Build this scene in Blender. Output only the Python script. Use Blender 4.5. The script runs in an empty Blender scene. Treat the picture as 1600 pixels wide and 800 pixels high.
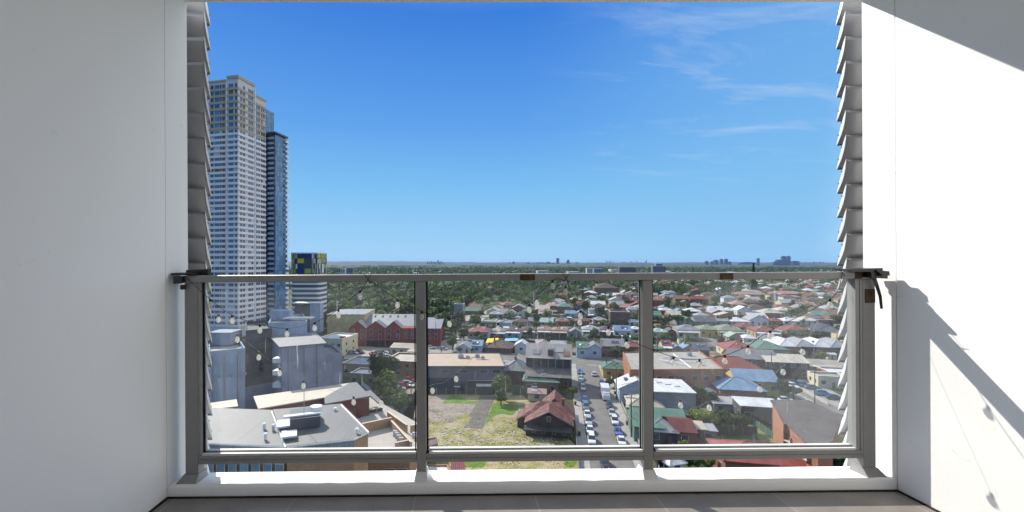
import bpy, math, random
import numpy as np
from mathutils import Vector, Matrix
random.seed(7); rng = np.random.default_rng(7)
sc = bpy.context.scene
R = math.radians
HAZE = 2.9e-5
H = 41.0                      # eye height above the street
F, CX, CY = 711.0, 721.0, 412.0   # focal length and principal point measured on the 1600 px photograph

SKY_STR, EXPO = 0.15, 1.52
# ------------------------------------------------------------------ camera, sky, sun, exposure
cd = bpy.data.cameras.new('camera'); cam = bpy.data.objects.new('camera', cd); sc.collection.objects.link(cam)
cam.location = (0, 0, H); cam.rotation_euler = (R(90), 0, 0)
cd.sensor_width = 36; cd.lens = 36 * F / 1600; cd.shift_x = (800 - CX) / 1600; cd.shift_y = (CY - 400) / 1600
cd.clip_start = 0.05; cd.clip_end = 60000
sc.camera = cam

SUN_EL, SUN_AZ = 38.0, -35.5          # azimuth measured from +Y (straight ahead), negative = left
sdir = Vector((math.sin(R(SUN_AZ)) * math.cos(R(SUN_EL)), math.cos(R(SUN_AZ)) * math.cos(R(SUN_EL)), math.sin(R(SUN_EL))))
sl = bpy.data.lights.new('sun', 'SUN'); so = bpy.data.objects.new('sun', sl); sc.collection.objects.link(so)
so.rotation_euler = sdir.to_track_quat('Z', 'Y').to_euler()
sl.energy = 2.4; sl.angle = R(0.5); sl.color = (1.0, 0.94, 0.84)

w = bpy.data.worlds.new('World'); sc.world = w; w.use_nodes = True
nt = w.node_tree; nt.nodes.clear(); N = nt.nodes; L = nt.links
def nd(tree, t, **kw):
    n = tree.nodes.new(t)
    for k, v in kw.items():
        if k.startswith('i_'): n.inputs[k[2:].replace('_', ' ')].default_value = v
        else: setattr(n, k, v)
    return n
sky = N.new('ShaderNodeTexSky'); sky.sky_type = 'NISHITA'; sky.sun_disc = False
sky.sun_elevation = R(SUN_EL); sky.sun_rotation = R(SUN_AZ)
sky.altitude = 40; sky.air_density = 1.0; sky.dust_density = 0.25; sky.ozone_density = 2.2
hsv = N.new('ShaderNodeHueSaturation'); hsv.inputs['Saturation'].default_value = 0.55; hsv.inputs['Value'].default_value = 1.1
L.new(sky.outputs[0], hsv.inputs['Color'])
# thin cirrus streaks, a function of direction only
tc = N.new('ShaderNodeTexCoord'); sep = N.new('ShaderNodeSeparateXYZ'); L.new(tc.outputs['Generated'], sep.inputs[0])
def mth(tree, op, a, b=None, clamp=False):
    n = tree.nodes.new('ShaderNodeMath'); n.operation = op; n.use_clamp = clamp
    for i, v in enumerate((a, b)):
        if v is None: continue
        if isinstance(v, (int, float)): n.inputs[i].default_value = v
        else: tree.links.new(v, n.inputs[i])
    return n.outputs[0]
zc = mth(nt, 'ADD', mth(nt, 'MAXIMUM', sep.outputs[2], 0.0), 0.12)
cx_ = mth(nt, 'DIVIDE', sep.outputs[0], zc); cy_ = mth(nt, 'DIVIDE', sep.outputs[1], zc)
cmb = N.new('ShaderNodeCombineXYZ'); L.new(cx_, cmb.inputs[0]); L.new(cy_, cmb.inputs[1])
mp = N.new('ShaderNodeMapping'); mp.inputs['Rotation'].default_value = (0, 0, R(-24)); mp.inputs['Scale'].default_value = (0.85, 2.0, 1)
L.new(cmb.outputs[0], mp.inputs[0])
n1 = N.new('ShaderNodeTexNoise'); n1.inputs['Scale'].default_value = 1.9; n1.inputs['Detail'].default_value = 9; n1.inputs['Roughness'].default_value = 0.62
n1.inputs['Distortion'].default_value = 0.7
L.new(mp.outputs[0], n1.inputs['Vector'])
cr = N.new('ShaderNodeValToRGB'); cr.color_ramp.elements[0].position = 0.52; cr.color_ramp.elements[1].position = 0.78
L.new(n1.outputs[0], cr.inputs[0])
# cirrus lives on the right part of the sky
side = N.new('ShaderNodeMapRange'); side.interpolation_type = 'SMOOTHSTEP'
side.inputs['From Min'].default_value = 0.12; side.inputs['From Max'].default_value = 0.42
L.new(sep.outputs[0], side.inputs['Value'])
up = N.new('ShaderNodeMapRange'); up.interpolation_type = 'SMOOTHSTEP'
up.inputs['From Min'].default_value = 0.10; up.inputs['From Max'].default_value = 0.26
L.new(sep.outputs[2], up.inputs['Value'])
cf = mth(nt, 'MULTIPLY', mth(nt, 'MULTIPLY', cr.outputs[0], side.outputs[0]), mth(nt, 'MULTIPLY', up.outputs[0], 0.4))
# clear blue air: the sky texture deepened towards the measured colours of the day
grd = N.new('ShaderNodeValToRGB'); ge = grd.color_ramp.elements
stops = [(0.0, (.36, .65, .91)), (.03, (.33, .62, .905)), (.155, (.19, .51, .87)), (.286, (.10, .35, .82)), (.48, (.034, .205, .71)), (1.0, (.04, .20, .66))]
KS = 1 / (SKY_STR * 2 ** EXPO)
ge[0].position, ge[0].color = 0.0, (*stops[0][1], 1); ge[1].position, ge[1].color = 1.0, (*stops[-1][1], 1)
for p_, c_ in stops[1:-1]: e_ = ge.new(p_); e_.color = (*c_, 1)
L.new(mth(nt, 'MAXIMUM', sep.outputs[2], 0.0), grd.inputs[0])
gsc = N.new('ShaderNodeVectorMath'); gsc.operation = 'SCALE'; L.new(grd.outputs[0], gsc.inputs[0]); gsc.inputs['Scale'].default_value = KS
nf = N.new('ShaderNodeMapRange'); nf.interpolation_type = 'SMOOTHSTEP'; nf.inputs['From Min'].default_value = .48; nf.inputs['From Max'].default_value = .75; nf.inputs['To Min'].default_value = .008
L.new(sep.outputs[2], nf.inputs['Value'])
sm = N.new('ShaderNodeMixRGB'); L.new(nf.outputs[0], sm.inputs[0]); L.new(gsc.outputs[0], sm.inputs[1]); L.new(hsv.outputs[0], sm.inputs[2]); skyc = sm.outputs[0]
# the air whitens towards the right, and bright cloud is added beyond the frame, overhead and at right, to fill the shade
wr_ = N.new('ShaderNodeMapRange'); wr_.interpolation_type = 'SMOOTHSTEP'; wr_.inputs['From Min'].default_value = .1; wr_.inputs['From Max'].default_value = .62; wr_.inputs['To Max'].default_value = .5; L.new(sep.outputs[0], wr_.inputs['Value'])
wm_ = N.new('ShaderNodeMixRGB'); L.new(wr_.outputs[0], wm_.inputs[0]); L.new(skyc, wm_.inputs[1]); wm_.inputs[2].default_value = (.24 * KS, .54 * KS, .87 * KS, 1)
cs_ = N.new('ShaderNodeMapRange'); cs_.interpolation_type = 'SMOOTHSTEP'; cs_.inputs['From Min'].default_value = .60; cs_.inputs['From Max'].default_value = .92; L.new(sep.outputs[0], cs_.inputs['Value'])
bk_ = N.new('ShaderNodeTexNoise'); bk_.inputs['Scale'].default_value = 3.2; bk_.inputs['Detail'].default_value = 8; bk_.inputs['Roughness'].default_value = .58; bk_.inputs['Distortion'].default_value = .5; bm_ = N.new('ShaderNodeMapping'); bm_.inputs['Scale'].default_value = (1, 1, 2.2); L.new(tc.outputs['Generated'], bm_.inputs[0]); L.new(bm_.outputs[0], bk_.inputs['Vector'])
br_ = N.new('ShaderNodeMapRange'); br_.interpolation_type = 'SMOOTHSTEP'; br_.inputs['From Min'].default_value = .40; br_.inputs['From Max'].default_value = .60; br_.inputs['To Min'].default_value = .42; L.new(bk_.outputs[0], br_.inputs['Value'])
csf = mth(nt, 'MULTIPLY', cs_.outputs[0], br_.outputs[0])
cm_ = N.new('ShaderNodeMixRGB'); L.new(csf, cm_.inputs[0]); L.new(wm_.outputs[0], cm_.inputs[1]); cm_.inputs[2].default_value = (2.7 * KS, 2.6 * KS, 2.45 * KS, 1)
cz_ = N.new('ShaderNodeMapRange'); cz_.interpolation_type = 'SMOOTHSTEP'; cz_.inputs['From Min'].default_value = .60; cz_.inputs['From Max'].default_value = .85; cz_.inputs['To Max'].default_value = .7; L.new(sep.outputs[2], cz_.inputs['Value'])
cn_ = N.new('ShaderNodeMixRGB'); L.new(cz_.outputs[0], cn_.inputs[0]); L.new(cm_.outputs[0], cn_.inputs[1]); cn_.inputs[2].default_value = (.7 * KS, .76 * KS, .88 * KS, 1); skyc = cn_.outputs[0]
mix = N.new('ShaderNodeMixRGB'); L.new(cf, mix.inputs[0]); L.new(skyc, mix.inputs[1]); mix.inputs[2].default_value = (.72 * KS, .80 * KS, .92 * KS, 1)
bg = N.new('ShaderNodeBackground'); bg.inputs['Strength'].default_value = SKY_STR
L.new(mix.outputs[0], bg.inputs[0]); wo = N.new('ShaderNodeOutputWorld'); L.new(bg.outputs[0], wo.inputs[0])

sc.view_settings.view_transform = 'Standard'; sc.view_settings.look = 'None'; sc.view_settings.gamma = 1; sc.view_settings.use_curve_mapping = False
sc.view_settings.exposure = EXPO
sc.render.engine = 'CYCLES'
sc.cycles.max_bounces = 10; sc.cycles.diffuse_bounces = 8; sc.cycles.glossy_bounces = 4; sc.cycles.transparent_max_bounces = 12
sc.cycles.transmission_bounces = 4; sc.cycles.volume_bounces = 0
sc.cycles.use_denoising = True
sc.cycles.caustics_reflective = False; sc.cycles.caustics_refractive = False

# ------------------------------------------------------------------ helpers
col = sc.collection
def gp(px, py, z=0.0):
    """the point of the plane at height z that the photograph shows at pixel (px, py)"""
    Y = F * (H - z) / (py - CY); return Vector(((px - CX) / F * Y, Y, z))
G = R(12.4); U = Vector((math.sin(G), math.cos(G), 0)); V = Vector((math.cos(G), -math.sin(G), 0)); O = Vector((33.4, 104.9, 0))
def P(s, t, z=0): p = O + U * s + V * t; return Vector((p.x, p.y, z))    # street grid: s along the street, t across it
def st(p): d = Vector((p[0], p[1], 0)) - O; return d.dot(U), d.dot(V)

class MB:
    def __init__(s): s.v = []; s.f = []; s.mi = []
    def add(s, vs, fs, mi=0):
        b = len(s.v); s.v += [tuple(q) for q in vs]; s.f += [tuple(b + i for i in f) for f in fs]; s.mi += [mi] * len(fs); return s
    def box(s, x0, x1, y0, y1, z0, z1, mi=0, T=None):
        vs = [(x, y, z) for z in (z0, z1) for y in (y0, y1) for x in (x0, x1)]
        if T: vs = [T(q) for q in vs]
        return s.add(vs, [(0, 2, 3, 1), (4, 5, 7, 6), (0, 1, 5, 4), (2, 6, 7, 3), (0, 4, 6, 2), (1, 3, 7, 5)], mi)
    def prism(s, poly, d, mi=0):
        """poly: list of 3d points, d: extrusion vector"""
        n = len(poly); d = Vector(d); p2 = [Vector(q) + d for q in poly]
        fs = [tuple(range(n))[::-1], tuple(range(n, 2 * n))] + [(i, (i + 1) % n, n + (i + 1) % n, n + i) for i in range(n)]
        return s.add(list(poly) + p2, fs, mi)
    def tube(s, pts, r, n=6, mi=0, taper=None, cap=True):
        pts = [Vector(p) for p in pts]; rings = []
        for i, p in enumerate(pts):
            a = pts[max(i - 1, 0)]; b = pts[min(i + 1, len(pts) - 1)]; t = (b - a)
            if t.length < 1e-9: t = Vector((0, 0, 1))
            t.normalize(); q = Vector((0, 0, 1)) if abs(t.z) < .9 else Vector((1, 0, 0))
            e1 = t.cross(q).normalized(); e2 = t.cross(e1)
            rr = r if taper is None else taper[i]
            rings.append([p + e1 * math.cos(2 * math.pi * k / n) * rr + e2 * math.sin(2 * math.pi * k / n) * rr for k in range(n)])
        vs = [q for rg in rings for q in rg]; fs = []
        for i in range(len(pts) - 1):
            for k in range(n): fs.append((i * n + k, i * n + (k + 1) % n, (i + 1) * n + (k + 1) % n, (i + 1) * n + k))
        if cap: fs += [tuple(range(n))[::-1], tuple(range((len(pts) - 1) * n, len(pts) * n))]
        return s.add(vs, fs, mi)
    def cyl(s, x, y, z0, z1, r, n=12, r2=None, mi=0):
        return s.tube([(x, y, z0), (x, y, z1)], r, n, mi, taper=[r, r if r2 is None else r2])
    def build(s, name, m, parent=None, smooth=False, loc=None, bevel=0):
        me = bpy.data.meshes.new(name); me.from_pydata(s.v, [], s.f)
        ms = m if isinstance(m, (list, tuple)) else [m]
        for q in ms: me.materials.append(q)
        if len(ms) > 1: me.polygons.foreach_set('material_index', s.mi)
        if smooth: me.polygons.foreach_set('use_smooth', [True] * len(me.polygons))
        me.update()
        o = bpy.data.objects.new(name, me); col.objects.link(o)
        if parent: o.parent = parent
        if loc is not None: o.location = loc
        if bevel:
            b = o.modifiers.new('bevel', 'BEVEL'); b.width = bevel; b.segments = 2; b.limit_method = 'ANGLE'
        return o
def tag(o, label=None, cat=None, group=None, kind=None):
    if label: o['label'] = label
    if cat: o['category'] = cat
    if group: o['group'] = group
    if kind: o['kind'] = kind
    return o
def empty(name, loc=(0, 0, 0), rz=0.0):
    o = bpy.data.objects.new(name, None); col.objects.link(o); o.location = loc; o.rotation_euler = (0, 0, rz); o.empty_display_size = .2; return o
def copy_tree(o, parent=None):
    c = o.copy(); col.objects.link(c); c.parent = parent
    for ch in [q for q in o.children]: copy_tree(ch, c)
    return c

# ------------------------------------------------------------------ materials
_mats = {}
def newmat(name):
    m = bpy.data.materials.new(name); m.use_nodes = True; t = m.node_tree
    return m, t, t.nodes['Principled BSDF']
def mat(name, c, rough=.8, metal=0.0, kind=None, noise=.22, ns=.35, spec=.3, rnd=0.0, c2=None):
    key = (name, tuple(c), kind)
    if key in _mats: return _mats[key]
    m, t, b = newmat(name); n = t.nodes; l = t.links
    b.inputs['Roughness'].default_value = rough; b.inputs['Metallic'].default_value = metal; b.inputs['Specular IOR Level'].default_value = spec
    tcn = n.new('ShaderNodeTexCoord'); oc = tcn.outputs['Object']
    a = n.new('ShaderNodeTexNoise'); a.inputs['Scale'].default_value = ns; a.inputs['Detail'].default_value = 6; a.inputs['Roughness'].default_value = .65; l.new(oc, a.inputs['Vector'])
    a2 = n.new('ShaderNodeTexNoise'); a2.inputs['Scale'].default_value = ns * 9; a2.inputs['Detail'].default_value = 4; l.new(oc, a2.inputs['Vector'])
    f = mth(t, 'ADD', mth(t, 'MULTIPLY', a.outputs[0], .65), mth(t, 'MULTIPLY', a2.outputs[0], .35))
    mr = n.new('ShaderNodeMapRange'); mr.inputs['From Min'].default_value = .3; mr.inputs['From Max'].default_value = .7
    mr.inputs['To Min'].default_value = 1 - noise * 1.3; mr.inputs['To Max'].default_value = 1 + noise * .8; l.new(f, mr.inputs['Value'])
    val = mr.outputs[0]
    if kind == 'corr':      # long metal sheets: narrow bands, sheet to sheet variation
        mpn = n.new('ShaderNodeMapping'); mpn.inputs['Scale'].default_value = (1.3, .04, .04); l.new(oc, mpn.inputs[0])
        s3 = n.new('ShaderNodeTexNoise'); s3.inputs['Scale'].default_value = 1.6; s3.inputs['Detail'].default_value = 2; l.new(mpn.outputs[0], s3.inputs['Vector'])
        val = mth(t, 'MULTIPLY', val, mth(t, 'ADD', mth(t, 'MULTIPLY', s3.outputs[0], .5), .75))
        wv = n.new('ShaderNodeTexWave'); wv.inputs['Scale'].default_value = .8; wv.bands_direction = 'X'; l.new(oc, wv.inputs['Vector'])
        bp = n.new('ShaderNodeBump'); bp.inputs['Strength'].default_value = .5; bp.inputs['Distance'].default_value = .04; l.new(wv.outputs[0], bp.inputs['Height']); l.new(bp.outputs[0], b.inputs['Normal'])
        val = mth(t, 'MULTIPLY', val, mth(t, 'ADD', mth(t, 'MULTIPLY', wv.outputs[0], .16), .9))
    if kind == 'tile':
        wv = n.new('ShaderNodeTexBrick'); wv.inputs['Scale'].default_value = 1.0; wv.inputs['Brick Width'].default_value = .5; wv.inputs['Row Height'].default_value = .42
        wv.inputs['Mortar Size'].default_value = .05; wv.inputs['Color1'].default_value = (1.12, 1.12, 1.12, 1); wv.inputs['Color2'].default_value = (.78, .78, .78, 1); wv.inputs['Mortar'].default_value = (.5, .5, .5, 1)
        l.new(oc, wv.inputs['Vector']); val = mth(t, 'MULTIPLY', val, wv.outputs[0])
    if kind in ('brick', 'boards', 'panel'):
        sp = n.new('ShaderNodeSeparateXYZ'); l.new(oc, sp.inputs[0]); cb = n.new('ShaderNodeCombineXYZ')
        l.new(mth(t, 'ADD', sp.outputs[0], sp.outputs[1]), cb.inputs[0]); l.new(sp.outputs[2], cb.inputs[1])
        wv = n.new('ShaderNodeTexBrick'); wv.inputs['Scale'].default_value = 1.0
        bw, rh, ms_, lo = {'brick': (.24, .085, .012, .74), 'boards': (6, .2, .02, .92), 'panel': (1.5, 2.9, .03, .88)}[kind]
        wv.inputs['Brick Width'].default_value = bw; wv.inputs['Row Height'].default_value = rh; wv.inputs['Mortar Size'].default_value = ms_
        wv.inputs['Color1'].default_value = (1.1, 1.1, 1.1, 1); wv.inputs['Color2'].default_value = (lo, lo, lo, 1); wv.inputs['Mortar'].default_value = (.75, .75, .75, 1)
        l.new(cb.outputs[0], wv.inputs['Vector']); val = mth(t, 'MULTIPLY', val, wv.outputs[0])
    if rnd:
        oi = n.new('ShaderNodeObjectInfo'); val = mth(t, 'MULTIPLY', val, mth(t, 'ADD', mth(t, 'MULTIPLY', oi.outputs['Random'], rnd * 2), 1 - rnd))
    mx = n.new('ShaderNodeVectorMath'); mx.operation = 'SCALE'; l.new(val, mx.inputs['Scale'])
    if c2 is not None:
        mc = n.new('ShaderNodeMixRGB'); mc.inputs[1].default_value = (*c, 1); mc.inputs[2].default_value = (*c2, 1)
        rr = n.new('ShaderNodeValToRGB'); rr.color_ramp.elements[0].position = .5; rr.color_ramp.elements[1].position = .62; l.new(a.outputs[0], rr.inputs[0]); l.new(rr.outputs[0], mc.inputs[0]); l.new(mc.outputs[0], mx.inputs[0])
    else: mx.inputs[0].default_value = c
    l.new(mx.outputs[0], b.inputs['Base Color'])
    _mats[key] = m; return m
def leafmat(name, c, c2, trans=.25):
    m, t, b = newmat(name); n = t.nodes; l = t.links
    oi = n.new('ShaderNodeObjectInfo'); geo = n.new('ShaderNodeNewGeometry'); no = n.new('ShaderNodeTexNoise'); no.inputs['Scale'].default_value = .02
    no.inputs['Detail'].default_value = 3; l.new(geo.outputs['Position'], no.inputs['Vector'])
    f = mth(t, 'ADD', mth(t, 'MULTIPLY', oi.outputs['Random'], .55), mth(t, 'MULTIPLY', geo.outputs['Random Per Island'], .45))
    f = mth(t, 'ADD', f, mth(t, 'SUBTRACT', no.outputs[0], .5), True)
    mx = n.new('ShaderNodeMixRGB'); mx.inputs[1].default_value = (*c, 1); mx.inputs[2].default_value = (*c2, 1); l.new(f, mx.inputs[0])
    b.inputs['Roughness'].default_value = .65; b.inputs['Specular IOR Level'].default_value = .25
    l.new(mx.outputs[0], b.inputs['Base Color'])
    tr = n.new('ShaderNodeBsdfTranslucent'); l.new(mx.outputs[0], tr.inputs[0]); ms = n.new('ShaderNodeMixShader'); ms.inputs[0].default_value = trans
    l.new(b.outputs[0], ms.inputs[1]); l.new(tr.outputs[0], ms.inputs[2]); l.new(ms.outputs[0], n['Material Output'].inputs[0])
    return m
GLASSWIN = mat('window_glass', (.03, .045, .07), .12, 0, None, .3, .6, .8, rnd=.4)
BLUEWIN = mat('blue_window_glass', (.05, .14, .30), .1, 0, None, .35, .3, .8, rnd=.5)
FRAME = mat('window_frame_paint', (.55, .54, .52), .5)
DARK = mat('dark_recess', (.025, .025, .03), .9)
TRIM = mat('white_trim', (.75, .74, .72), .5)
METALG = mat('galvanised_metal', (.42, .43, .45), .4, .6)
CONC = mat('weathered_concrete', (.34, .33, .30), .9, noise=.3, ns=.5)
# ------------------------------------------------------------------ the balcony (local frame: x right, y out, z up from eye level)
PSI, ROLL = R(0.5), 0.0055
def B(q):
    x, y, z = q; x, z = x - ROLL * z, z + ROLL * x
    return (x * math.cos(PSI) - y * math.sin(PSI), x * math.sin(PSI) + y * math.cos(PSI), z + H)
def bm_build(mb, name, m, parent=None, **k):
    mb.v = [B(q) for q in mb.v]; return mb.build(name, m, parent, **k)
def bpx(px, py, y):      # a point of the balcony frame at depth y
    return ((px - 715) / F * y, y, (CY - py) / F * y)
XL, XR, YK, YO = -1.465, 2.235, 2.30, 2.49
def plaster(name, c=(.92, .915, .91)):
    m, t, b = newmat(name); n = t.nodes; l = t.links; b.inputs['Roughness'].default_value = .75; b.inputs['Specular IOR Level'].default_value = .2
    tcn = n.new('ShaderNodeTexCoord')
    a = n.new('ShaderNodeTexNoise'); a.inputs['Scale'].default_value = 1.3; a.inputs['Detail'].default_value = 5; l.new(tcn.outputs['Object'], a.inputs['Vector'])
    s = n.new('ShaderNodeTexNoise'); s.inputs['Scale'].default_value = 55; s.inputs['Detail'].default_value = 5; l.new(tcn.outputs['Object'], s.inputs['Vector'])
    # a few grey scuffs
    mpn = n.new('ShaderNodeMapping'); mpn.inputs['Scale'].default_value = (1, 3.4, 5.5); mpn.inputs['Rotation'].default_value = (R(40), 0, 0); l.new(tcn.outputs['Object'], mpn.inputs[0])
    v = n.new('ShaderNodeTexNoise'); v.inputs['Scale'].default_value = 1.9; v.inputs['Detail'].default_value = 6; v.inputs['Roughness'].default_value = .7; l.new(mpn.outputs[0], v.inputs['Vector'])
    sc_ = n.new('ShaderNodeMapRange'); sc_.inputs['From Min'].default_value = .66; sc_.inputs['From Max'].default_value = .74; sc_.inputs['To Min'].default_value = 1; sc_.inputs['To Max'].default_value = .8; l.new(v.outputs[0], sc_.inputs['Value'])
    val = mth(t, 'MULTIPLY', mth(t, 'ADD', mth(t, 'MULTIPLY', a.outputs[0], .06), .96), sc_.outputs[0])
    sx = n.new('ShaderNodeVectorMath'); sx.operation = 'SCALE'; sx.inputs[0].default_value = c; l.new(val, sx.inputs['Scale']); l.new(sx.outputs[0], b.inputs['Base Color'])
    bp = n.new('ShaderNodeBump'); bp.inputs['Strength'].default_value = .12; bp.inputs['Distance'].default_value = .004
    l.new(mth(t, 'ADD', mth(t, 'MULTIPLY', a.outputs[0], 3.0), s.outputs[0]), bp.inputs['Height']); l.new(bp.outputs[0], b.inputs['Normal'])
    return m
PL = plaster('white_plaster')
def slab(name, *boxes, m=PL):
    mb = MB()
    for b_ in boxes: mb.box(*b_)
    o = bm_build(mb, name, m); o['kind'] = 'structure'; return o
ZC, ZF, YB = 1.432, -1.168, -.7
GRV = mat('sealant_joint', (.45, .45, .45), .8)
slab('wall_left', (XL - .3, XL, YB, YK - .004, ZF - .3, ZC + .3), (XL - .3, XL - .002, YK + .004, YO, -3.2, ZC + .3), (XL - .3, XL - .02, YK - .004, YK + .004, ZF - .3, ZC + .3))
slab('wall_right', (XR, XR + .3, YB, YK - .004, ZF - .3, ZC + .3), (XR + .002, XR + .3, YK + .004, YO, -3.2, ZC + .3), (XR + .02, XR + .3, YK - .004, YK + .004, ZF - .3, ZC + .3))
slab('ceiling', (XL - .3, XR + .3, YB, YO + .002, ZC, ZC + .3))
slab('wall_back', (XL - .3, XR + .3, YB - .2, YB, ZF - .3, ZC + .3))
# tiled floor
m, t, b = newmat('grey_floor_tile'); n = t.nodes; l = t.links
tcn = n.new('ShaderNodeTexCoord'); mpn = n.new('ShaderNodeMapping'); mpn.inputs['Location'].default_value = (-.37, .0, 0); l.new(tcn.outputs['Object'], mpn.inputs[0])
br = n.new('ShaderNodeTexBrick'); br.offset = .5; br.inputs['Scale'].default_value = 1; br.inputs['Brick Width'].default_value = .6; br.inputs['Row Height'].default_value = .3
br.inputs['Mortar Size'].default_value = .004; br.inputs['Color1'].default_value = (.27, .235, .205, 1); br.inputs['Color2'].default_value = (.235, .205, .18, 1); br.inputs['Mortar'].default_value = (.36, .33, .30, 1)
l.new(mpn.outputs[0], br.inputs['Vector'])
no = n.new('ShaderNodeTexNoise'); no.inputs['Scale'].default_value = 6; no.inputs['Detail'].default_value = 8; l.new(tcn.outputs['Object'], no.inputs['Vector'])
mx = n.new('ShaderNodeMixRGB'); mx.blend_type = 'MULTIPLY'; mx.inputs[0].default_value = .6; l.new(br.outputs[0], mx.inputs[1]); l.new(no.outputs[0], mx.inputs[2])
gm = n.new('ShaderNodeBrightContrast'); gm.inputs['Bright'].default_value = .05; l.new(mx.outputs[0], gm.inputs[0]); l.new(gm.outputs[0], b.inputs['Base Color']); b.inputs['Roughness'].default_value = .45
slab('floor', (XL - .3, XR + .3, YB, YK, ZF - .3, ZF), m=m)
# kerb: white, rounded, slightly wavy top falling outwards
mb = MB(); nx = 60; prof = [(YK, ZF), (YK, -1.122), (YK + .012, -1.1125), (YO - .012, -1.124), (YO, -1.135), (YO, -3.2)]
rn = random.Random(3)
wob = [rn.uniform(-.0016, .0016) for _ in range(nx + 1)]
for i in range(nx + 1):
    x = XL + .001 + (XR - XL - .002) * i / nx
    for j, (y, z) in enumerate(prof): mb.v.append((x, y + (wob[i] * .6 if j < 3 else 0), z + (wob[(i * 7) % nx] if j in (1, 2) else 0)))
K = len(prof)
for i in range(nx):
    for j in range(K - 1): mb.f.append((i * K + j, (i + 1) * K + j, (i + 1) * K + j + 1, i * K + j + 1)); mb.mi.append(0)
tag(bm_build(mb, 'kerb', PL, smooth=True), 'white rendered kerb along the balcony edge under the glass balustrade', 'kerb')

tag(bm_build(MB().box(XL, XR, YK - .012, YK - .0005, ZF + .0005, ZF + .005).box(XL, XL + .011, YB + .1, YK - .012, ZF + .0005, ZF + .006).box(XR - .011, XR, YB + .1, YK - .012, ZF + .0005, ZF + .006), 'grime_line', mat('black_grime', (.02, .017, .014), .9, 0, None, .5, 8)), 'black grime gathered along the edge of the floor tiles', 'grime', None, 'stuff')
# balustrade
PC = mat('grey_powder_coat', (.29, .288, .285), .42, 0.0, None, .08, 3, .5)
PCL = mat('light_grey_powder_coat', (.34, .34, .335), .4, 0, None, .08, 3, .5)
RUB = mat('black_rubber', (.012, .012, .015), .5, 0, None, .1)
RUST = mat('brown_tape', (.085, .05, .022), .6, 0, None, .6, 30)
TAPE = mat('black_tape', (.018, .017, .016), .35, 0, None, .4, 20, .5)
bal = tag(empty('balustrade', B((.4, 2.4, -1.115))), 'grey metal and glass balustrade spanning the balcony opening', 'balustrade')
def kid(mb, name, m, parent=bal, **k):
    vs = [Vector(B(q)) for q in mb.v]; mb.v = [tuple(v) for v in vs]
    o = mb.build(name, m, parent, **k); 
    root = parent
    while root.parent: root = root.parent
    if parent is root: o.matrix_parent_inverse = Matrix.Translation(-root.location)
    else: o.matrix_parent_inverse = Matrix.Identity(4)
    return o
Y0, Y1 = 2.352, 2.418
posts = [(-1.407, -1.340), (-.217, -.168), (.962, 1.013), (2.112, 2.178)]
ZT = -.090
for i, (a, b_) in enumerate(posts):
    po = kid(MB().box(a, b_, Y0 + .003, Y1 - .003, -1.119, ZT - .001), 'post', PC, bevel=.003)
    mb = MB()
    e = .03 if i in (0, 3) else .011
    sh = -.03 if i == 0 else (.03 if i == 3 else 0)
    x0, x1 = a + min(sh, 0) - (.004 if sh else e), b_ + max(sh, 0) + (.004 if sh else e)
    top = [(a - .004, Y0 - .002, -1.075), (b_ + .004, Y0 - .002, -1.075), (b_ + .004, Y1 + .002, -1.075), (a - .004, Y1 + .002, -1.075)]
    bot = [(x0, Y0 - .03, -1.117), (x1, Y0 - .03, -1.117), (x1, Y1 + .02, -1.12), (x0, Y1 + .02, -1.12)]
    mb.add(bot + top, [(0, 3, 2, 1), (4, 5, 6, 7), (0, 1, 5, 4), (1, 2, 6, 5), (2, 3, 7, 6), (3, 0, 4, 7)])
    kid(mb, 'base_plate', PC if i in (0, 3) else TRIM, po)
kid(MB().box(posts[0][0] - .004, posts[3][1] + .004, Y0 - .006, Y1 + .008, ZT, -.054), 'top_rail', PC, bevel=.004)
rb = MB()
for i in range(3):
    x0, x1 = posts[i][1] + .001, posts[i + 1][0] - .001
    rb.box(x0, x1, Y0 + .004, Y1 - .004, -1.027, -1.006); rb.box(x0, x1, Y0 + .001, Y1 - .001, -1.003, -.985); rb.box(x0, x1, Y0 + .007, Y1 - .007, -1.006, -1.003)
kid(rb, 'bottom_rail', PC, bevel=.0015)
# glass with the dirt of a few years on it, its film also imitating milky reflections
m, t, b = newmat('dirty_balcony_glass'); n = t.nodes; l = t.links; n.remove(b)
geo = n.new('ShaderNodeNewGeometry')
tr = n.new('ShaderNodeBsdfTransparent'); tr.inputs[0].default_value = (.975, .985, .985, 1)
gl = n.new('ShaderNodeBsdfGlossy'); gl.inputs['Roughness'].default_value = 0.0; gl.inputs[0].default_value = (.9, .95, 1, 1)
fr = n.new('ShaderNodeFresnel'); fr.inputs[0].default_value = 1.45
ms = n.new('ShaderNodeMixShader'); l.new(mth(t, 'MULTIPLY', mth(t, 'MULTIPLY', fr.outputs[0], 1.1), mth(t, 'SUBTRACT', 1.0, geo.outputs['Backfacing'])), ms.inputs[0]); l.new(tr.outputs[0], ms.inputs[1]); l.new(gl.outputs[0], ms.inputs[2])
df = n.new('ShaderNodeBsdfDiffuse'); df.inputs[0].default_value = (.85, .86, .88, 1); tl = n.new('ShaderNodeBsdfTranslucent'); tl.inputs[0].default_value = (.8, .82, .85, 1)
dd = n.new('ShaderNodeMixShader'); dd.inputs[0].default_value = .55; l.new(df.outputs[0], dd.inputs[1]); l.new(tl.outputs[0], dd.inputs[2])
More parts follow.
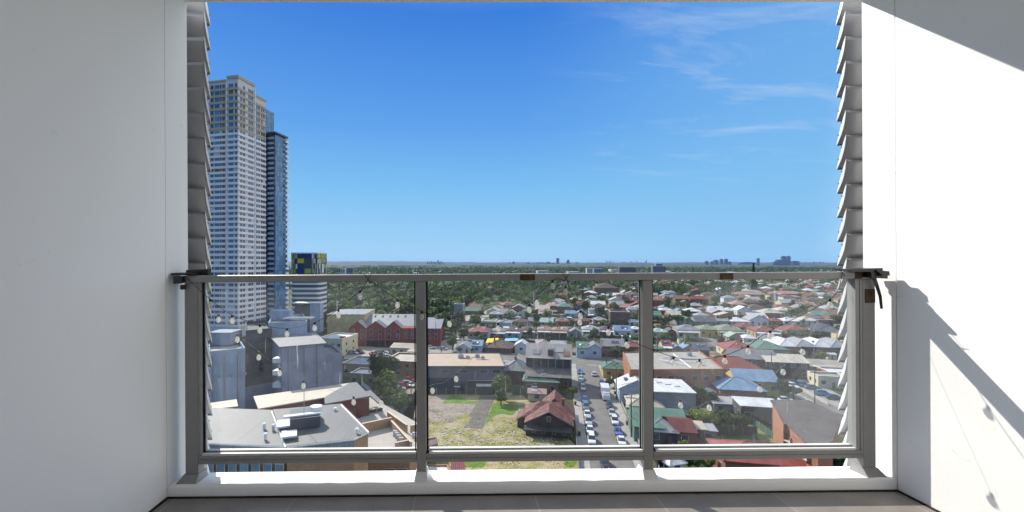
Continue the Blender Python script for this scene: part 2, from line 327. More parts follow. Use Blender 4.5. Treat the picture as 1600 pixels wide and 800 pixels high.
def nz(scale, detail, mscale=(1, 1, 1), rough=.6):
    mpn = n.new('ShaderNodeMapping'); mpn.inputs['Scale'].default_value = mscale; l.new(geo.outputs['Position'], mpn.inputs[0])
    q = n.new('ShaderNodeTexNoise'); q.inputs['Scale'].default_value = scale; q.inputs['Detail'].default_value = detail; q.inputs['Roughness'].default_value = rough; l.new(mpn.outputs[0], q.inputs['Vector']); return q.outputs[0]
def rmp(v, a, b_, lo=0., hi=1.):
    q = n.new('ShaderNodeMapRange'); q.inputs['From Min'].default_value = a; q.inputs['From Max'].default_value = b_; q.inputs['To Min'].default_value = lo; q.inputs['To Max'].default_value = hi; l.new(v, q.inputs['Value']); return q.outputs[0]
sxx = n.new('ShaderNodeSeparateXYZ'); l.new(geo.outputs['Position'], sxx.inputs[0]); n_x = sxx.outputs[0]
film = rmp(nz(1.6, 4), .42, .72, .0, .035)
streak = mth(t, 'MULTIPLY', rmp(nz(9, 3, (8, 1, .5)), .68, .78), .26)
vor = n.new('ShaderNodeTexVoronoi'); vor.inputs['Scale'].default_value = 42; vor.feature = 'F1'; vor.distance = 'EUCLIDEAN'
mpn = n.new('ShaderNodeMapping'); mpn.inputs['Scale'].default_value = (1, .02, .62); l.new(geo.outputs['Position'], mpn.inputs[0]); l.new(mpn.outputs[0], vor.inputs['Vector'])
spot = mth(t, 'MULTIPLY', rmp(vor.outputs['Distance'], .02, .11, 1., 0.), rmp(nz(5, 4), .54, .62))
vor2 = n.new('ShaderNodeTexVoronoi'); vor2.inputs['Scale'].default_value = 120; l.new(mpn.outputs[0], vor2.inputs['Vector'])
spot2 = mth(t, 'MULTIPLY', rmp(vor2.outputs['Distance'], .03, .17, 1., 0.), rmp(nz(3.2, 4), .52, .66))
dirt_sheen = mth(t, 'ADD', mth(t, 'ADD', film, streak), mth(t, 'ADD', mth(t, 'MULTIPLY', spot, .42), mth(t, 'MULTIPLY', spot2, .35)), True)
dirt_sheen = mth(t, 'ADD', dirt_sheen, mth(t, 'MULTIPLY', mth(t, 'ADD', rmp(n_x, .9, 2.2), rmp(n_x, -.4, -1.4)), mth(t, 'ADD', .02, mth(t, 'MULTIPLY', rmp(nz(2.4, 5), .45, .7), .05))), True); fin = n.new('ShaderNodeMixShader'); l.new(dirt_sheen, fin.inputs[0]); l.new(ms.outputs[0], fin.inputs[1]); l.new(dd.outputs[0], fin.inputs[2]); l.new(fin.outputs[0], n['Material Output'].inputs[0])  # extra film towards both ends: dirt, and milky reflections painted in with it
GLS = m
for i in range(3):
    x0, x1 = posts[i][1] + (.018 if i == 0 else .006), posts[i + 1][0] - (.028 if i == 2 else .006)
    g = kid(MB().box(x0, x1, 2.383, 2.387, -.982, ZT - .0005), 'glass_panel', GLS); 
    if i == 0: g['label'] = 'left glass panel, bluish and specked with dried drops'
    gb = MB()
    gb.box(x0 - .004, x0 + .006, 2.376, 2.382, -.984, ZT - .001); gb.box(x1 - .004, x1 + .002, 2.376, 2.382, -.984, ZT - .001); gb.box(x0 + .006, x1 - .004, 2.3765, 2.3825, -.9845, -.974)
    kid(gb, 'gasket', RUB, g)
# jamb channels beside the end posts, and light sill beads catching the sun
kid(MB().box(posts[0][1], posts[0][1] + .014, 2.360, 2.41, -.984, ZT - .002), 'jamb_channel', PCL)
kid(MB().box(posts[3][0] - .034, posts[3][0] - .014, 2.360, 2.41, -.984, ZT - .002).box(posts[3][0] - .011, posts[3][0], 2.358, 2.412, -.984, ZT - .002), 'jamb_channel', PCL)
sb = MB()
for i in range(3): sb.box(posts[i][1] + .016, posts[i + 1][0] - (.036 if i == 2 else .003), 2.389, 2.41, -.9848, -.968)
kid(sb, 'sill_bead', TRIM)
sb = MB()
for i in range(3): sb.box(posts[i][1] + .016, posts[i + 1][0] - (.036 if i == 2 else .003), 2.358, 2.374, -.9848, -.974)
kid(sb, 'sill_bead', TRIM)
# end brackets wrapped in tape, brown tape left on the top rail
def crumple(mb, seed, amp):
    r_ = random.Random(seed); mb.v = [(x + r_.uniform(-amp, amp), y + r_.uniform(-amp, amp), z + r_.uniform(-amp, amp)) for x, y, z in mb.v]; return mb
bk = MB().box(posts[3][0] - .08, XR - .05, 2.32, 2.44, -.052, -.038).box(posts[3][0] - .01, XR - .045, 2.30, 2.36, -.085, -.056).box(posts[3][1] - .03, XR - .06, 2.27, 2.32, -.07, -.045)
kid(crumple(bk, 4, .006), 'end_bracket', TAPE)
bk = MB().box(XL + .006, posts[0][1] - .01, 2.33, 2.43, -.053, -.04).box(XL + .03, posts[0][0] + .01, 2.31, 2.345, -.09, -.056).box(posts[0][0] - .02, posts[0][1] + .03, 2.40, 2.43, -.052, -.022)
kid(crumple(bk, 5, .004), 'end_bracket', TAPE)
for (a, b_, z0, z1) in ((813, 836, 430.5, 438.5), (1128, 1148, 428.5, 436.5), (1341, 1352, 425, 434)):
    p0 = bpx(a, z1, Y0 - .008); p1 = bpx(b_, z0, Y0 - .008)
    kid(crumple(MB().box(p0[0], p1[0], Y0 - .0085, Y0 - .0063, -.088, -.056), a, .0015), 'tape_patch', RUST)
kid(MB().box(posts[3][0] + .012, posts[3][1] - .003, Y0 - .001, Y0 + .002, -.215, -.145), 'tape_patch', RUST)
kid(MB().box(posts[0][0] - .012, posts[0][0] + .016, Y0 - .012, Y0 - .008, -.125, -.1), 'tape_patch', RUST)
sp = [(posts[3][0] + .03, 2.33, -.06), (posts[3][0] + .045, 2.322, -.12), (posts[3][1] + .0, 2.325, -.18), (posts[3][1] + .012, 2.33, -.245)]
mb = MB()
for i in range(3):
    a, b_ = sp[i], sp[i + 1]; wd = .011 - .002 * i
    mb.add([(a[0] - wd, a[1], a[2]), (a[0] + wd, a[1], a[2]), (b_[0] + wd * .8, b_[1], b_[2]), (b_[0] - wd * .8, b_[1], b_[2]), (a[0] - wd, a[1] + .004, a[2]), (a[0] + wd, a[1] + .004, a[2]), (b_[0] + wd * .8, b_[1] + .004, b_[2]), (b_[0] - wd * .8, b_[1] + .004, b_[2])],
           [(0, 1, 2, 3), (4, 7, 6, 5), (0, 4, 5, 1), (1, 5, 6, 2), (2, 6, 7, 3), (3, 7, 4, 0)])
kid(mb, 'strap', TAPE)

# louvre blades outside each end of the opening
LV = mat('louvre_powder_coat', (.30, .305, .32), .38, .55, None, .06, 2, .5)
CAP = mat('louvre_end_cap', (.8, .8, .8), .4)
def louvres(sgn, xe, xo, label):
    root = tag(empty('louvre_screen', B((xe, 2.65, -1.2))), label, 'louvre')
    pitch = .1424
    k = 0; z = -.738 - pitch * 5
    while z < ZC - .03:
        ln, th = .198, .030; tl_ = math.atan2(.062, .178)
        prof = []
        NS = 10
        for j in range(NS + 1):
            s_ = j / NS; prof.append((s_ * ln, -th * .42 * math.sin(math.pi * s_) - .001))
        for j in range(NS - 1, 0, -1):
            s_ = j / NS; prof.append((s_ * ln, th * .12 * math.sin(math.pi * s_)))
        def pt(x, a, o):
            # a along the blade from bottom-outer to top-inner, o offset outwards
            return (x, 2.675 - a * math.sin(tl_) + o * math.cos(tl_), z + a * math.cos(tl_) + o * math.sin(tl_))
        mb = MB(); poly = [pt(xe, a, o) for a, o in prof]; d = (xo - xe, 0, 0); mb.prism(poly, d)
        bl = kid(mb, 'blade', LV, root, smooth=False)
        for p_ in bl.data.polygons: p_.use_smooth = len(p_.vertices) == 4
        prof2 = [(ln / 2 + (a - ln / 2) * 1.03, o * 1.15) for a, o in prof]
        mb = MB().prism([pt(xe - .0005 * sgn, a, o) for a, o in prof2], (-.003 * sgn, 0, 0))
        cap = kid(mb, 'end_cap', CAP, bl)
        for a in (.06, .13):
            q = Vector(pt(xe - .0035 * sgn, a, .006)); kid(MB().tube([q, q + Vector((-.002 * sgn, 0, 0))], .0035, 8), 'screw', RUST, bl)
        z += pitch
louvres(-1, -1.440, -1.95, 'grey louvre blades stacked outside the left end of the balustrade')
louvres(1, 2.250, 2.75, 'grey louvre blades stacked outside the right end of the balustrade')

# festoon light strings
WIRE = mat('black_cable', (.012, .012, .012), .5)
m, t, b = newmat('bulb_glass'); b.inputs['Base Color'].default_value = (.82, .80, .74, 1); b.inputs['Roughness'].default_value = .12; b.inputs['Specular IOR Level'].default_value = .8
tlb = t.nodes.new('ShaderNodeBsdfTranslucent'); tlb.inputs[0].default_value = (.9, .88, .8, 1); trb = t.nodes.new('ShaderNodeBsdfTransparent'); mb1 = t.nodes.new('ShaderNodeMixShader'); mb1.inputs[0].default_value = .45; mb2 = t.nodes.new('ShaderNodeMixShader'); mb2.inputs[0].default_value = .42
t.links.new(b.outputs[0], mb1.inputs[1]); t.links.new(tlb.outputs[0], mb1.inputs[2]); t.links.new(mb1.outputs[0], mb2.inputs[1]); t.links.new(trb.outputs[0], mb2.inputs[2]); t.links.new(mb2.outputs[0], t.nodes['Material Output'].inputs[0]); BULB = m
def spline(pts, n=10):
    out = []
    for i in range(len(pts) - 1):
        p0 = Vector(pts[max(i - 1, 0)]); p1 = Vector(pts[i]); p2 = Vector(pts[i + 1]); p3 = Vector(pts[min(i + 2, len(pts) - 1)])
        for k in range(n):
            u = k / n; out.append(.5 * ((2 * p1) + (-p0 + p2) * u + (2 * p0 - 5 * p1 + 4 * p2 - p3) * u * u + (-p0 + 3 * p1 - 3 * p2 + p3) * u ** 3))
    out.append(Vector(pts[-1])); return out
def string(segs, depth, bulbs, label, r=.0016, wm=WIRE):
    root = tag(empty('string_lights', B((.4, depth, -.1))), label, 'string lights', 'festoon lights on the balustrade')
    mb = MB()
    for sg in segs: mb.tube(spline([bpx(x, y, depth) for x, y in sg]), r, 5)
    kid(mb, 'cable', wm, root, smooth=True)
    for bx, by in bulbs:
        c = Vector(bpx(bx, by, depth)); mb = MB()
        prof = [(.0, -.017), (.007, -.0155), (.0125, -.010), (.0145, -.002), (.0125, .006), (.008, .013), (.0055, .018)]
        n_ = 10; r_s = .86; vs = [(c.x + r_ * r_s * math.cos(2 * math.pi * k / n_), c.y + r_ * r_s * math.sin(2 * math.pi * k / n_), c.z + z) for r_, z in prof for k in range(n_)]
        fs = [(i * n_ + k, i * n_ + (k + 1) % n_, (i + 1) * n_ + (k + 1) % n_, (i + 1) * n_ + k) for i in range(len(prof) - 1) for k in range(n_)]
        mb.add(vs, fs); bo = kid(mb, 'bulb', BULB, root, smooth=True)
        mb = MB().tube([c + Vector((0, 0, .017)), c + Vector((0, 0, .030))], .0055, 8); kid(mb, 'socket', WIRE, bo)
up_ = 9
A = [(330, 474), (364, 499), (407, 514), (449, 520), (492, 511), (529, 491), (563, 462)]
A2 = [(621, 476), (659, 495), (702, 506), (778, 514), (827, 485), (864, 448)]
A3 = [(884, 457), (907, 495), (951, 521), (980, 541), (1053, 569), (1094, 573), (1134, 567), (1171, 552), (1206, 529), (1301, 480)]
wa = lambda pts: [(x, y - up_) for x, y in pts]
string([[(292, 430)] + wa(A) + [(575, 437)], [(577, 437)] + wa(A2) + [(884, 440)], [(886, 440)] + wa(A3[1:]) + [(1320, 434), (1322, 428), (1352, 425)],
        [(570, 428), (579, 442)], [(580, 428), (572, 442)], [(880, 428), (889, 443)], [(890, 428), (881, 443)], [(1316, 422), (1325, 436)]],
       Y0 - .012, A + A2 + A3, 'black cabled festoon lights looped along the inside of the balustrade', r=.0015)
Bq = [(343, 497), (372, 528), (405, 556), (437, 581), (474, 601), (552, 627), (595, 629), (675, 610), (712, 592), (839, 474)]
B2 = [(906, 505), (1064, 636), (1109, 640), (1189, 612), (1226, 585), (1257, 554)]
CLW = mat('clear_cable', (.5, .52, .55), .3)
string([[(320, 440)] + wa(Bq) + [(884, 441)], [(886, 441)] + wa(B2) + [(1322, 436)]], Y1 + .016, Bq + B2, 'thin pale festoon string sagging low outside the glass panels', r=.0006, wm=CLW)
# ------------------------------------------------------------------ builders for the town
ROOFC = {'grey': (.20, .20, .21), 'lightgrey': (.29, .29, .30), 'white': (.56, .56, .56), 'brown': (.13, .085, .07), 'red': (.24, .065, .05), 'darkred': (.15, .035, .035),
         'terracotta': (.25, .11, .075), 'orange': (.34, .20, .14), 'cream': (.45, .40, .32), 'green': (.10, .19, .14), 'olive': (.20, .22, .13), 'blue': (.16, .25, .36),
         'darkblue': (.06, .09, .15), 'pink': (.38, .24, .21), 'black': (.04, .04, .05), 'palegreen': (.30, .36, .31), 'tan': (.30, .26, .21), 'faded': (.27, .235, .225), 'darkgrey': (.09, .09, .10), 'yellow': (.75, .47, .03), 'skyblue': (.25, .45, .62)}
WALLC = {'white': (.62, .61, .58), 'cream': (.52, .46, .32), 'brick': (.27, .12, .075), 'orange brick': (.36, .16, .09), 'tan': (.34, .27, .19), 'grey': (.25, .26, .28), 'paleblue': (.42, .50, .58),
         'brown': (.16, .10, .07), 'green': (.12, .2, .15), 'dark': (.06, .06, .065), 'yellow': (.55, .42, .17), 'redbrown': (.20, .055, .045)}
def rmat(c, k): return mat(f'{c}_{"tile" if k == "tile" else "metal"}_roof', ROOFC[c], .75 if k == 'tile' else .45, 0, 'tile' if k == 'tile' else 'corr', .3, .25, rnd=.1)
def wmat(c): return mat(f'{c}_wall'.replace(' ', '_'), WALLC[c], .85, 0, 'brick' if 'brick' in c else 'boards', .18, .4, rnd=.08)
def slope(mb, pts, th=.12):
    """a roof sheet with thickness: pts is a planar polygon, thickness hangs below"""
    pts = [Vector(p) for p in pts]; mb.prism([p - Vector((0, 0, th)) for p in pts], (0, 0, th))
def window(parent, x, y, z, wd, ht, face, detail=True, glass=None):
    """face: 'f' faces -y, 'l' faces -x, 'r' faces +x; one window with frame and pane"""
    t_ = .05
    if face == 'f': fb = (x - wd / 2, x + wd / 2, y - t_, y + .03, z, z + ht); pb = (x - wd / 2 + .07, x + wd / 2 - .07, y - t_ - .012, y - t_ + .01, z + .07, z + ht - .07)
    else:
        s_ = -1 if face == 'l' else 1
        xs = sorted((x + s_ * t_, x - s_ * .03)); ps = sorted((x + s_ * (t_ + .012), x + s_ * (t_ - .01)))
        fb = (xs[0], xs[1], y - wd / 2, y + wd / 2, z, z + ht); pb = (ps[0], ps[1], y - wd / 2 + .07, y + wd / 2 - .07, z + .07, z + ht - .07)
    if detail:
        f_ = MB().box(*fb).build('window', FRAME, parent); MB().box(*pb).build('pane', glass or GLASSWIN, f_)
    else: MB().box(*fb).build('window', glass or GLASSWIN, parent)
def walls_and_roof(root, w, d, he, kind, rm, wm, rise, ov=.45, chim=0, detail=True):
    x0, x1, y0, y1 = -w / 2, w / 2, -d / 2, d / 2; wb = MB(); rb = MB()
    if kind == 'hip':
        m_ = min(w, d) / 2; wb.box(x0, x1, y0, y1, 0, he)
        a, b_, c, e = (x0 - ov, y0 - ov, he), (x1 + ov, y0 - ov, he), (x1 + ov, y1 + ov, he), (x0 - ov, y1 + ov, he)
        if w >= d: r0, r1 = (x0 + m_, 0, he + rise), (x1 - m_ + .01, 0, he + rise)
        else: r0, r1 = (0, y0 + m_, he + rise), (0, y1 - m_ + .01, he + rise)
        vs = [a, b_, c, e, r0, r1]; low = [(q[0], q[1], q[2] - .18) for q in (a, b_, c, e)]; vs += low
        if w >= d: fs = [(0, 1, 5, 4), (1, 2, 5), (2, 3, 4, 5), (3, 0, 4)]
        else: fs = [(0, 1, 4), (1, 2, 5, 4), (2, 3, 5), (3, 0, 4, 5)]
        fs += [(6, 7, 1, 0), (7, 8, 2, 1), (8, 9, 3, 2), (9, 6, 0, 3), (9, 8, 7, 6)]; rb.add(vs, fs)
        if detail:
            cm = MB(); cap = [Vector(r0) + Vector((0, 0, .03)), Vector(r1) + Vector((0, 0, .03))]
            cm.tube(cap, .1, 5)
            for cn, rr in ((a, r0), (b_, r1 if w >= d else r0), (c, r1), (e, r0 if w >= d else r1)): cm.tube([Vector(cn) + Vector((0, 0, .03)), Vector(rr) + Vector((0, 0, .03))], .09, 5)
            rr_ = rb.build('roof', rm, root); cm.build('ridge_cap', rm, rr_)
        else: rr_ = rb.build('roof', rm, root)
    elif kind in ('gx', 'gy'):
        if kind == 'gx': prof = [(x0, y0, 0), (x0, y1, 0), (x0, y1, he), (x0, 0, he + rise - .1), (x0, y0, he)]; wb.prism(prof, (w, 0, 0))
        else: prof = [(x0, y0, 0), (x1, y0, 0), (x1, y0, he), (0, y0, he + rise - .1), (x0, y0, he)]; wb.prism(prof, (0, d, 0))
        if kind == 'gx':
            k = rise / (d / 2)
            for s_ in (-1, 1):
                slope(rb, [(x0 - ov * .6, 0, he + rise + .02), (x1 + ov * .6, 0, he + rise + .02), (x1 + ov * .6, s_ * (d / 2 + ov), he - k * ov + .02), (x0 - ov * .6, s_ * (d / 2 + ov), he - k * ov + .02)])
        else:
            k = rise / (w / 2)
            for s_ in (-1, 1):
                slope(rb, [(0, y0 - ov * .6, he + rise + .02), (0, y1 + ov * .6, he + rise + .02), (s_ * (w / 2 + ov), y1 + ov * .6, he - k * ov + .02), (s_ * (w / 2 + ov), y0 - ov * .6, he - k * ov + .02)])
        rr_ = rb.build('roof', rm, root)
        if detail and kind == 'gy':
            bb = MB()
            for s_ in (-1, 1): bb.prism([(0, y0 - ov * .6 - .05, he + rise + .05), (s_ * (w / 2 + ov), y0 - ov * .6 - .05, he - k * ov + .05), (s_ * (w / 2 + ov), y0 - ov * .6 - .05, he - k * ov - .2), (0, y0 - ov * .6 - .05, he + rise - .2)], (0, .045, 0))
            bb.build('barge_board', TRIM, rr_)
    elif kind == 'sk':
        wb.box(x0, x1, y0, y1, 0, he); slope(rb, [(x0 - .3, y0 - .3, he + .15), (x1 + .3, y0 - .3, he + .15), (x1 + .3, y1 + .3, he + .15 + rise), (x0 - .3, y1 + .3, he + .15 + rise)], .14); rr_ = rb.build('roof', rm, root)
        wb.prism([(x0, y0, he), (x0, y1, he), (x0, y1, he + rise - .05)], (w, 0, 0))
    else:   # flat roof behind a parapet
        q = .25; pz = he + .55
        wb.box(x0, x1, y0, y0 + q, 0, pz).box(x0, x1, y1 - q, y1, 0, pz).box(x0, x0 + q, y0 + q, y1 - q, 0, pz).box(x1 - q, x1, y0 + q, y1 - q, 0, pz)
        rb.box(x0 + q, x1 - q, y0 + q, y1 - q, he - .2, he); rr_ = rb.build('roof', rm, root)
        cp = MB(); e = .06
        cp.box(x0 - e, x1 + e, y0 - e, y0 + q + e, pz, pz + .07).box(x0 - e, x1 + e, y1 - q - e, y1 + e, pz, pz + .07).box(x0 - e, x0 + q + e, y0 + q + e, y1 - q - e, pz, pz + .07).box(x1 - q - e, x1 + e, y0 + q + e, y1 - q - e, pz, pz + .07)
        cp.build('coping', TRIM, root)
    wb.build('wall', wm, root)
    rr = random.Random(int(w * 1000 + d * 77))
    for _ in range(chim):
        cx, cy = rr.uniform(-w * .25, w * .25), rr.uniform(0, d * .25); ch = MB().box(cx - .35, cx + .35, cy - .3, cy + .3, he + rise * .2, he + rise + .8).box(cx - .42, cx + .42, cy - .37, cy + .37, he + rise + .8, he + rise + .95).box(cx - .15, cx + .15, cy - .15, cy + .15, he + rise + .95, he + rise + 1.25)
        ch.build('chimney', wmat('brick'), rr_)
    return rr_
def wins(root, w, d, he, px_side, detail, n=None, rows=None):
    rows = rows or max(1, int(he // 2.7)); n = n or max(1, int(w // 3))
    for r_ in range(rows):
        z = r_ * (he / rows) + he / rows * .35; hh = min(1.4, he / rows * .5)
        for i in range(n):
            x = -w / 2 + w * (i + .5) / n
            if r_ == 0 and i == n // 2 and n > 1:
                MB().box(x - .45, x + .45, -d / 2 - .05, -d / 2 + .03, .05, 2.1).build('door', wmat('brown'), root); continue
            window(root, x, -d / 2, z, min(1.5, w / n * .6), hh, 'f', detail)
        k = 'l' if px_side > 0 else 'r'
        for j in range(2): window(root, (-w / 2 if k == 'l' else w / 2), -d / 2 + d * (j + .6) / 2.3, z, 1.2, hh, k, detail)
def house(px0, px1, ye, yb, kind, rc, wc, label, group, d=None, k='metal', awn=None, chim=0, rz=None, name='house', cat='house', z0=0.0, rise=None):
    """front wall from pixel px0 to px1 standing at the ground row yb, its eave seen at row ye"""
    a, b_ = gp(px0, yb), gp(px1, yb); Y = a.y; wd = (b_ - a).length * 1.0; he = min(12, max(2.6, H - (ye - CY) / F * Y)); d = d or min(14, max(8, wd * 1.1))
    if kind == 'gy': wd *= .97
    rz = -G if rz is None else rz
    c = (a + b_) / 2 + Vector((-math.sin(rz), math.cos(rz), 0)) * d / 2
    root = tag(empty(name, (c.x, c.y, 0), rz), label, cat, group)
    detail = Y < 215
    rise = rise if rise is not None else (min(wd, d) / 2 * .42 if kind in ('hip',) else (d / 2 * .45 if kind == 'gx' else (wd / 2 * .6 if kind == 'gy' else (.6 if kind == 'sk' else 0))))
    rr_ = walls_and_roof(root, wd, d, he, kind, rmat(rc, k), wmat(wc), rise, chim=chim, detail=detail)
    if Y < 520 and kind in ('hip', 'gx'):
        q_ = random.Random(int(px0 * 7)); an = math.atan2(rise, d / 2); items = q_.sample(['skylight', 'vent', 'aerial', 'solar_panel', 'vent', 'aerial', 'hot_water_unit'], 3)
        for it in items:
            u = q_.uniform(-wd * .22, wd * .22); f_ = q_.uniform(.35, .7); yy = -d / 2 * (1 - f_); zz = he + rise * f_ + .06; ca, sa = math.cos(an), math.sin(an)
            def tb(w2, l2, h2): return [(u + sx * w2, yy + sy * l2 * ca - hh * sa, zz + sy * l2 * sa + hh * ca) for hh in (0, h2) for sy in (-1, 1) for sx in (-1, 1)]
            FB = [(0, 2, 3, 1), (4, 5, 7, 6), (0, 1, 5, 4), (2, 6, 7, 3), (0, 4, 6, 2), (1, 3, 7, 5)]
            if it == 'skylight': MB().add(tb(.45, .6, .12), FB).build(it, TRIM, rr_)
            elif it == 'solar_panel': MB().add(tb(1.6, 1.0, .1), FB).build(it, mat('solar_glass', (.015, .025, .06), .2, spec=.7), rr_)
            elif it == 'hot_water_unit': MB().add(tb(.9, .9, .08), FB).tube([(u - .8, yy + 1.0 * ca, zz + 1.0 * sa + .25), (u + .8, yy + 1.0 * ca, zz + 1.0 * sa + .25)], .25, 8).build(it, METALG, rr_)
            elif it == 'vent': MB().cyl(u, yy, zz - .2, zz + .45, .16, 8).cyl(u, yy, zz + .45, zz + .6, .26, 8, .1).build(it, METALG, rr_)
            else:
                am = MB().tube([(u, yy, zz - .1), (u, yy, zz + 2.2)], .03, 4)
                for k_ in range(4): am.tube([(u - .5 + .08 * k_, yy + .15 * k_, zz + 2.1), (u + .5 - .08 * k_, yy + .15 * k_, zz + 2.1)], .02, 4)
                am.build(it, METALG, rr_)
    if Y < 420: wins(root, wd, d, min(he, 6), (px0 + px1) / 2 - CX, detail)
    elif Y < 800:
        for i in range(max(2, int(wd // 4))): window(root, -wd / 2 + wd * (i + .5) / max(2, int(wd // 4)), -d / 2, he * .4, 1.6, 1.4, 'f', False)
    if awn:
        z1 = he - .25; ab = MB(); ab.prism([(-wd / 2, -d / 2 - .01, z1), (-wd / 2, -d / 2 - 2.4, z1 - .7), (-wd / 2, -d / 2 - 2.4, z1 - .82), (-wd / 2, -d / 2 - .01, z1 - .12)], (wd, 0, 0))
        ao = ab.build('awning', rmat(awn, 'metal'), root)
        for i in range(4 if detail else 3):
            x = -wd / 2 + .15 + (wd - .3) * i / (3 if detail else 2); MB().box(x - .06, x + .06, -d / 2 - 2.3, -d / 2 - 2.18, 0, z1 - .78).build('post', TRIM, ao)
    return root
def block(polys, name, label, cat, wm, rm, z0=0.0, group=None, par=.5, ovh=0.0, loc=None):
    """a building from the outline of its roof: (px, py, z) corners, walls straight down"""
    pts = [gp(x, y, z) for x, y, z in polys]
    ar = sum(pts[i].x * pts[(i + 1) % len(pts)].y - pts[(i + 1) % len(pts)].x * pts[i].y for i in range(len(pts)))
    if ar < 0: pts = pts[::-1]
    c = sum(pts, Vector()) / len(pts); c.z = 0
    root = tag(empty(name, c), label, cat, group)
    q = [p - c for p in pts]; n_ = len(q); wb = MB(); low = [Vector((p.x, p.y, z0)) for p in q]; top = [p + Vector((0, 0, par)) for p in q]
    wb.add(low + top, [(i, (i + 1) % n_, n_ + (i + 1) % n_, n_ + i) for i in range(n_)])
    ins = []
    for i in range(n_):
        a, b_, e = q[i - 1], q[i], q[(i + 1) % n_]
        d1 = (b_ - a); d1.z = 0; d1.normalize(); d2 = (e - b_); d2.z = 0; d2.normalize(); n1_ = Vector((-d1.y, d1.x, 0)); n2_ = Vector((-d2.y, d2.x, 0)); bi = (n1_ + n2_)
        bi = bi / max(.5, bi.dot(n1_)); ins.append(b_ + bi * .28)
    if par > 0:
        ti = [p + Vector((0, 0, par)) for p in ins]; b0 = len(wb.v)
        wb.add(top + ti + ins, [(i, (i + 1) % n_, n_ + (i + 1) % n_, n_ + i) for i in range(n_)] + [(n_ + i, n_ + (i + 1) % n_, 2 * n_ + (i + 1) % n_, 2 * n_ + i) for i in range(n_)])
        rb = MB().add(ins, [tuple(range(n_))])
    else:
        out = [b_ + (b_ - i_).normalized() * ovh for b_, i_ in zip(q, ins)] if ovh else q
        rb = MB().prism([p + Vector((0, 0, .0)) for p in out], (0, 0, .22))
    wb.build('wall', wm, root); ro = rb.build('roof', rm, root)
    return root, q, ro
def seg_windows(root, a, b_, zs, n, wd, ht, glass=None, frame=True):
    """a row of windows along the wall from a to b_ (root-local, outside on the right of a->b_)"""
    d = (b_ - a); d.z = 0; ln = d.length; d.normalize(); o = Vector((d.y, -d.x, 0))
    for z in zs:
        for i in range(n):
            c = a + d * ln * (i + .5) / n; c.z = z; s_ = Vector((0, 0, 1))
            def bx(w_, h0, h1, o0, o1): return [c + d * sx * w_ / 2 + s_ * h + o * oo for h in (h0, h1) for oo in (o0, o1) for sx in (-1, 1)]
            F6 = [(0, 2, 3, 1), (4, 5, 7, 6), (0, 1, 5, 4), (2, 6, 7, 3), (0, 4, 6, 2), (1, 3, 7, 5)]
            if frame:
                f_ = MB().add(bx(wd, 0, ht, -.02, .06), F6).build('window', FRAME, root); MB().add(bx(wd - .14, .07, ht - .07, .05, .075), F6).build('pane', glass or GLASSWIN, f_)
            else: MB().add(bx(wd, 0, ht, -.02, .05), F6).build('window', glass or GLASSWIN, root)

# ---- trees
LEAF = [leafmat('dark_green_leaves', (.016, .034, .008), (.046, .080, .018)), leafmat('mid_green_leaves', (.036, .082, .013), (.095, .155, .034)), leafmat('yellow_green_leaves', (.09, .14, .016), (.18, .22, .035)), leafmat('grey_green_leaves', (.034, .050, .026), (.080, .10, .055))]
BARK = mat('bark', (.09, .07, .05), .9)
def quads(C, S, seed, nrm=None):
    r_ = np.random.default_rng(seed); n_ = len(C); a = r_.normal(size=(n_, 3)); a /= np.linalg.norm(a, axis=1)[:, None]; b_ = r_.normal(size=(n_, 3))
    if nrm is not None:
        w_ = nrm + r_.normal(size=(n_, 3)) * .38; w_ /= np.linalg.norm(w_, axis=1)[:, None]; a -= (a * w_).sum(1)[:, None] * w_; a /= np.linalg.norm(a, axis=1)[:, None]; b_ = np.cross(w_, a)
    b_ -= (b_ * a).sum(1)[:, None] * a; b_ /= np.linalg.norm(b_, axis=1)[:, None]
    b_ *= S[:, None]; a = a * S[:, None] * .7
    return np.stack([C - a, C - b_ * .8, C + a, C + b_ * .8], 1).reshape(-1, 3)
def npmesh(name, v, k, m):
    me = bpy.data.meshes.new(name); nf = len(v) // k; me.vertices.add(len(v)); me.vertices.foreach_set('co', v.astype(np.float32).ravel())
    me.loops.add(len(v)); me.loops.foreach_set('vertex_index', np.arange(len(v), dtype=np.int32)); me.polygons.add(nf); me.polygons.foreach_set('loop_start', np.arange(0, len(v), k, dtype=np.int32)); me.polygons.foreach_set('loop_total', np.full(nf, k, dtype=np.int32))
    me.materials.append(m); me.update(calc_edges=True); return me
def crown_mesh(seed, n_, leaf, lobes, tall=1.0, m=None):
    """unit crown: radius about 1, centred on z=0, lobed shell of leaf clumps"""
    r_ = np.random.default_rng(seed); u = r_.normal(size=(lobes, 3)); u /= np.linalg.norm(u, axis=1)[:, None]; u[:, 2] = u[:, 2] * .75 + .1
    c = u * r_.uniform(.25, .72, (lobes, 1)); lr = r_.uniform(.25, .46, lobes)
    i = r_.integers(0, lobes, n_); e = r_.normal(size=(n_, 3)); e /= np.linalg.norm(e, axis=1)[:, None]; q = c[i] + e * (lr[i] * r_.uniform(.6, 1.05, n_))[:, None]
    q[:, 2] *= tall * .85
    return npmesh('crown', quads(q, r_.uniform(.6, 1.3, n_) * leaf, seed + 1, e * .7 + u[i] * .5), 4, m or LEAF[0])
def conifer_mesh(seed, n_, leaf):
    r_ = np.random.default_rng(seed); z = r_.uniform(0, 1, n_) ** 1.3; rad = (1 - z) * .42 * (.75 + .25 * np.sin(z * 40)); th = r_.uniform(0, 6.28, n_); q = np.stack([np.cos(th) * rad, np.sin(th) * rad, z * 2 - .9], 1)
    return npmesh('crown', quads(q, r_.uniform(.6, 1.2, n_) * leaf, seed), 4, LEAF[0])
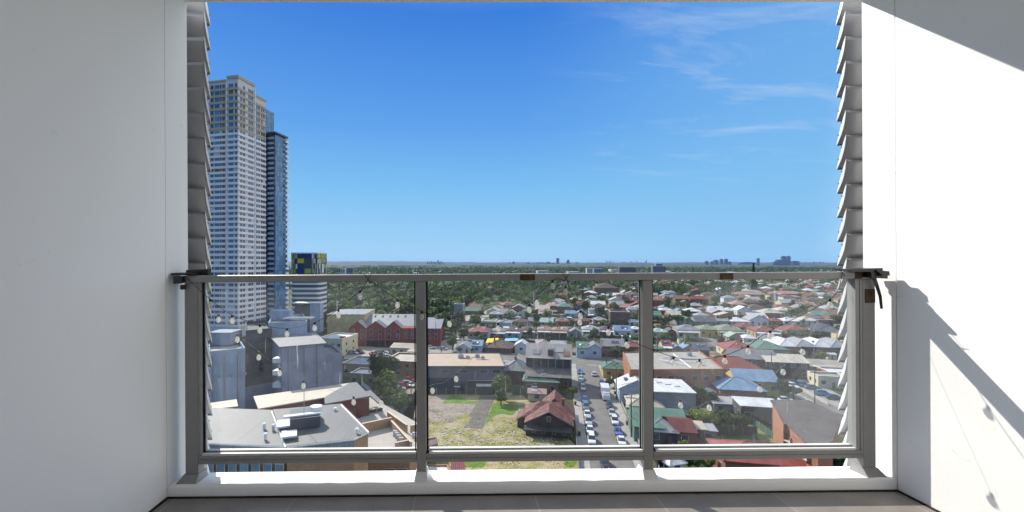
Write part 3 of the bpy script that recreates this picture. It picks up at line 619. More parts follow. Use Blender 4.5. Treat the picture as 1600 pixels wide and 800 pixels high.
def ordw(n):
    ones = ['first', 'second', 'third', 'fourth', 'fifth', 'sixth', 'seventh', 'eighth', 'ninth', 'tenth', 'eleventh', 'twelfth', 'thirteenth', 'fourteenth', 'fifteenth', 'sixteenth', 'seventeenth', 'eighteenth', 'nineteenth', 'twentieth']
    tens = {2: 'twenty', 3: 'thirty', 4: 'forty', 5: 'fifty', 6: 'sixty', 7: 'seventy', 8: 'eighty', 9: 'ninety'}
    if n < 20: return ones[n]
    k = n + 1; return tens[k // 10] + '-' + ones[k % 10 - 1] if k % 10 else tens[k // 10][:-1] + 'ieth'
NEARC = [crown_mesh(50 + i, 2200, .10, 15 + 2 * i, 1.0 + .12 * i) for i in range(4)]
MIDC = [crown_mesh(80 + i, 420, .17, 11 + i, .9 + .12 * i) for i in range(6)]
CONC_ = conifer_mesh(5, 900, .13)
def trunk_mesh(seed, near):
    r_ = random.Random(seed); mb = MB(); mb.tube([(0, 0, 0), (.02, .01, .3), (-.01, .03, .62), (.02, 0, .8)], .05, 7 if near else 4, taper=[.06, .045, .035, .02])
    if near:
        for k in range(5):
            a = k * 1.3 + r_.random(); z = .32 + .08 * k; mb.tube([(0, 0, z), (math.cos(a) * .13, math.sin(a) * .13, z + .12), (math.cos(a) * .26, math.sin(a) * .26, z + .2)], .02, 5, taper=[.026, .016, .007])
    me = bpy.data.meshes.new('trunk'); me.from_pydata(mb.v, [], mb.f); me.materials.append(BARK); return me
TRK = [trunk_mesh(1, True), trunk_mesh(2, False)]
tcount = 0
def tree(x, y, h, r, label, group=None, leaf=0, near=None, con=False, z0=0.0, name='tree', cat='tree'):
    global tcount; tcount += 1
    near = y < 260 if near is None else near
    root = tag(empty(name, (x, y, z0), random.uniform(0, 6.28)), label, cat, group)
    me = CONC_ if con else (NEARC if near else MIDC)[tcount % (4 if near else 6)]
    c = bpy.data.objects.new('crown', me); col.objects.link(c); c.parent = root
    if con: c.location = (0, 0, h * .48); c.scale = (r * 2.2, r * 2.2, h * .52)
    else: hc = min(h * .8, r * 2.0 if near else r * 1.8) / 2; c.location = (0, 0, h - hc); c.scale = (r, r * random.uniform(.85, 1.1), hc * 1.15)
    c.material_slots[0].link = 'OBJECT'; c.material_slots[0].material = LEAF[leaf]
    t_ = bpy.data.objects.new('trunk', TRK[0 if near else 1]); col.objects.link(t_); t_.parent = root; t_.scale = (h * .8, h * .8, h * .85) if not con else (h * .3, h * .3, h * .85)
    return root

# ---- vehicles
RUBB = mat('tyre_rubber', (.02, .02, .02), .8); RIM = mat('alloy_rim', (.4, .4, .42), .3, .8); LAMP = mat('headlight_lens', (.6, .62, .65), .1, 0, None, .05, spec=.8); TAIL = mat('tail_light_lens', (.35, .02, .02), .2)
def paint(nm, c):
    m, t, b = newmat(nm + '_car_paint'); b.inputs['Base Color'].default_value = (*c, 1); b.inputs['Roughness'].default_value = .28; b.inputs['Coat Weight'].default_value = .6; b.inputs['Metallic'].default_value = .15; return m
PAINT = {'white': paint('white', (.72, .72, .72)), 'silver': paint('silver', (.42, .43, .45)), 'blue': paint('blue', (.04, .10, .38)), 'light blue': paint('light_blue', (.13, .30, .55)), 'black': paint('black', (.02, .02, .025)), 'red': paint('red', (.42, .02, .02)), 'grey': paint('grey', (.13, .135, .145)), 'steel blue': paint('steel_blue', (.16, .24, .40)), 'bright blue': paint('bright_blue', (.05, .25, .55))}
def ring(y, hw, zb, zt, tw): return [(-hw, y, zb), (hw, y, zb), (hw * 1.0, y, (zb + zt) / 2), (tw, y, zt), (-tw, y, zt), (-hw * 1.0, y, (zb + zt) / 2)]
def loft(mb, rings, mi=0):
    n_ = len(rings[0]); b = len(mb.v); mb.v += [q for r_ in rings for q in r_]
    for i in range(len(rings) - 1):
        for k in range(n_): mb.f.append((b + i * n_ + k, b + i * n_ + (k + 1) % n_, b + (i + 1) * n_ + (k + 1) % n_, b + (i + 1) * n_ + k)); mb.mi.append(mi)
    mb.f += [tuple(b + k for k in range(n_))[::-1], tuple(b + (len(rings) - 1) * n_ + k for k in range(n_))]; mb.mi += [mi, mi]; return mb
def make_car(kind):
    root = empty('parked_car', (0, 0, -500)); ln = {'hatch': 4.0, 'sedan': 4.6, 'suv': 4.6}[kind]; hw = .88; zt = {'hatch': 1.45, 'sedan': 1.42, 'suv': 1.7}[kind]; bz = .88 if kind != 'suv' else 1.02; L2 = ln / 2
    b = MB(); loft(b, [ring(-L2, .72, .35, .62, .66), ring(-L2 + .12, .82, .25, .72, .76), ring(-L2 + .9, hw, .22, bz - .04, .8), ring(-.3, hw, .22, bz, .82), ring(L2 - .9, hw, .22, bz + .02, .82), ring(L2 - .12, .84, .28, bz - .02, .76), ring(L2, .74, .38, bz - .12, .68)])
    b.build('body', PAINT['white'], root, smooth=True, bevel=.05)
    f0, f1 = -L2 + 1.05, -L2 + 1.85; r1, r0 = (L2 - .75, L2 - .2) if kind != 'sedan' else (L2 - 1.45, L2 - .8)
    g = MB(); loft(g, [[(-.78, f0, bz - .05), (.78, f0, bz - .05), (.77, f0 + .02, bz), (-.77, f0 + .02, bz)], [(-.79, f1, bz - .05), (.79, f1, bz - .05), (.62, f1, zt - .05), (-.62, f1, zt - .05)], [(-.79, r1, bz - .05), (.79, r1, bz - .05), (.62, r1, zt - .06), (-.62, r1, zt - .06)], [(-.77, r0, bz - .05), (.77, r0, bz - .05), (.74, r0 - .03, bz + .03), (-.74, r0 - .03, bz + .03)]])
    g.build('windows', GLASSWIN, root)
    rf = MB(); loft(rf, [[(-.61, f1 - .04, zt - .07), (.61, f1 - .04, zt - .07), (.56, f1 + .02, zt), (-.56, f1 + .02, zt)], [(-.63, (f1 + r1) / 2, zt - .05), (.63, (f1 + r1) / 2, zt - .05), (.58, (f1 + r1) / 2, zt + .04), (-.58, (f1 + r1) / 2, zt + .04)], [(-.61, r1 + .03, zt - .08), (.61, r1 + .03, zt - .08), (.56, r1, zt), (-.56, r1, zt)]])
    rf.build('roof', PAINT['white'], root, smooth=False)
    for sx in (-1, 1):
        for sy in (-1, 1):
            wy = sy * (L2 - .85); wr = .33 if kind != 'suv' else .37
            wo_ = MB().tube([(sx * .70, wy, wr), (sx * .90, wy, wr)], wr, 14).build('wheel', RUBB, root); MB().tube([(sx * .895, wy, wr), (sx * .915, wy, wr)], wr * .6, 10).build('rim', RIM, wo_)
        MB().box(*sorted((sx * .42, sx * .74)), -L2 + .02, -L2 + .14, .56, .70).build('headlight', LAMP, root); MB().box(*sorted((sx * .5, sx * .76)), L2 - .1, L2 - .01, .62, .78).build('tail_light', TAIL, root)
        MB().box(*sorted((sx * .86, sx * 1.03)), f1 - .35, f1 - .2, bz - .02, bz + .12).build('mirror', PAINT['white'], root)
    return root
CARS = {k: make_car(k) for k in ('hatch', 'sedan', 'suv')}; carn = 0; used_c = set()
def car(x, y, rz, c, kind, label, group, z=.03):
    proto = CARS[kind]
    if kind in used_c: r_ = copy_tree(proto)
    else: r_ = proto; used_c.add(kind)
    r_.location = (x, y, z); r_.rotation_euler.z = rz; tag(r_, label, 'car', group)
    for ch in r_.children:
        if ch.name.split('.')[0] in ('body', 'roof', 'mirror'): ch.material_slots[0].link = 'OBJECT'; ch.material_slots[0].material = PAINT[c]
    return r_
def flat(name, pts, z, m, label=None, structure=True):
    """a sheet lying on the ground; pts are ground points"""
    mb = MB(); mb.add([(p[0], p[1], z) for p in pts], [tuple(range(len(pts)))]); o = mb.build(name, m); o.data.polygons[0].normal
    me = o.data
    if me.polygons[0].normal.z < 0: me.flip_normals()
    if structure: o['kind'] = 'structure'
    return o
# ------------------------------------------------------------------ ground, streets
def groundmat():
    m, t, b = newmat('town_ground'); n = t.nodes; l = t.links; b.inputs['Roughness'].default_value = .95; b.inputs['Specular IOR Level'].default_value = .1
    geo = n.new('ShaderNodeNewGeometry'); p_ = geo.outputs['Position']
    def nz(s, d=5): q = n.new('ShaderNodeTexNoise'); q.inputs['Scale'].default_value = s; q.inputs['Detail'].default_value = d; q.inputs['Roughness'].default_value = .6; l.new(p_, q.inputs['Vector']); return q.outputs[0]
    def ramp(v, els):
        r_ = n.new('ShaderNodeValToRGB'); e = r_.color_ramp.elements; e[0].position, e[0].color = els[0][0], (*els[0][1], 1); e[1].position, e[1].color = els[-1][0], (*els[-1][1], 1)
        for ps, c in els[1:-1]: q = e.new(ps); q.color = (*c, 1)
        l.new(v, r_.inputs[0]); return r_.outputs[0]
    near = ramp(nz(.06, 8), [(.40, (.03, .05, .016)), (.50, (.055, .07, .028)), (.57, (.11, .10, .07)), (.64, (.19, .17, .14))])
    far = ramp(nz(.004, 9), [(.35, (.020, .033, .014)), (.52, (.035, .05, .022)), (.6, (.07, .08, .045)), (.68, (.13, .12, .09))])
    ln = n.new('ShaderNodeVectorMath'); ln.operation = 'LENGTH'; l.new(p_, ln.inputs[0]); mr = n.new('ShaderNodeMapRange'); mr.inputs['From Min'].default_value = 600; mr.inputs['From Max'].default_value = 1300; l.new(ln.outputs['Value'], mr.inputs['Value'])
    mx = n.new('ShaderNodeMixRGB'); l.new(mr.outputs[0], mx.inputs[0]); l.new(near, mx.inputs[1]); l.new(far, mx.inputs[2]); l.new(mx.outputs[0], b.inputs['Base Color']); return m
GM = groundmat()
gmb = MB(); rad = [0, 60, 150, 300, 600, 1200, 2500, 5000, 9000, 16000, 40000]; ns = 48
vs = [(0, 0, 0)] + [(r_ * math.cos(2 * math.pi * k / ns), r_ * math.sin(2 * math.pi * k / ns), 0) for r_ in rad[1:] for k in range(ns)]
fs = [(0, 1 + k, 1 + (k + 1) % ns) for k in range(ns)] + [(1 + i * ns + k, 1 + (i + 1) * ns + k, 1 + (i + 1) * ns + (k + 1) % ns, 1 + i * ns + (k + 1) % ns) for i in range(len(rad) - 2) for k in range(ns)]
gmb.add(vs, fs); gmb.build('ground', GM)['kind'] = 'structure'
# wooded ridges towards the horizon
HM = mat('far_bushland', (.028, .042, .022), .95, noise=.5, ns=.0022, c2=(.05, .06, .04))
for (Y0_, a0, base, amp, seed) in ((5200, 0, 14, 16, 1), (8200, 0, 36, 22, 2), (12500, 0, 74, 26, 3)):
    mb = MB(); nn = 220; r_ = random.Random(seed); ph = [r_.uniform(0, 6.28) for _ in range(8)]
    for i in range(nn + 1):
        x = (-1.6 + 3.4 * i / nn) * Y0_
        hgt = base + amp * sum(math.sin(x / Y0_ * fq + p_) / (1 + k * .55) for k, (fq, p_) in enumerate(zip((2.1, 4.7, 9, 17, 31, 55, 90, 140), ph))) * .42 + (16 if x / Y0_ < -.12 and seed == 3 else 0) + r_.uniform(-2.5, 2.5)
        mb.v += [(x, Y0_ - 1500, -1), (x, Y0_ - 600, max(2, hgt * .55 + r_.uniform(-2, 2))), (x, Y0_, max(4, hgt)), (x, Y0_ + 1500, -1)]
    for i in range(nn):
        for j in range(3): mb.f.append((i * 4 + j, (i + 1) * 4 + j, (i + 1) * 4 + j + 1, i * 4 + j + 1)); mb.mi.append(0)
    mb.build('hills', HM, smooth=True)['kind'] = 'structure'

ASPH = mat('worn_asphalt', (.155, .148, .14), .9, noise=.25, ns=.3); PATH = mat('concrete_footpath', (.30, .29, .27), .9, noise=.25, ns=.6); LINE = mat('road_paint', (.6, .6, .58), .7)
def strip(name, s0, s1, t0, t1, z, m): return flat(name, [P(s0, t0), P(s1, t0), P(s1, t1), P(s0, t1)], z, m)
def kerbed(name, s0, s1, t0, t1, m=PATH, h=.13):
    mb = MB(); mb.prism([P(s0, t0, .0), P(s1, t0, .0), P(s1, t1, .0), P(s0, t1, .0)], (0, 0, h)); o = mb.build(name, m); o['kind'] = 'structure'; return o
strip('road', -60, 82, -4.4, 4.4, .03, ASPH)
strip('road', 82, 96, -130, 190, .034, ASPH)
strip('road', -60, 82, 63, 71, .03, ASPH)
strip('road', -25, 82, -65, -56, .03, ASPH); strip('road', 96, 330, -64, -56, .03, ASPH)
strip('road', 96, 330, 64, 71, .03, ASPH)
for a, b_ in ((-6.6, -4.4), (4.4, 6.8)): kerbed('pavement', -60, 81.9, a, b_)
for a, b_ in ((60.5, 63), (71, 73.5)): kerbed('pavement', -60, 81.9, a, b_)
kerbed('pavement', 96.1, 98.6, -130, 190); kerbed('pavement', 79.6, 81.95, -55.9, -6.7); kerbed('pavement', 79.6, 81.95, 6.9, 60.4)
mb = MB()
for i in range(9):
    s = 83.5; t0 = -5.5 + i * .0
for t_ in range(-120, 180, 9): mb.add([P(89, t_, .045), P(89, t_ + 3, .045), P(89.15, t_ + 3, .045), P(89.15, t_, .045)], [(0, 3, 2, 1)])
mb.add([P(81.0, .2, .045), P(81.0, 4.1, .045), P(81.35, 4.1, .045), P(81.35, .2, .045)], [(0, 3, 2, 1)])
o = mb.build('road_marking', LINE); o['kind'] = 'structure'

c1 = lambda x, y: (660 + x / 4.5714, 430 + y / 4.5714)
c2 = lambda x, y: (1010 + x / 4.5714, 430 + y / 4.5714)
c3 = lambda x, y: (660 + x / 4.5714, 570 + y / 4.5714)
c4 = lambda x, y: (1010 + x / 4.5714, 570 + y / 4.5714)
c5 = lambda x, y: (310 + x / 4.5714, 430 + y / 4.5714)
c6 = lambda x, y: (310 + x / 4.5714, 570 + y / 4.5714)
def g3(*pts): return [gp(*c3(x, y)) for x, y in pts]
def g4(*pts): return [gp(*c4(x, y)) for x, y in pts]
# ---- vacant lot
def lotmat(name, els, s=.25, s2=2.2):
    m, t, b = newmat(name); n = t.nodes; l = t.links; b.inputs['Roughness'].default_value = .95; b.inputs['Specular IOR Level'].default_value = .1; tcn = n.new('ShaderNodeTexCoord')
    a = n.new('ShaderNodeTexNoise'); a.inputs['Scale'].default_value = s; a.inputs['Detail'].default_value = 9; a.inputs['Roughness'].default_value = .72; l.new(tcn.outputs['Object'], a.inputs['Vector'])
    a2 = n.new('ShaderNodeTexNoise'); a2.inputs['Scale'].default_value = s2; a2.inputs['Detail'].default_value = 5; l.new(tcn.outputs['Object'], a2.inputs['Vector'])
    f = mth(t, 'ADD', mth(t, 'MULTIPLY', a.outputs[0], .7), mth(t, 'MULTIPLY', a2.outputs[0], .3)); r_ = n.new('ShaderNodeValToRGB'); e = r_.color_ramp.elements
    e[0].position, e[0].color = els[0][0], (*els[0][1], 1); e[1].position, e[1].color = els[-1][0], (*els[-1][1], 1)
    for ps, c in els[1:-1]: q = e.new(ps); q.color = (*c, 1)
    l.new(f, r_.inputs[0]); l.new(r_.outputs[0], b.inputs['Base Color']); return m
LOT = lotmat('rough_lot_grass', [(.36, (.10, .15, .025)), (.45, (.19, .19, .06)), (.51, (.27, .23, .12)), (.56, (.36, .31, .23)), (.62, (.15, .17, .055))])
SLAB = lotmat('broken_slab', [(.38, (.15, .13, .105)), (.5, (.25, .215, .18)), (.62, (.30, .26, .22))], .2, 1.2)
DRIV = lotmat('old_driveway', [(.4, (.10, .092, .082)), (.55, (.15, .138, .125)), (.65, (.20, .185, .165))], .4, 1.5)
GRASS = lotmat('green_grass', [(.38, (.06, .12, .018)), (.5, (.10, .18, .03)), (.62, (.16, .21, .055))], .5, 3)
flat('vacant_lot', g3((-120, 200), (700, 200), (1120, 600), (1180, 820), (-250, 820)), .02, LOT)
flat('slab', g3((-100, 210), (200, 215), (160, 272), (400, 280), (370, 330), (250, 372), (215, 415), (30, 412), (-150, 400)), .05, SLAB)
flat('lawn', g3((200, 220), (245, 216), (300, 240), (330, 258), (400, 262), (385, 280), (220, 276), (140, 268), (170, 250)), .065, GRASS)
flat('driveway', g3((415, 218), (525, 222), (470, 345), (430, 458), (300, 448), (360, 375), (330, 365), (380, 290)), .07, DRIV)
flat('lawn', g3((505, 285), (540, 268), (600, 280), (690, 290), (670, 330), (640, 360), (560, 350), (500, 372), (455, 420), (470, 360)), .055, GRASS)
flat('lawn', g3((700, 285), (755, 290), (750, 310), (690, 300)), .06, GRASS)
flat('slab', g3((690, 305), (745, 300), (760, 335), (740, 345), (680, 335)), .075, SLAB)
flat('lawn', g3((310, 690), (460, 695), (430, 735), (290, 730)), .06, GRASS); flat('lawn', g3((1010, 690), (1105, 685), (1085, 725), (1030, 728)), .06, GRASS)
# lawns and yards on the right
flat('lawn', g4((380, 440), (500, 450), (740, 462), (740, 492), (520, 480), (400, 462)), .05, GRASS); flat('lawn', g4((540, 560), (760, 560), (760, 585), (540, 585)), .05, GRASS)
flat('lawn', g4((705, 380), (760, 420), (960, 570), (840, 570), (720, 440)), .055, lotmat('mossy_verge', [(.4, (.09, .13, .03)), (.5, (.16, .17, .06)), (.6, (.22, .20, .11))], .4, 2))
flat('car_park', g4((1060, 150), (1200, 110), (1420, 240), (1420, 330), (1240, 250)), .04, mat('pale_forecourt', (.24, .23, .21), .9, noise=.3))
for i, (a, b_) in enumerate(((430, 455), (462, 488), (497, 515), (520, 545))):
    flat('lawn', g3((1455 + i * 8, a), (1495 + i * 10, a), (1500 + i * 12, b_), (1462 + i * 8, b_)), .05, GRASS)
flat('car_park', [gp(*c5(x, y)) for x, y in ((1040, 560), (1200, 500), (1380, 540), (1550, 585), (1550, 640), (1250, 600), (1040, 600))], .05, mat('pale_concrete_yard', (.30, .27, .23), .9, noise=.3))
flat('car_park', [gp(*c1(x, y)) for x, y in ((90, 480), (190, 455), (245, 500), (200, 560), (40, 560))], .05, mat('pale_concrete_yard', (.30, .27, .23), .9, noise=.3))
flat('car_park', [gp(*c1(x, y)) for x, y in ((300, 300), (440, 250), (520, 262), (470, 300), (400, 330), (310, 345))], .05, mat('pale_concrete_yard', (.30, .27, .23), .9, noise=.3))
flat('lane', [gp(*q) for q in ((590, 645), (622, 600), (640, 590), (662, 600), (648, 640), (640, 700), (600, 700))], .05, mat('tan_lane', (.27, .235, .19), .9, noise=.35))

# ------------------------------------------------------------------ town houses, row by row
ROWS = []
def row(zone, cc, items, group):
    ROWS.append((zone, cc, items, group))
ORD = ['first', 'second', 'third', 'fourth', 'fifth', 'sixth', 'seventh', 'eighth', 'ninth', 'tenth', 'eleventh', 'twelfth', 'thirteenth', 'fourteenth', 'fifteenth', 'sixteenth']
g_ = None
# (x0, x1, eave y, base y, kind, roof, wall, extras)
row('front row past the crossroad', c1, [
    (238, 345, 525, 558, 'gy', 'lightgrey', 'white', {}), (350, 425, 500, 557, 'gx', 'blue', 'paleblue', {}), (440, 636, 527, 560, 'hip', 'brown', 'brown', {'k': 'tile', 'chim': 1}),
    (660, 750, 500, 558, 'gy', 'white', 'white', {}), (810, 912, 500, 560, 'hip', 'pink', 'tan', {}), (915, 1030, 500, 562, 'sk', 'lightgrey', 'white', {}),
    (1102, 1182, 515, 590, 'gx', 'green', 'paleblue', {}), (1184, 1278, 515, 594, 'gy', 'grey', 'paleblue', {}), (1285, 1440, 505, 585, 'gx', 'grey', 'brown', {}), (1450, 1550, 510, 570, 'hip', 'red', 'brick', {})], 'houses across the side street')
row('second row past the crossroad', c1, [
    (322, 472, 405, 455, 'hip', 'red', 'palegrey', {}), (487, 594, 400, 440, 'hip', 'grey', 'cream', {'awn': 'white'}), (597, 698, 396, 455, 'hip', 'brown', 'paleblue', {'awn': 'white', 'k': 'tile'}),
    (703, 804, 390, 440, 'hip', 'brown', 'cream', {'awn': 'white', 'k': 'tile'}), (822, 928, 390, 450, 'hip', 'orange', 'brown', {'awn': 'white', 'k': 'tile'}), (930, 1032, 394, 458, 'hip', 'orange', 'dark', {'awn': 'cream', 'k': 'tile', 'chim': 1}),
    (1045, 1138, 410, 458, 'gy', 'grey', 'grey', {}), (1145, 1262, 388, 432, 'hip', 'lightgrey', 'white', {'awn': 'white'}), (1264, 1362, 388, 428, 'hip', 'brown', 'brown', {'awn': 'white'}),
    (1372, 1488, 395, 445, 'gx', 'blue', 'white', {}), (1492, 1556, 385, 425, 'hip', 'white', 'white', {})], 'houses with back awnings')
row('third row past the crossroad', c1, [
    (415, 518, 335, 372, 'flat', 'palegreen', 'cream', {}), (530, 632, 338, 385, 'hip', 'lightgrey', 'paleblue', {'chim': 1}), (652, 746, 332, 372, 'hip', 'brown', 'cream', {'k': 'tile'}),
    (755, 812, 325, 362, 'gx', 'grey', 'cream', {}), (838, 932, 335, 362, 'gx', 'palegreen', 'grey', {}), (955, 1046, 330, 362, 'hip', 'terracotta', 'brick', {'k': 'tile'}), (1094, 1190, 328, 366, 'hip', 'darkred', 'brown', {}),
    (1220, 1315, 322, 356, 'hip', 'lightgrey', 'cream', {}), (1480, 1552, 335, 370, 'hip', 'white', 'white', {})], 'houses in the middle rows')
row('fourth row past the crossroad', c1, [
    (475, 572, 278, 306, 'hip', 'lightgrey', 'grey', {}), (604, 664, 268, 296, 'gy', 'palegreen', 'cream', {}), (676, 760, 275, 303, 'gy', 'grey', 'white', {}), (828, 928, 262, 294, 'hip', 'orange', 'white', {'k': 'tile', 'awn': 'white'}),
    (1020, 1092, 272, 302, 'gx', 'blue', 'paleblue', {}), (1097, 1172, 272, 302, 'gy', 'blue', 'paleblue', {}), (1190, 1262, 250, 300, 'sk', 'grey', 'white', {}), (1468, 1550, 245, 282, 'hip', 'lightgrey', 'white', {})], 'houses in the middle rows')
row('wooded slope beyond the rows', c1, [
    (325, 415, 225, 256, 'hip', 'terracotta', 'brick', {'k': 'tile'}), (574, 678, 212, 236, 'hip', 'terracotta', 'cream', {'k': 'tile', 'rz': .2}), (884, 1048, 218, 244, 'hip', 'pink', 'brown', {'k': 'tile'}), (1158, 1215, 185, 212, 'gy', 'lightgrey', 'white', {}), (1455, 1552, 182, 205, 'hip', 'red', 'brick', {'k': 'tile'})], 'houses among the trees')
row('right pane front row', c2, [
    (42, 118, 530, 566, 'hip', 'green', 'green', {}), (118, 178, 500, 560, 'gx', 'red', 'cream', {'awn': 'white'}), (182, 262, 532, 565, 'gy', 'grey', 'grey', {}), (262, 342, 522, 566, 'gy', 'blue', 'cream', {'chim': 1}), (350, 446, 530, 602, 'gx', 'darkblue', 'dark', {}),
    (585, 795, 532, 592, 'hip', 'red', 'cream', {'awn': 'red', 'chim': 1}), (800, 1002, 528, 602, 'hip', 'green', 'grey', {})], 'houses in the right hand pane')
row('right pane second row', c2, [
    (45, 148, 405, 452, 'hip', 'palegreen', 'cream', {}), (152, 210, 400, 452, 'gy', 'brown', 'brown', {}), (228, 372, 392, 462, 'hip', 'grey', 'cream', {'awn': 'white', 'chim': 1}), (388, 520, 388, 442, 'hip', 'olive', 'yellow', {}),
    (524, 690, 395, 452, 'hip', 'olive', 'yellow', {'awn': 'palegreen'}), (700, 780, 450, 500, 'hip', 'white', 'white', {}), (592, 685, 440, 486, 'gy', 'palegreen', 'tan', {}), (790, 942, 400, 458, 'hip', 'red', 'tan', {'awn': 'white', 'k': 'tile'}), (948, 1008, 415, 452, 'gy', 'grey', 'grey', {}),
    (1012, 1185, 400, 440, 'hip', 'red', 'white', {'k': 'tile', 'chim': 1}), (1238, 1372, 392, 432, 'gy', 'black', 'white', {}), (840, 925, 452, 492, 'gx', 'lightgrey', 'grey', {})], 'houses in the right hand pane')
row('right pane third row', c2, [
    (240, 352, 335, 372, 'gy', 'green', 'green', {}), (358, 496, 330, 374, 'gx', 'darkgrey', 'grey', {}), (500, 606, 330, 364, 'sk', 'grey', 'grey', {}), (612, 728, 330, 366, 'hip', 'white', 'white', {}), (742, 866, 320, 362, 'gy', 'lightgrey', 'white', {}),
    (672, 786, 372, 402, 'hip', 'red', 'cream', {'k': 'tile'}), (898, 986, 328, 356, 'hip', 'red', 'brick', {'k': 'tile'}), (992, 1102, 328, 362, 'hip', 'white', 'paleblue', {}), (1108, 1222, 325, 357, 'hip', 'cream', 'white', {}), (1230, 1330, 325, 362, 'flat', 'brown', 'brown', {})], 'houses in the right hand pane')
row('right pane fourth row', c2, [
    (45, 118, 242, 276, 'hip', 'brown', 'brick', {'k': 'tile'}), (104, 192, 250, 288, 'hip', 'white', 'brown', {}), (202, 280, 262, 288, 'gy', 'blue', 'grey', {}), (288, 392, 258, 302, 'hip', 'white', 'dark', {}), (384, 452, 243, 270, 'hip', 'terracotta', 'cream', {'k': 'tile'}),
    (458, 556, 250, 280, 'gx', 'white', 'white', {}), (560, 648, 252, 282, 'hip', 'white', 'paleblue', {}), (652, 752, 252, 292, 'gy', 'white', 'white', {}), (758, 798, 262, 292, 'hip', 'blue', 'dark', {}), (836, 972, 270, 312, 'hip', 'cream', 'brick', {}),
    (946, 1052, 252, 284, 'hip', 'cream', 'white', {}), (1060, 1178, 254, 282, 'hip', 'terracotta', 'cream', {'k': 'tile'}), (1182, 1288, 252, 288, 'hip', 'brown', 'orange brick', {'k': 'tile'}), (1292, 1380, 262, 290, 'hip', 'red', 'white', {'k': 'tile'})], 'houses in the right hand pane')
row('right pane fifth row', c2, [
    (38, 162, 180, 232, 'hip', 'terracotta', 'brick', {'k': 'tile'}), (500, 575, 112, 150, 'gy', 'white', 'white', {}), (770, 850, 200, 230, 'gy', 'red', 'brick', {'k': 'tile'}), (855, 935, 198, 228, 'hip', 'terracotta', 'brick', {'k': 'tile'}), (1010, 1140, 190, 222, 'hip', 'brown', 'brown', {'k': 'tile'}),
    (1160, 1290, 180, 222, 'hip', 'brown', 'yellow', {'k': 'tile'}), (640, 860, 138, 165, 'hip', 'pink', 'brown', {'k': 'tile'}), (370, 590, 72, 95, 'hip', 'terracotta', 'brick', {'k': 'tile'}), (255, 345, 52, 75, 'hip', 'terracotta', 'brick', {'k': 'tile'}), (910, 1110, 132, 158, 'hip', 'pink', 'brick', {'k': 'tile'})], 'houses in the right hand pane')
WALLC['palegrey'] = (.4, .42, .42)
kindn = {'hip': 'hipped', 'gx': 'gabled', 'gy': 'front gabled', 'flat': 'flat', 'sk': 'sloping'}
nhouse = 0; FOOT = []
for zone, cc, items, grp in ROWS:
    items = sorted(items, key=lambda q: q[0])
    for i, (x0, x1, ye, yb, kd, rc, wc, ex) in enumerate(items):
        a, y0_ = cc(x0, ye); b_, y1_ = cc(x1, yb)
        ez = f'{ORD[i]} house from left in {zone}, {rc if rc not in ("lightgrey","darkgrey","palegreen","darkred","darkblue") else {"lightgrey":"light grey","darkgrey":"dark grey","palegreen":"pale green","darkred":"dark red","darkblue":"dark blue"}[rc]} {kindn[kd]} roof'
        house(a, b_, y0_, y1_, kd, rc, wc, ez, grp, **ex); nhouse += 1
        q = gp((a + b_) / 2, y1_); FOOT.append((q.x, q.y + 5, (b_ - a) / F * q.y / 2 + 3))
# ------------------------------------------------------------------ particular buildings
def named(*a, **k): r_ = house(*a, **k); q = r_.location; FOOT.append((q.x, q.y, (a[1] - a[0]) / F * q.y / 2 + 3)); return r_
# cream roofed warehouse behind the vacant lot
FR = [(668, 572.5), (787, 572.5)]
Yw = 146.0; zw = H - (572.5 - CY) / F * Yw
wh = tag(empty('warehouse', (2, Yw + 10, 0)), 'long cream flat roofed warehouse behind the vacant lot', 'warehouse'); hx0, hx1 = (664 - CX) / F * Yw - 2, (787 - CX) / F * Yw - 2
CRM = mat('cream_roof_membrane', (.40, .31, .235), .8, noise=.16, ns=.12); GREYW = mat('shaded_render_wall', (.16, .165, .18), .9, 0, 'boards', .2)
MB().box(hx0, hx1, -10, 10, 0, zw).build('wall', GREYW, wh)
ro = MB().box(hx0 - .3, hx1 + .3, -10.3, 10.3, zw, zw + .15).build('roof', CRM, wh)
MB().box(hx0 - .45, hx1 + .45, -10.5, -10.2, zw - .35, zw + .22).box(hx1 + .2, hx1 + .5, -10.2, 10.3, zw - .3, zw + .22).box(hx0 - .45, hx1 + .45, 10.2, 10.5, zw - .3, zw + .35).build('fascia', mat('dark_fascia', (.10, .10, .11), .6), wh)
for x, y, s in ((-2.2, 2.2, 1.0), (.2, 1.3, .7), (3.6, 3.2, .8), (5.4, .8, .6)):
    u_ = MB().box(x - s, x + s, y - .6 * s, y + .6 * s, zw + .35, zw + .35 + 1.1 * s).box(x - s * .8, x - s * .6, y - .3, y + .3, zw + .15, zw + .36).box(x + s * .6, x + s * .8, y - .3, y + .3, zw + .15, zw + .36).build('air_conditioner', METALG, wh)
    MB().cyl(x, y, zw + .35 + 1.1 * s, zw + .42 + 1.1 * s, .4 * s, 12).build('fan', DARK, u_)
MB().tube([(-1, 2, zw + .3), (3, 2.6, zw + .3), (3.2, -1, zw + .3), (7.5, -1.2, zw + .3)], .09, 5).build('duct', METALG, wh)
wq = Vector((0, 0, 0))
for x in (-7, -1.2, 5.2, 9.2):
    if hx0 < x < hx1: window(wh, x, -10, zw - 2.2, 2.6, 1.3, 'f')
MB().box(hx0 + 1, hx0 + 9.5, -10.06, -9.9, 0, 4.4).build('roller_door', mat('blue_black_roller_door', (.03, .045, .075), .5, 0, 'boards'), wh)
MB().box(-4.3, -.5, -10.06, -9.9, 0, 3.2).build('roller_door', mat('grey_roller_door', (.11, .11, .12), .5, 0, 'boards'), wh)
FOOT.append((2, 156, 16))
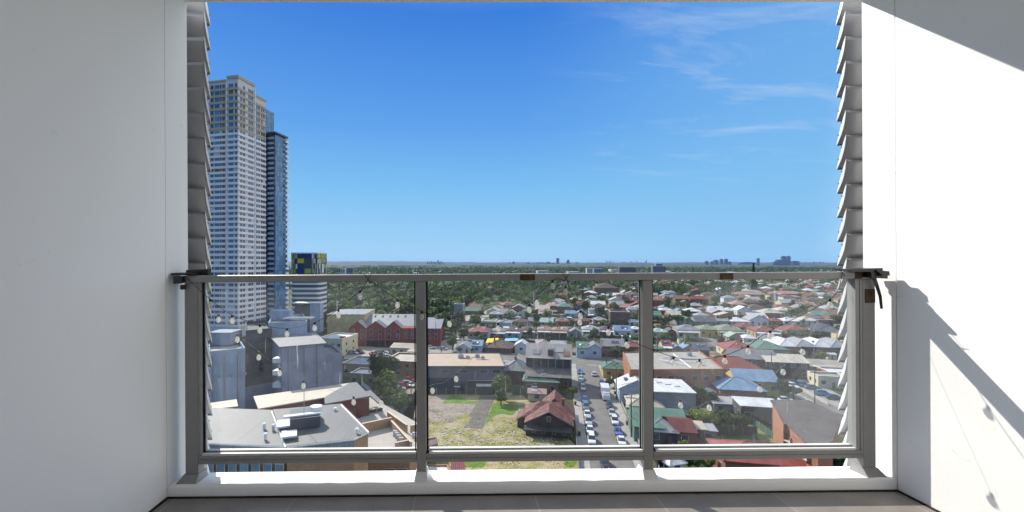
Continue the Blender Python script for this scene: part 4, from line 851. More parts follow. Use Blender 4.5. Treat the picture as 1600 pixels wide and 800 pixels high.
# low annexes in front of it
for i, (x0, x1, yt, ybm, dpt, rc, lab) in enumerate(((731, 773, 591, 604, 4.5, 'cream', 'low dark annex with a cream parapet roof against the cream warehouse'), (745, 771, 600, 608, 2.5, 'white', 'small white roofed lean-to nearest the vacant lot'))):
    a, b_ = gp(x0, ybm + 8 + i), gp(x1, ybm + 8 + i); h_ = H - (yt + 4 - CY) / F * a.y
    root = tag(empty('shed', ((a.x + b_.x) / 2, a.y + dpt / 2, 0)), lab, 'shed'); w_ = (b_.x - a.x) / 2
    MB().box(-w_, w_, -dpt / 2, dpt / 2, 0, h_).build('wall', wmat('dark'), root); MB().box(-w_ - .2, w_ + .2, -dpt / 2 - .2, dpt / 2 + .2, h_, h_ + .18).build('roof', rmat(rc, 'metal'), root)
# grey pyramid roofed house and the big dilapidated two storey building by the corner
named(786, 821, 579, 598, 'hip', 'grey', 'dark', 'grey pyramid roofed house between the cream warehouse and the dilapidated building', None, d=11, chim=1, rise=2.6)
nb = named(822, 892, 558, 606, 'gx', 'faded', 'dark', 'big dilapidated two storey building with patched grey metal roof at the street corner', None, d=13, rise=3.4, name='old_building', cat='building')
root = nb; wd_ = 70 / F * 150
for i in range(6):
    x = -7 + i * 2.7; MB().box(x - .1, x + .1, -13.3, -13.1, 0, 5.2).build('post', wmat('brown'), root)
MB().prism([(-wd_ / 2, -6.5, 6.9), (-wd_ / 2, -13.5, 5.2), (-wd_ / 2, -13.5, 5.08), (-wd_ / 2, -6.5, 6.78)], (wd_, 0, 0)).build('verandah_roof', mat('mottled_old_metal', (.13, .12, .115), .8, 0, 'corr', .6, .5), root)
for i in range(7): MB().box(-7.2 + i * 2.35, -7.0 + i * 2.35, -7.6, -7.4, 6.9, 10.0).build('upper_post', wmat('grey'), root)
MB().prism([(-wd_ / 2, -6.4, 10.15), (-wd_ / 2, -7.9, 9.95), (-wd_ / 2, -7.9, 9.83), (-wd_ / 2, -6.4, 10.03)], (wd_, 0, 0)).build('eave', rmat('faded', 'metal'), root)
MB().box(-6.8, -3.6, -6.62, -6.4, 7, 9.7).build('door', wmat('brown'), root)
for (xx, yy_, w2, c_) in ((3.5, -3.2, 1.6, 'lightgrey'), (-4, -4.4, 1.3, 'grey'), (5.8, -4.8, 1.0, 'terracotta')):
    kk_ = 3.4 / 6.5; zz_ = lambda y: 10.15 + (y + 6.5) * kk_ + .16; MB().prism([(xx - w2, yy_ - 1.1, zz_(yy_ - 1.1)), (xx + w2, yy_ - 1.1, zz_(yy_ - 1.1)), (xx + w2, yy_ + 1.1, zz_(yy_ + 1.1)), (xx - w2, yy_ + 1.1, zz_(yy_ + 1.1))], (0, 0, .05)).build('patch_sheet', rmat(c_, 'metal'), root)
MB().box(-.2, 1.6, -5.9, -3.6, 9.8, 12.4).build('dormer', wmat('dark'), root)
# green roofed carport behind the old house
named(818, 872, 596, 616, 'hip', 'green', 'brown', 'green metal roofed shed behind the rusty roofed house', None, d=8, rise=1.8)
# old rusty roofed house at the road
rh = tag(empty('old_house', gp(862, 681), -G), 'old timber house with rusty dark red corrugated roofs beside the vacant lot', 'house')
RRED = mat('rusty_red_roof', (.125, .045, .042), .7, 0, 'corr', .5, .5, c2=(.20, .085, .07)); TIMB = mat('dark_timber_wall', (.065, .055, .05), .9, 0, 'boards', .3)
MB().box(-9, 7, 4, 16, 0, 4.4).build('wall', TIMB, rh)
rb = MB(); vs = [(-9.6, 3.4, 4.3), (7.6, 3.4, 4.3), (7.6, 16.6, 4.3), (-9.6, 16.6, 4.3), (-4, 10, 7.6), (3, 10, 7.6)]
rb.add(vs, [(0, 1, 5, 4), (1, 2, 5), (2, 3, 4, 5), (3, 0, 4), (3, 2, 1, 0)]); mr_ = rb.build('roof', RRED, rh)
def gab(root, x0, x1, y0, y1, he, ri, rm, wm, nm='roof'):
    xm = (x0 + x1) / 2; k = ri / ((x1 - x0) / 2); MB().prism([(x0, y0, 0), (x1, y0, 0), (x1, y0, he), (xm, y0, he + ri - .1), (x0, y0, he)], (0, y1 - y0, 0)).build('wall', wm, root); rb = MB()
    for s_ in (-1, 1): slope(rb, [(xm, y0 - .4, he + ri), (xm, y1 + .3, he + ri), (xm + s_ * ((x1 - x0) / 2 + .5), y1 + .3, he - .5 * k), (xm + s_ * ((x1 - x0) / 2 + .5), y0 - .4, he - .5 * k)])
    r0 = rb.build(nm, rm, root); bb = MB()
    for s_ in (-1, 1): bb.prism([(xm, y0 - .44, he + ri + .04), (xm + s_ * ((x1 - x0) / 2 + .5), y0 - .44, he - .5 * k + .04), (xm + s_ * ((x1 - x0) / 2 + .5), y0 - .44, he - .5 * k - .2), (xm, y0 - .44, he + ri - .2)], (0, .035, 0))
    bb.build('barge_board', mat('faded_barge', (.30, .22, .18), .8), r0); return r0
gab(rh, -8.2, 6.4, -1.5, 8.0, 4.3, 3.5, RRED, TIMB)
gab(rh, -3.5, 5, 14, 25, 4.2, 3.6, RRED, mat('pink_grey_weatherboard', (.22, .17, .165), .9, 0, 'boards', .2))
gab(rh, -11.5, -8, 5, 12, 3.0, 1.0, RRED, TIMB)
window(rh, -.9, -1.56, 4.8, 1.2, 1.5, 'f')
for x in (-5.6, -2.6, .8, 3.8): window(rh, x, -1.56, 1.1, 1.1, 1.6, 'f')
MB().box(3.2, 4.1, 9, 9.8, 6, 8.8).box(3.1, 4.2, 8.9, 9.9, 8.8, 9.0).build('chimney', wmat('brick'), mr_)
vr = MB().prism([(-8.6, -1.6, 3.3), (-8.6, -4.2, 2.7), (-8.6, -4.2, 2.6), (-8.6, -1.6, 3.2)], (15, 0, 0)).build('verandah_roof', mat('dark_old_metal', (.05, .048, .048), .8, 0, 'corr', .5), rh)
for i in range(6): MB().box(-8.3 + i * 2.9, -8.16 + i * 2.9, -4.1, -3.96, 0, 2.65).build('post', TIMB, vr)
rh.scale = (.74, .74, .78); FOOT.append((rh.location.x, rh.location.y + 8, 11))
named(*[c3(755, 0)[0], c3(880, 0)[0]], c3(0, 232)[1], c3(0, 262)[1], 'gx', 'pink', 'cream', 'small rust streaked lean-to behind the rusty roofed house', None, d=4, rise=.8, name='shed', cat='shed')
# green hip roofed cottage on the far corner of the street, skylight house, white sheds
named(943, 977, 576, 592, 'hip', 'green', 'yellow', 'cream cottage with green hipped roof on the street corner', None, d=9, chim=0)
def rbox(px, py, w_, d_, he, kind, rc, wc, label, rise=2.2, rz=-G, cat='building', name='building', **k):
    p_ = gp(px, py); root = tag(empty(name, (p_.x - math.sin(rz) * d_ / 2 * 1, p_.y + math.cos(rz) * d_ / 2, 0), rz), label, cat); walls_and_roof(root, w_, d_, he, kind, rmat(rc, k.get('k', 'metal')), wmat(wc), rise, chim=k.get('chim', 0)); wins(root, w_, d_, min(he, 6.2), px - CX, True); FOOT.append((root.location.x, root.location.y, max(w_, d_) / 2 + 2)); return root
s = rbox(996, 632, 10, 10, 4.6, 'gy', 'white', 'paleblue', 'white metal roofed house with small skylight beside the street', 2.6, cat='house', name='house')
MB().box(-3.2, -2.2, -1.2, .2, 6.0, 6.55).build('skylight', BLUEWIN, s)
rbox(1010, 660, 8, 8, 4.2, 'hip', 'cream', 'white', 'cream roofed cottage right of the skylight house', 2, cat='house', name='house')
rbox(1014, 692, 6.4, 13, 3.8, 'gx', 'green', 'green', 'green roofed house with lawn squares at the street', 2.2, cat='house', name='house')
# brick sided flat roofed workshop with roof plant
bw, q, ro = block([(973, 551.5, 8.6), (1092, 549, 8.6), (1131, 578, 8.6), (984, 579, 8.6)], 'workshop', 'long flat roofed brick workshop with white pipes on its roof', 'workshop', wmat('orange brick'), mat('pale_membrane', (.30, .28, .25), .8, noise=.25), par=.35)
pp = MB(); zz = 9.1
for (a, b_) in (((1035, 558), (1100, 561)), ((1030, 562), (1075, 570)), ((1052, 553), (1080, 575)), ((1040, 565), (1102, 566))):
    p0, p1 = gp(*a, zz), gp(*b_, zz); c_ = bw.location; pp.tube([p0 - c_, p1 - c_], .16, 6)
pp.build('pipework', TRIM, bw)
for (px, py) in ((1050, 562), (1092, 570), (1077, 556), (1010, 560)):
    p0 = gp(px, py, 8.6) - bw.location; MB().box(p0.x - .7, p0.x + .7, p0.y - .5, p0.y + .5, 8.65, 9.9).build('air_conditioner', METALG, bw)
seg_windows(bw, min(q, key=lambda v: v.x + v.y), max(q, key=lambda v: v.x - v.y), [2.2, 5.4], 8, 1.8, 1.5)
FOOT.append((bw.location.x, bw.location.y, 18))
# white roofed shed in front of it
wsd, q, ro = block([(1005, 592, 7), (1064, 594, 7), (1087, 615, 7), (1005, 612, 7)], 'shed', 'big shed with bright white metal roof right of the middle post', 'shed', mat('grey_shed_wall', (.24, .25, .27), .8, 0, 'boards', .2), rmat('white', 'metal'), par=0, ovh=.3); FOOT.append((wsd.location.x, wsd.location.y, 11))
ww = MB()
for k in range(3): p0 = gp(1030 + k * 14, 598 + k * 3, 7.25) - wsd.location; ww.box(p0.x - .8, p0.x + .8, p0.y - .12, p0.y + .12, 7.2, 7.4)
ww.build('vent', METALG, wsd)
# red tiled house, terraces, blue roofed house
rbox(1146, 602, 19, 12, 5.4, 'hip', 'red', 'brown', 'red tiled house between the workshop and the blue roofed house', 3.2, cat='house', name='house', k='tile')
rbox(1178, 587, 15.5, 9, 6.3, 'gx', 'grey', 'brick', 'brick terrace row with grey roof and orange parapet wall', 2.6, cat='terrace row', name='terrace_row', chim=2)
rbox(1231, 592, 13.5, 12, 6.0, 'gx', 'cream', 'dark', 'pale metal roofed building with open dark front beside the parked cars', 1.8)
rbox(1161, 635, 12, 11, 4.7, 'hip', 'blue', 'orange brick', 'tan brick house with blue hipped roof in front of the red tiled house', 2.4, cat='house', name='house'); rbox(1183, 618, 12, 10, 4.7, 'gx', 'blue', 'yellow', 'long blue roofed wing behind the tan brick house', 2.4, cat='house', name='house')
# white carport beside the hedge, open white roofed shelter
rbox(1190, 663, 9.5, 6, 4.4, 'sk', 'white', 'dark', 'white roofed dark fronted garage behind the brick apartments', .6, cat='garage', name='garage')
rbox(1136, 648, 6.5, 5.5, 2.8, 'sk', 'lightgrey', 'grey', 'small silver carport above the hedge', .5, cat='carport', name='carport')
rbox(1109, 627, 4, 4, 2.8, 'hip', 'white', 'cream', 'little white roofed shed among the dark trees', .7, cat='shed', name='shed')
rbox(1040, 655, 8, 4, 3.2, 'sk', 'blue', 'paleblue', 'pale blue lean-to behind the green sheds', .5, cat='shed', name='shed'); rbox(1043, 671, 8, 6, 3.2, 'gx', 'green', 'green', 'dark green gabled shed near the middle post', 1.2, cat='shed', name='shed')
rbox(1066, 676, 4.5, 2.5, 2.6, 'gx', 'red', 'cream', 'tiny cream shed with red roof edge', .5, cat='shed', name='shed'); rbox(1064, 665, 4.5, 3, 2.7, 'sk', 'green', 'green', 'tiny pale green garden shed', .4, cat='shed', name='shed')
rbox(1070, 697, 5, 10, 3.3, 'gx', 'darkred', 'brick', 'dark red tiled roof running back beside the garden sheds', 1.3, cat='house', name='house', k='tile')
rbox(1083, 690, 5.5, 4, 2.9, 'sk', 'cream', 'dark', 'cream roofed verandah shed left of the lawn', .5, cat='shed', name='shed'); rbox(1107, 692, 3.5, 3.5, 2.7, 'sk', 'lightgrey', 'grey', 'little pale grey roofed shed at the lawn edge', .4, cat='shed', name='shed')
rbox(1036, 695, 6, 6, 3.0, 'hip', 'lightgrey', 'dark', 'grey pyramid roofed pavilion right of the middle post', 2.0, cat='pavilion', name='pavilion')
rbox(1058, 742, 3.4, 3.4, 2.2, 'hip', 'white', 'white', 'white pyramid canopy seen under the bottom rail', 1.2, cat='canopy', name='canopy', rz=.3)
rbox(1204, 762, 15, 10, 4.4, 'hip', 'red', 'brick', 'crimson roofed house seen under the bottom rail', 2.0, cat='house', name='house')
# brick apartment block at lower right
ab, q, ro = block([(1207, 627, 8.8), (1262, 627, 8.8), (1312, 650, 8.8), (1296, 690, 8.8), (1278, 700, 8.8), (1262, 692, 8.8), (1231, 662, 8.8)], 'apartment_block', 'orange brick apartment block with dark shingle roof and balconies', 'apartments', wmat('orange brick'), mat('dark_shingle', (.105, .09, .085), .9, 0, 'tile', .3), par=0, ovh=.5)
gd = [gp(1215, 637, 8.8) - ab.location, gp(1232, 655, 8.8) - ab.location]
for i in range(4):
    for j, z in enumerate((2.6, 5.6)):
        a = gp(1233 + i * 8.5, 664 + i * 8.0, 8.8) - ab.location; bl = MB().box(a.x - .9, a.x + 1.4, a.y - 1.5, a.y + .3, z, z + .18).build('balcony', mat('cream_balcony', (.5, .42, .34), .8), ab); MB().box(a.x - .9, a.x + 1.4, a.y - 1.5, a.y - 1.42, z + .18, z + 1.15).build('railing', mat('pink_render', (.42, .25, .19), .8), bl)
pA, pB = gp(1210, 640, 8.8) - ab.location, gp(1226, 662, 8.8) - ab.location
FOOT.append((ab.location.x, ab.location.y, 14))
e_, q, _r = block([(1209, 637, 8.5), (1213, 633, 8.5), (1229, 645, 8.5), (1229, 662, 8.5), (1224, 665, 8.5)], 'brick_stairwell', 'tall bare orange brick end wall of the apartments', 'stairwell', wmat('orange brick'), wmat('orange brick'), par=.2)
# long white multi gabled roof right
for i in range(4):
    a = 1220 + i * 27; named(a, a + 28, 541 + i * .6, 556 + i, 'hip', 'white' if i % 2 == 0 else 'lightgrey', 'orange brick' if i == 0 else 'dark', f'{ORD[i]} bay from the left of the long white roofed hall on the right', 'white roofed hall bays', d=16, rise=2.6, name='hall', cat='hall')
rbox(1295, 590, 15, 14, 3.8, 'gx', 'tan', 'tan', 'broad tan roofed shop above the forecourt', 1.0, cat='shop', name='shop'); rbox(1322, 600, 10, 10, 3.4, 'flat', 'white', 'orange brick', 'white roofed brick shop next to the right louvre blades', 0, cat='shop', name='shop'); rbox(1303, 607, 9, 7, 3.4, 'flat', 'tan', 'cream', 'small flat tan roofed kiosk behind the blue cars', 0, cat='kiosk', name='kiosk')
# brown flats and the big brown house mid distance
fl = named(*[c1(1345, 0)[0], c1(1478, 0)[0]], c1(0, 268)[1], c1(0, 362)[1], 'flat', 'brown', 'brown', 'brown brick walk-up flats with a flat roof and cream gable edge', None, d=12, name='flats', cat='flats')
named(*[c1(1232, 0)[0], c1(1400, 0)[0]], c1(0, 92)[1], c1(0, 152)[1], 'hip', 'brown', 'brown', 'large brown three storey building among trees left of the middle post', None, d=34, k='tile', name='apartment_block', cat='apartments')
named(709, 723, 471, 503, 'flat', 'lightgrey', 'grey', 'slim white framed apartment tower among the dark trees', None, d=8, name='apartment_block', cat='apartments'); 
# yellow shade sail and blue tarp
def sail(px0, px1, y0, y1, z, m, label):
    a, b_, c_, d_ = gp(px0, y1, z), gp(px1, y1 - 1, z - .4), gp(px1 - 2, y0, z + .5), gp(px0 + 3, y0 + 1, z); ctr = (a + b_ + c_ + d_) / 4; ctr.z = 0; root = tag(empty('shade_sail', ctr), label, 'shade sail'); mb = MB(); n_ = 8; vs = []
    for i in range(n_ + 1):
        for j in range(n_ + 1):
            u, v_ = i / n_, j / n_; p_ = (a * (1 - u) + b_ * u) * (1 - v_) + (d_ * (1 - u) + c_ * u) * v_; p_.z -= .5 * math.sin(math.pi * u) * math.sin(math.pi * v_); vs.append(p_ - ctr)
    mb.add(vs, [(i * (n_ + 1) + j, (i + 1) * (n_ + 1) + j, (i + 1) * (n_ + 1) + j + 1, i * (n_ + 1) + j + 1) for i in range(n_) for j in range(n_)]); o = mb.build('cloth', m, root, smooth=True); so_ = o.modifiers.new('t', 'SOLIDIFY'); so_.thickness = .03
    for p_ in (a, b_, c_, d_): q_ = p_ - ctr; MB().cyl(q_.x, q_.y, 0, q_.z + .1, .06, 6).build('post', METALG, root)
sail(759, 781, 528, 535.5, 4.2, mat('yellow_cloth', (.80, .50, .03), .8, noise=.08), 'bright yellow shade sail behind the brown tiled house'); sail(787, 811, 528, 533, 3.6, mat('sky_blue_cloth', (.22, .45, .62), .8, noise=.08), 'pale blue tarpaulin behind the brown tiled house')

# ------------------------------------------------------------------ red brick hall and its neighbours (left pane)
Yh = 226.0
hall = tag(empty('brick_hall', (0, Yh, 0)), 'long red brick hall with four front gables and a grey roof', 'hall')
RB = mat('deep_red_brick', (.24, .045, .035), .9, 0, 'brick', .15); GR = mat('hall_grey_roof', (.20, .20, .21), .5, 0, 'corr', .2); PIL = mat('red_trim', (.32, .12, .10), .8)
X = lambda px, Y=Yh: (px - CX) / F * Y; Z = lambda py, Y=Yh: H - (py - CY) / F * Y
xs = [545.5, 571.5, 602, 628]; he = Z(514)
for i in range(3):
    a, b_ = X(xs[i]), X(xs[i + 1]); m_ = (a + b_) / 2; pk = Z(503)
    MB().prism([(a, 0, 0), (b_, 0, 0), (b_, 0, he + .35), (m_, 0, pk + .45), (a, 0, he + .35)], (0, .4, 0)).prism([(a, .4, 0), (b_, .4, 0), (b_, .4, he), (m_, .4, pk), (a, .4, he)], (0, 8.6, 0)).build('wall', RB, hall)
    rb = MB(); slope(rb, [(a, .41, he + .15), (m_, .41, pk + .25), (m_, 9, pk + .25), (a, 9, he + .15)], .2); slope(rb, [(b_, .41, he + .15), (m_, .41, pk + .25), (m_, 9, pk + .25), (b_, 9, he + .15)], .2); rb.build('roof', GR, hall)
    for dx in (-2.2, 2.2):
        for z in (3.6, 6.4): window(hall, m_ + dx, 0, z, 1.5, 2.1, 'f')
    MB().box(a - .35, a + .35, -.35, 0, 0, he).build('pilaster', PIL, hall)
MB().box(X(545.5) + .3, X(652) - .01, 9.1, 46, 0, he - .2).build('wall', RB, hall); rb = MB(); slope(rb, [(X(545.5) - .3, 5, he - .4), (X(652), 5, he - .4), (X(652), 27, pk + .9), (X(545.5) - .3, 27, pk + .9)], .2); slope(rb, [(X(545.5) - .3, 27, pk + .9), (X(652), 27, pk + .9), (X(652), 46.5, he - .3), (X(545.5) - .3, 46.5, he - .3)], .2); rb.build('roof', GR, hall)
MB().box(X(628) + .01, X(652), 0, 9, 0, he + .4).build('wall', RB, hall)
for z in (3.6, 6.4):
    for q_ in (634, 645): window(hall, X(q_), 0, z, 1.5, 2.1, 'f')
a, b_ = X(652), X(688); MB().box(a, b_, 0, 46, 0, he).build('wall', RB, hall); MB().box(a, b_ + .3, -.3, 46, he, he + .3).build('roof', GR, hall)
for i in range(3):
    for z in (3.6, 6.4): window(hall, a + 2.2 + i * 3.6, 0, z, 1.5, 2.1, 'f')
for (x0, x1) in ((570, 590), (592, 608)): MB().box(X(x0), X(x1), -.08, .1, 0, 3.2).build('shopfront', DARK, hall)
MB().box(X(574), X(622), -3.2, 0, 3.3, 3.6).build('awning', mat('dark_red_awning', (.16, .03, .03), .7), hall)
for i in range(5): x = X(566 + i * 13); MB().prism([(x, 22, he + 1), (x + 2.6, 22, he + 1), (x + 2.2, 22, he + 4.2)], (0, 9, 0)).build('roof_vent', mat('vent_grey', (.20, .20, .22), .6), hall)
FOOT += [(-40, 240, 22), (-25, 250, 18)]
# big cream shed left of it
ys = tag(empty('storage_hall', gp(537, 541)), 'large yellowish cream corrugated shed left of the red brick hall', 'shed'); a = (500 - 537) / F * 226; b_ = (568 - 537) / F * 226
YW = mat('yellowish_cladding', (.52, .40, .20), .8, 0, 'corr', .3); MB().box(a, b_ - 2, 12, 40, 0, 14.2).build('wall', YW, ys); MB().box(a - .3, b_ - 1.7, 11.7, 40.3, 14.2, 14.5).build('roof', GR, ys); FOOT.append((-58, 250, 18))
for x in range(6): MB().box(a + 1 + x * 3, a + 1.4 + x * 3, 11.5, 12, 14.5, 14.9).build('roof_vent', METALG, ys)
rbox(515, 556, 12, 16, 7.2, 'flat', 'white', 'cream', 'white roofed cream shop beside the grey apartment block', 0, cat='shop', name='shop'); rbox(633, 556, 14, 10, 3.6, 'gx', 'tan', 'cream', 'tan roofed bungalow shop in front of the red brick hall', 1.2, cat='shop', name='shop'); rbox(650, 561, 8, 6, 3.0, 'sk', 'cream', 'cream', 'small cream lean-to beside the tan bungalow shop', .4, cat='shed', name='shed')
rbox(560, 590, 13, 13, 4.4, 'flat', 'lightgrey', 'tan', 'grey and tan flat roofed workshop left of the big tree', 0, cat='workshop', name='workshop'); rbox(566, 603, 9, 8, 3.6, 'flat', 'white', 'tan', 'small white roofed workshop nearest the big tree', 0, cat='workshop', name='workshop')
rbox(629, 590, 14, 15, 5.4, 'flat', 'cream', 'orange brick', 'white roofed orange brick workshop right of the big tree', 0, cat='workshop', name='workshop')
# red pylon sign at the car park
p_ = gp(535.5, 553); root = tag(empty('pylon_sign', p_), 'red pylon sign at the car park left of the brick hall', 'sign'); MB().box(-.2, .2, -.15, .15, 0, 3).build('pole', METALG, root); MB().box(-1.3, 1.3, -.3, .3, 3, 8.0).build('panel', mat('red_sign', (.55, .03, .03), .5, noise=.1), root)

# ------------------------------------------------------------------ near left buildings
BLR = mat('blue_grey_render', (.27, .34, .45), .85, 0, 'panel', .1, .2); GRR = mat('flat_grey_render', (.26, .29, .35), .85, 0, 'panel', .1, .2); RFG = mat('long_span_grey_roof', (.118, .12, .122), .55, 0, 'corr', .18, .2)
r1, q, ro = block([(326, 531, 20.0), (370, 528, 20.0), (383, 550, 20.0), (326, 556, 20.0)], 'apartment_block', 'blue grey rendered apartment block at the far left', 'apartments', BLR, CONC, par=1.0)
MB().box(-4, 2, -1, 5, 20.2, 23.5).build('plant_room', GRR, r1)
r2, q, ro = block([(422, 524, 21), (491, 521, 21), (506, 537, 21), (440, 542.5, 21)], 'apartment_block', 'plain grey apartment block with thin overhanging roof', 'apartments', GRR, mat('grey_membrane', (.20, .20, .21), .7, noise=.2), par=0, ovh=.8)
a = gp(440, 542.5, 21) - r2.location; b_ = gp(506, 537, 21) - r2.location
for z in (8, 11, 14, 17): MB().box(a.x - 2.6, a.x + .2, a.y + 1.0, a.y + 3.4, z, z + 1.1).build('balcony', TRIM, r2)
r3, q, ro = block([(486, 540, 15.8), (520, 543, 15.8), (535, 556, 15.8), (500, 560, 15.8)], 'apartment_block', 'lower grey wing stepping down to the right of the plain grey block', 'apartments', GRR, mat('grey_membrane', (.20, .20, .21), .7), par=.9)
r4, q, ro = block([(425, 497, 24), (474, 494, 24), (480, 506, 24), (419, 509, 24)], 'apartment_block', 'blue rendered apartment block with pale roof plant behind the grey block', 'apartments', BLR, CONC, par=.8)
p_ = gp(440, 500, 24) - r4.location; MB().box(p_.x - 3, p_.x + 3, p_.y - 1.5, p_.y + 1.5, 24.1, 27).build('plant_room', BLR, r4); p_ = gp(467, 502, 24) - r4.location; MB().box(p_.x - 4, p_.x + 4, p_.y - 2, p_.y + 2, 24.85, 25.2).build('roof_slab', mat('cream_slab', (.6, .55, .48), .8), r4)
r5 = tag(empty('lift_tower', gp(491, 520)), 'tall pale blue lift tower with a thin cap behind the grey block', 'tower'); Yl = r5.location.y; hz = H - (474 - CY) / F * Yl
MB().box(-2.6, 3.4, 0, 7, 0, hz).build('wall', BLR, r5); MB().box(-12, -2.6, 1, 8, 0, hz - 1.5).build('wall', mat('brown_grey_wall', (.13, .11, .12), .9, 0, 'boards'), r5); MB().box(-13, 3.8, -.4, 8.4, hz, hz + .35).build('cap', TRIM, r5)
r6, q, ro = block([(384, 506, 23), (416, 503, 23), (425, 516, 23), (384, 520, 23)], 'apartment_block', 'dark recessed apartment block between the blue and grey blocks', 'apartments', mat('dark_blue_render', (.05, .055, .07), .85, 0, 'panel', .2), mat('dark_roof_membrane', (.07, .075, .085), .8), par=.6); seg_windows(r6, min(q, key=lambda v: v.x + v.y), min(q, key=lambda v: v.y - v.x), [2 + 3 * i for i in range(7)], 5, 1.6, 1.3, frame=False)
r7, q, ro = block([(374, 588, 9), (428, 584, 9), (432, 600, 9), (372, 610, 9)], 'podium', 'low blue grey podium at the foot of the dark recess', 'podium', BLR, CONC, par=.5)
for rt_2, pts_2 in ((r1, ((383, 550, 20), (326, 556, 20))), (r2, ((440, 542.5, 21), (506, 537, 21)))):
    a, b_ = gp(*pts_2[0]) - rt_2.location, gp(*pts_2[1]) - rt_2.location
    for u_ in (.18, .55, .86):
        q_ = a * (1 - u_) + b_ * u_; MB().tube([(q_.x, q_.y - .25, 1), (q_.x, q_.y - .25, q_.z - .3)], .1, 6).build('downpipe', METALG, rt_2)
        MB().box(q_.x + 1.2, q_.x + 1.9, q_.y - .5, q_.y - .1, q_.z - 5.2, q_.z - 4.6).build('vent_box', METALG, rt_2)
# strip building with cream roof
CRR = mat('cream_sheet_roof', (.44, .39, .31), .6, 0, 'corr', .12, .2); DBR = mat('dark_brick', (.14, .05, .045), .9, 0, 'brick', .25)
s1, q, ro = block([(399, 621, 12.5), (546, 600, 12.5), (509, 621, 12.5), (406, 639, 12.5)], 'terrace_building', 'long low brick building with a cream sheet metal roof', 'building', DBR, CRR, par=0, ovh=.5)
a, b_ = gp(406, 639, 12.5) - s1.location, gp(509, 621, 12.5) - s1.location; seg_windows(s1, a, b_, [9.6], 11, .8, 1.5)
wq_ = [gp(520, 630, 12.6) - s1.location, gp(574, 621, 12.6) - s1.location]
s2, q, ro = block([(547, 600, 12.6), (556, 599, 12.6), (577, 620, 12.6), (509, 632, 12.6), (509, 622, 12.6)], 'terrace_building', 'grey triangular hipped end of the cream roofed brick building', 'building', DBR, RFG, par=0, ovh=.3)
s3, q, ro = block([(326, 632, 13), (368, 626, 13), (370, 636, 13), (326, 641, 13)], 'terrace_building', 'short cream roofed building behind the left grey roof', 'building', DBR, CRR, par=0, ovh=.3)
# the two big grey roofs
BRK = mat('tan_brick', (.42, .25, .15), .9, 0, 'brick', .2)
A_, q, ro = block([(318, 639, 15.3), (424, 643, 15.3), (446, 699, 15.0), (318, 693, 15.0)], 'grey_roofed_building', 'left tan brick building under a wide grey sheet roof', 'building', BRK, RFG, par=0, ovh=.25)
B_, q2, ro2 = block([(428, 642, 15.6), (533, 633, 15.6), (575, 676, 15.3), (553, 687, 15.2), (448, 699, 15.1)], 'grey_roofed_building', 'right tan brick building with a sunken air conditioning well in its grey roof', 'building', BRK, RFG, par=0, ovh=.25)
for rt in (A_, B_):
    pts = [v for v in (q if rt is A_ else q2)]
gA = MB(); c_ = A_.location
def onroof(root, px, py, z): return gp(px, py, z) - root.location
gA.tube([onroof(A_, 446, 699, 15.3), onroof(A_, 424.5, 643, 15.65)], .12, 5); gA.build('ridge_cap', TRIM, A_)
MB().tube([onroof(A_, 320, 693.2, 15.25), onroof(A_, 446, 699.2, 15.25)], .14, 5).build('gutter', TRIM, A_); MB().tube([onroof(B_, 448, 699.3, 15.3), onroof(B_, 553, 687.3, 15.4), onroof(B_, 576, 676.3, 15.5), onroof(B_, 533, 633, 15.8)], .13, 5).build('gutter', TRIM, B_)
def rb_(root, x0, x1, y0, y1, z, h_, m_, nm, base=0.0):
    p = [onroof(root, x0, y1, z), onroof(root, x1, y1 - (x1 - x0) * .12, z), onroof(root, x1 - (0), y0 - (x1 - x0) * .12, z), onroof(root, x0, y0, z)]; mb = MB(); mb.prism([v + Vector((0, 0, base)) for v in p], (0, 0, h_)); return mb.build(nm, m_, root)
rb_(B_, 433, 453, 659, 670, 15.9, .25, mat('pale_blue_sheet', (.5, .55, .6), .5), 'roof_hatch'); rb_(B_, 440, 464, 676, 686, 15.8, .25, mat('pale_blue_sheet', (.5, .55, .6), .5), 'roof_hatch')
LOU = mat('blue_black_louvres', (.035, .05, .075), .5, 0, 'boards'); pl = rb_(B_, 453, 500, 655, 672, 15.7, 1.6, LOU, 'plant_enclosure'); rb_(B_, 443, 502, 651, 654, 17.4, .22, mat('pale_blue_sheet', (.5, .55, .6), .5), 'canopy')
p_ = onroof(B_, 494, 640, 17.6); MB().cyl(p_.x, p_.y, 15.6, 17.4, .12, 6).cyl(p_.x, p_.y, 17.3, 18.2, .95, 14).build('ventilator', TRIM, B_)
for (px, py, rt) in ((524, 643, B_), (427, 670, A_), (413, 668, A_), (415, 684, A_), (558, 676, B_)):
    p_ = onroof(rt, px, py, 15.6); MB().cyl(p_.x, p_.y, 15.3, 16.1, .22, 8).cyl(p_.x, p_.y, 16.1, 16.3, .38, 8, .2).build('vent_pipe', TRIM, rt)
p_ = onroof(B_, 475, 655, 17); MB().tube([(p_.x, p_.y, 15.6), (p_.x, p_.y, 23.5)], .05, 5).build('antenna', METALG, B_)
# facade strips seen under the bottom rail
fa = onroof(A_, 318, 696, 15.0); fb = onroof(A_, 446, 702, 15.0)
seg_windows(A_, fa, fb, [11.0, 8.0], 7, 1.25, 1.9, mat('pale_blue_glazing', (.22, .30, .38), .15, 0, None, .3, .6, .7)); 

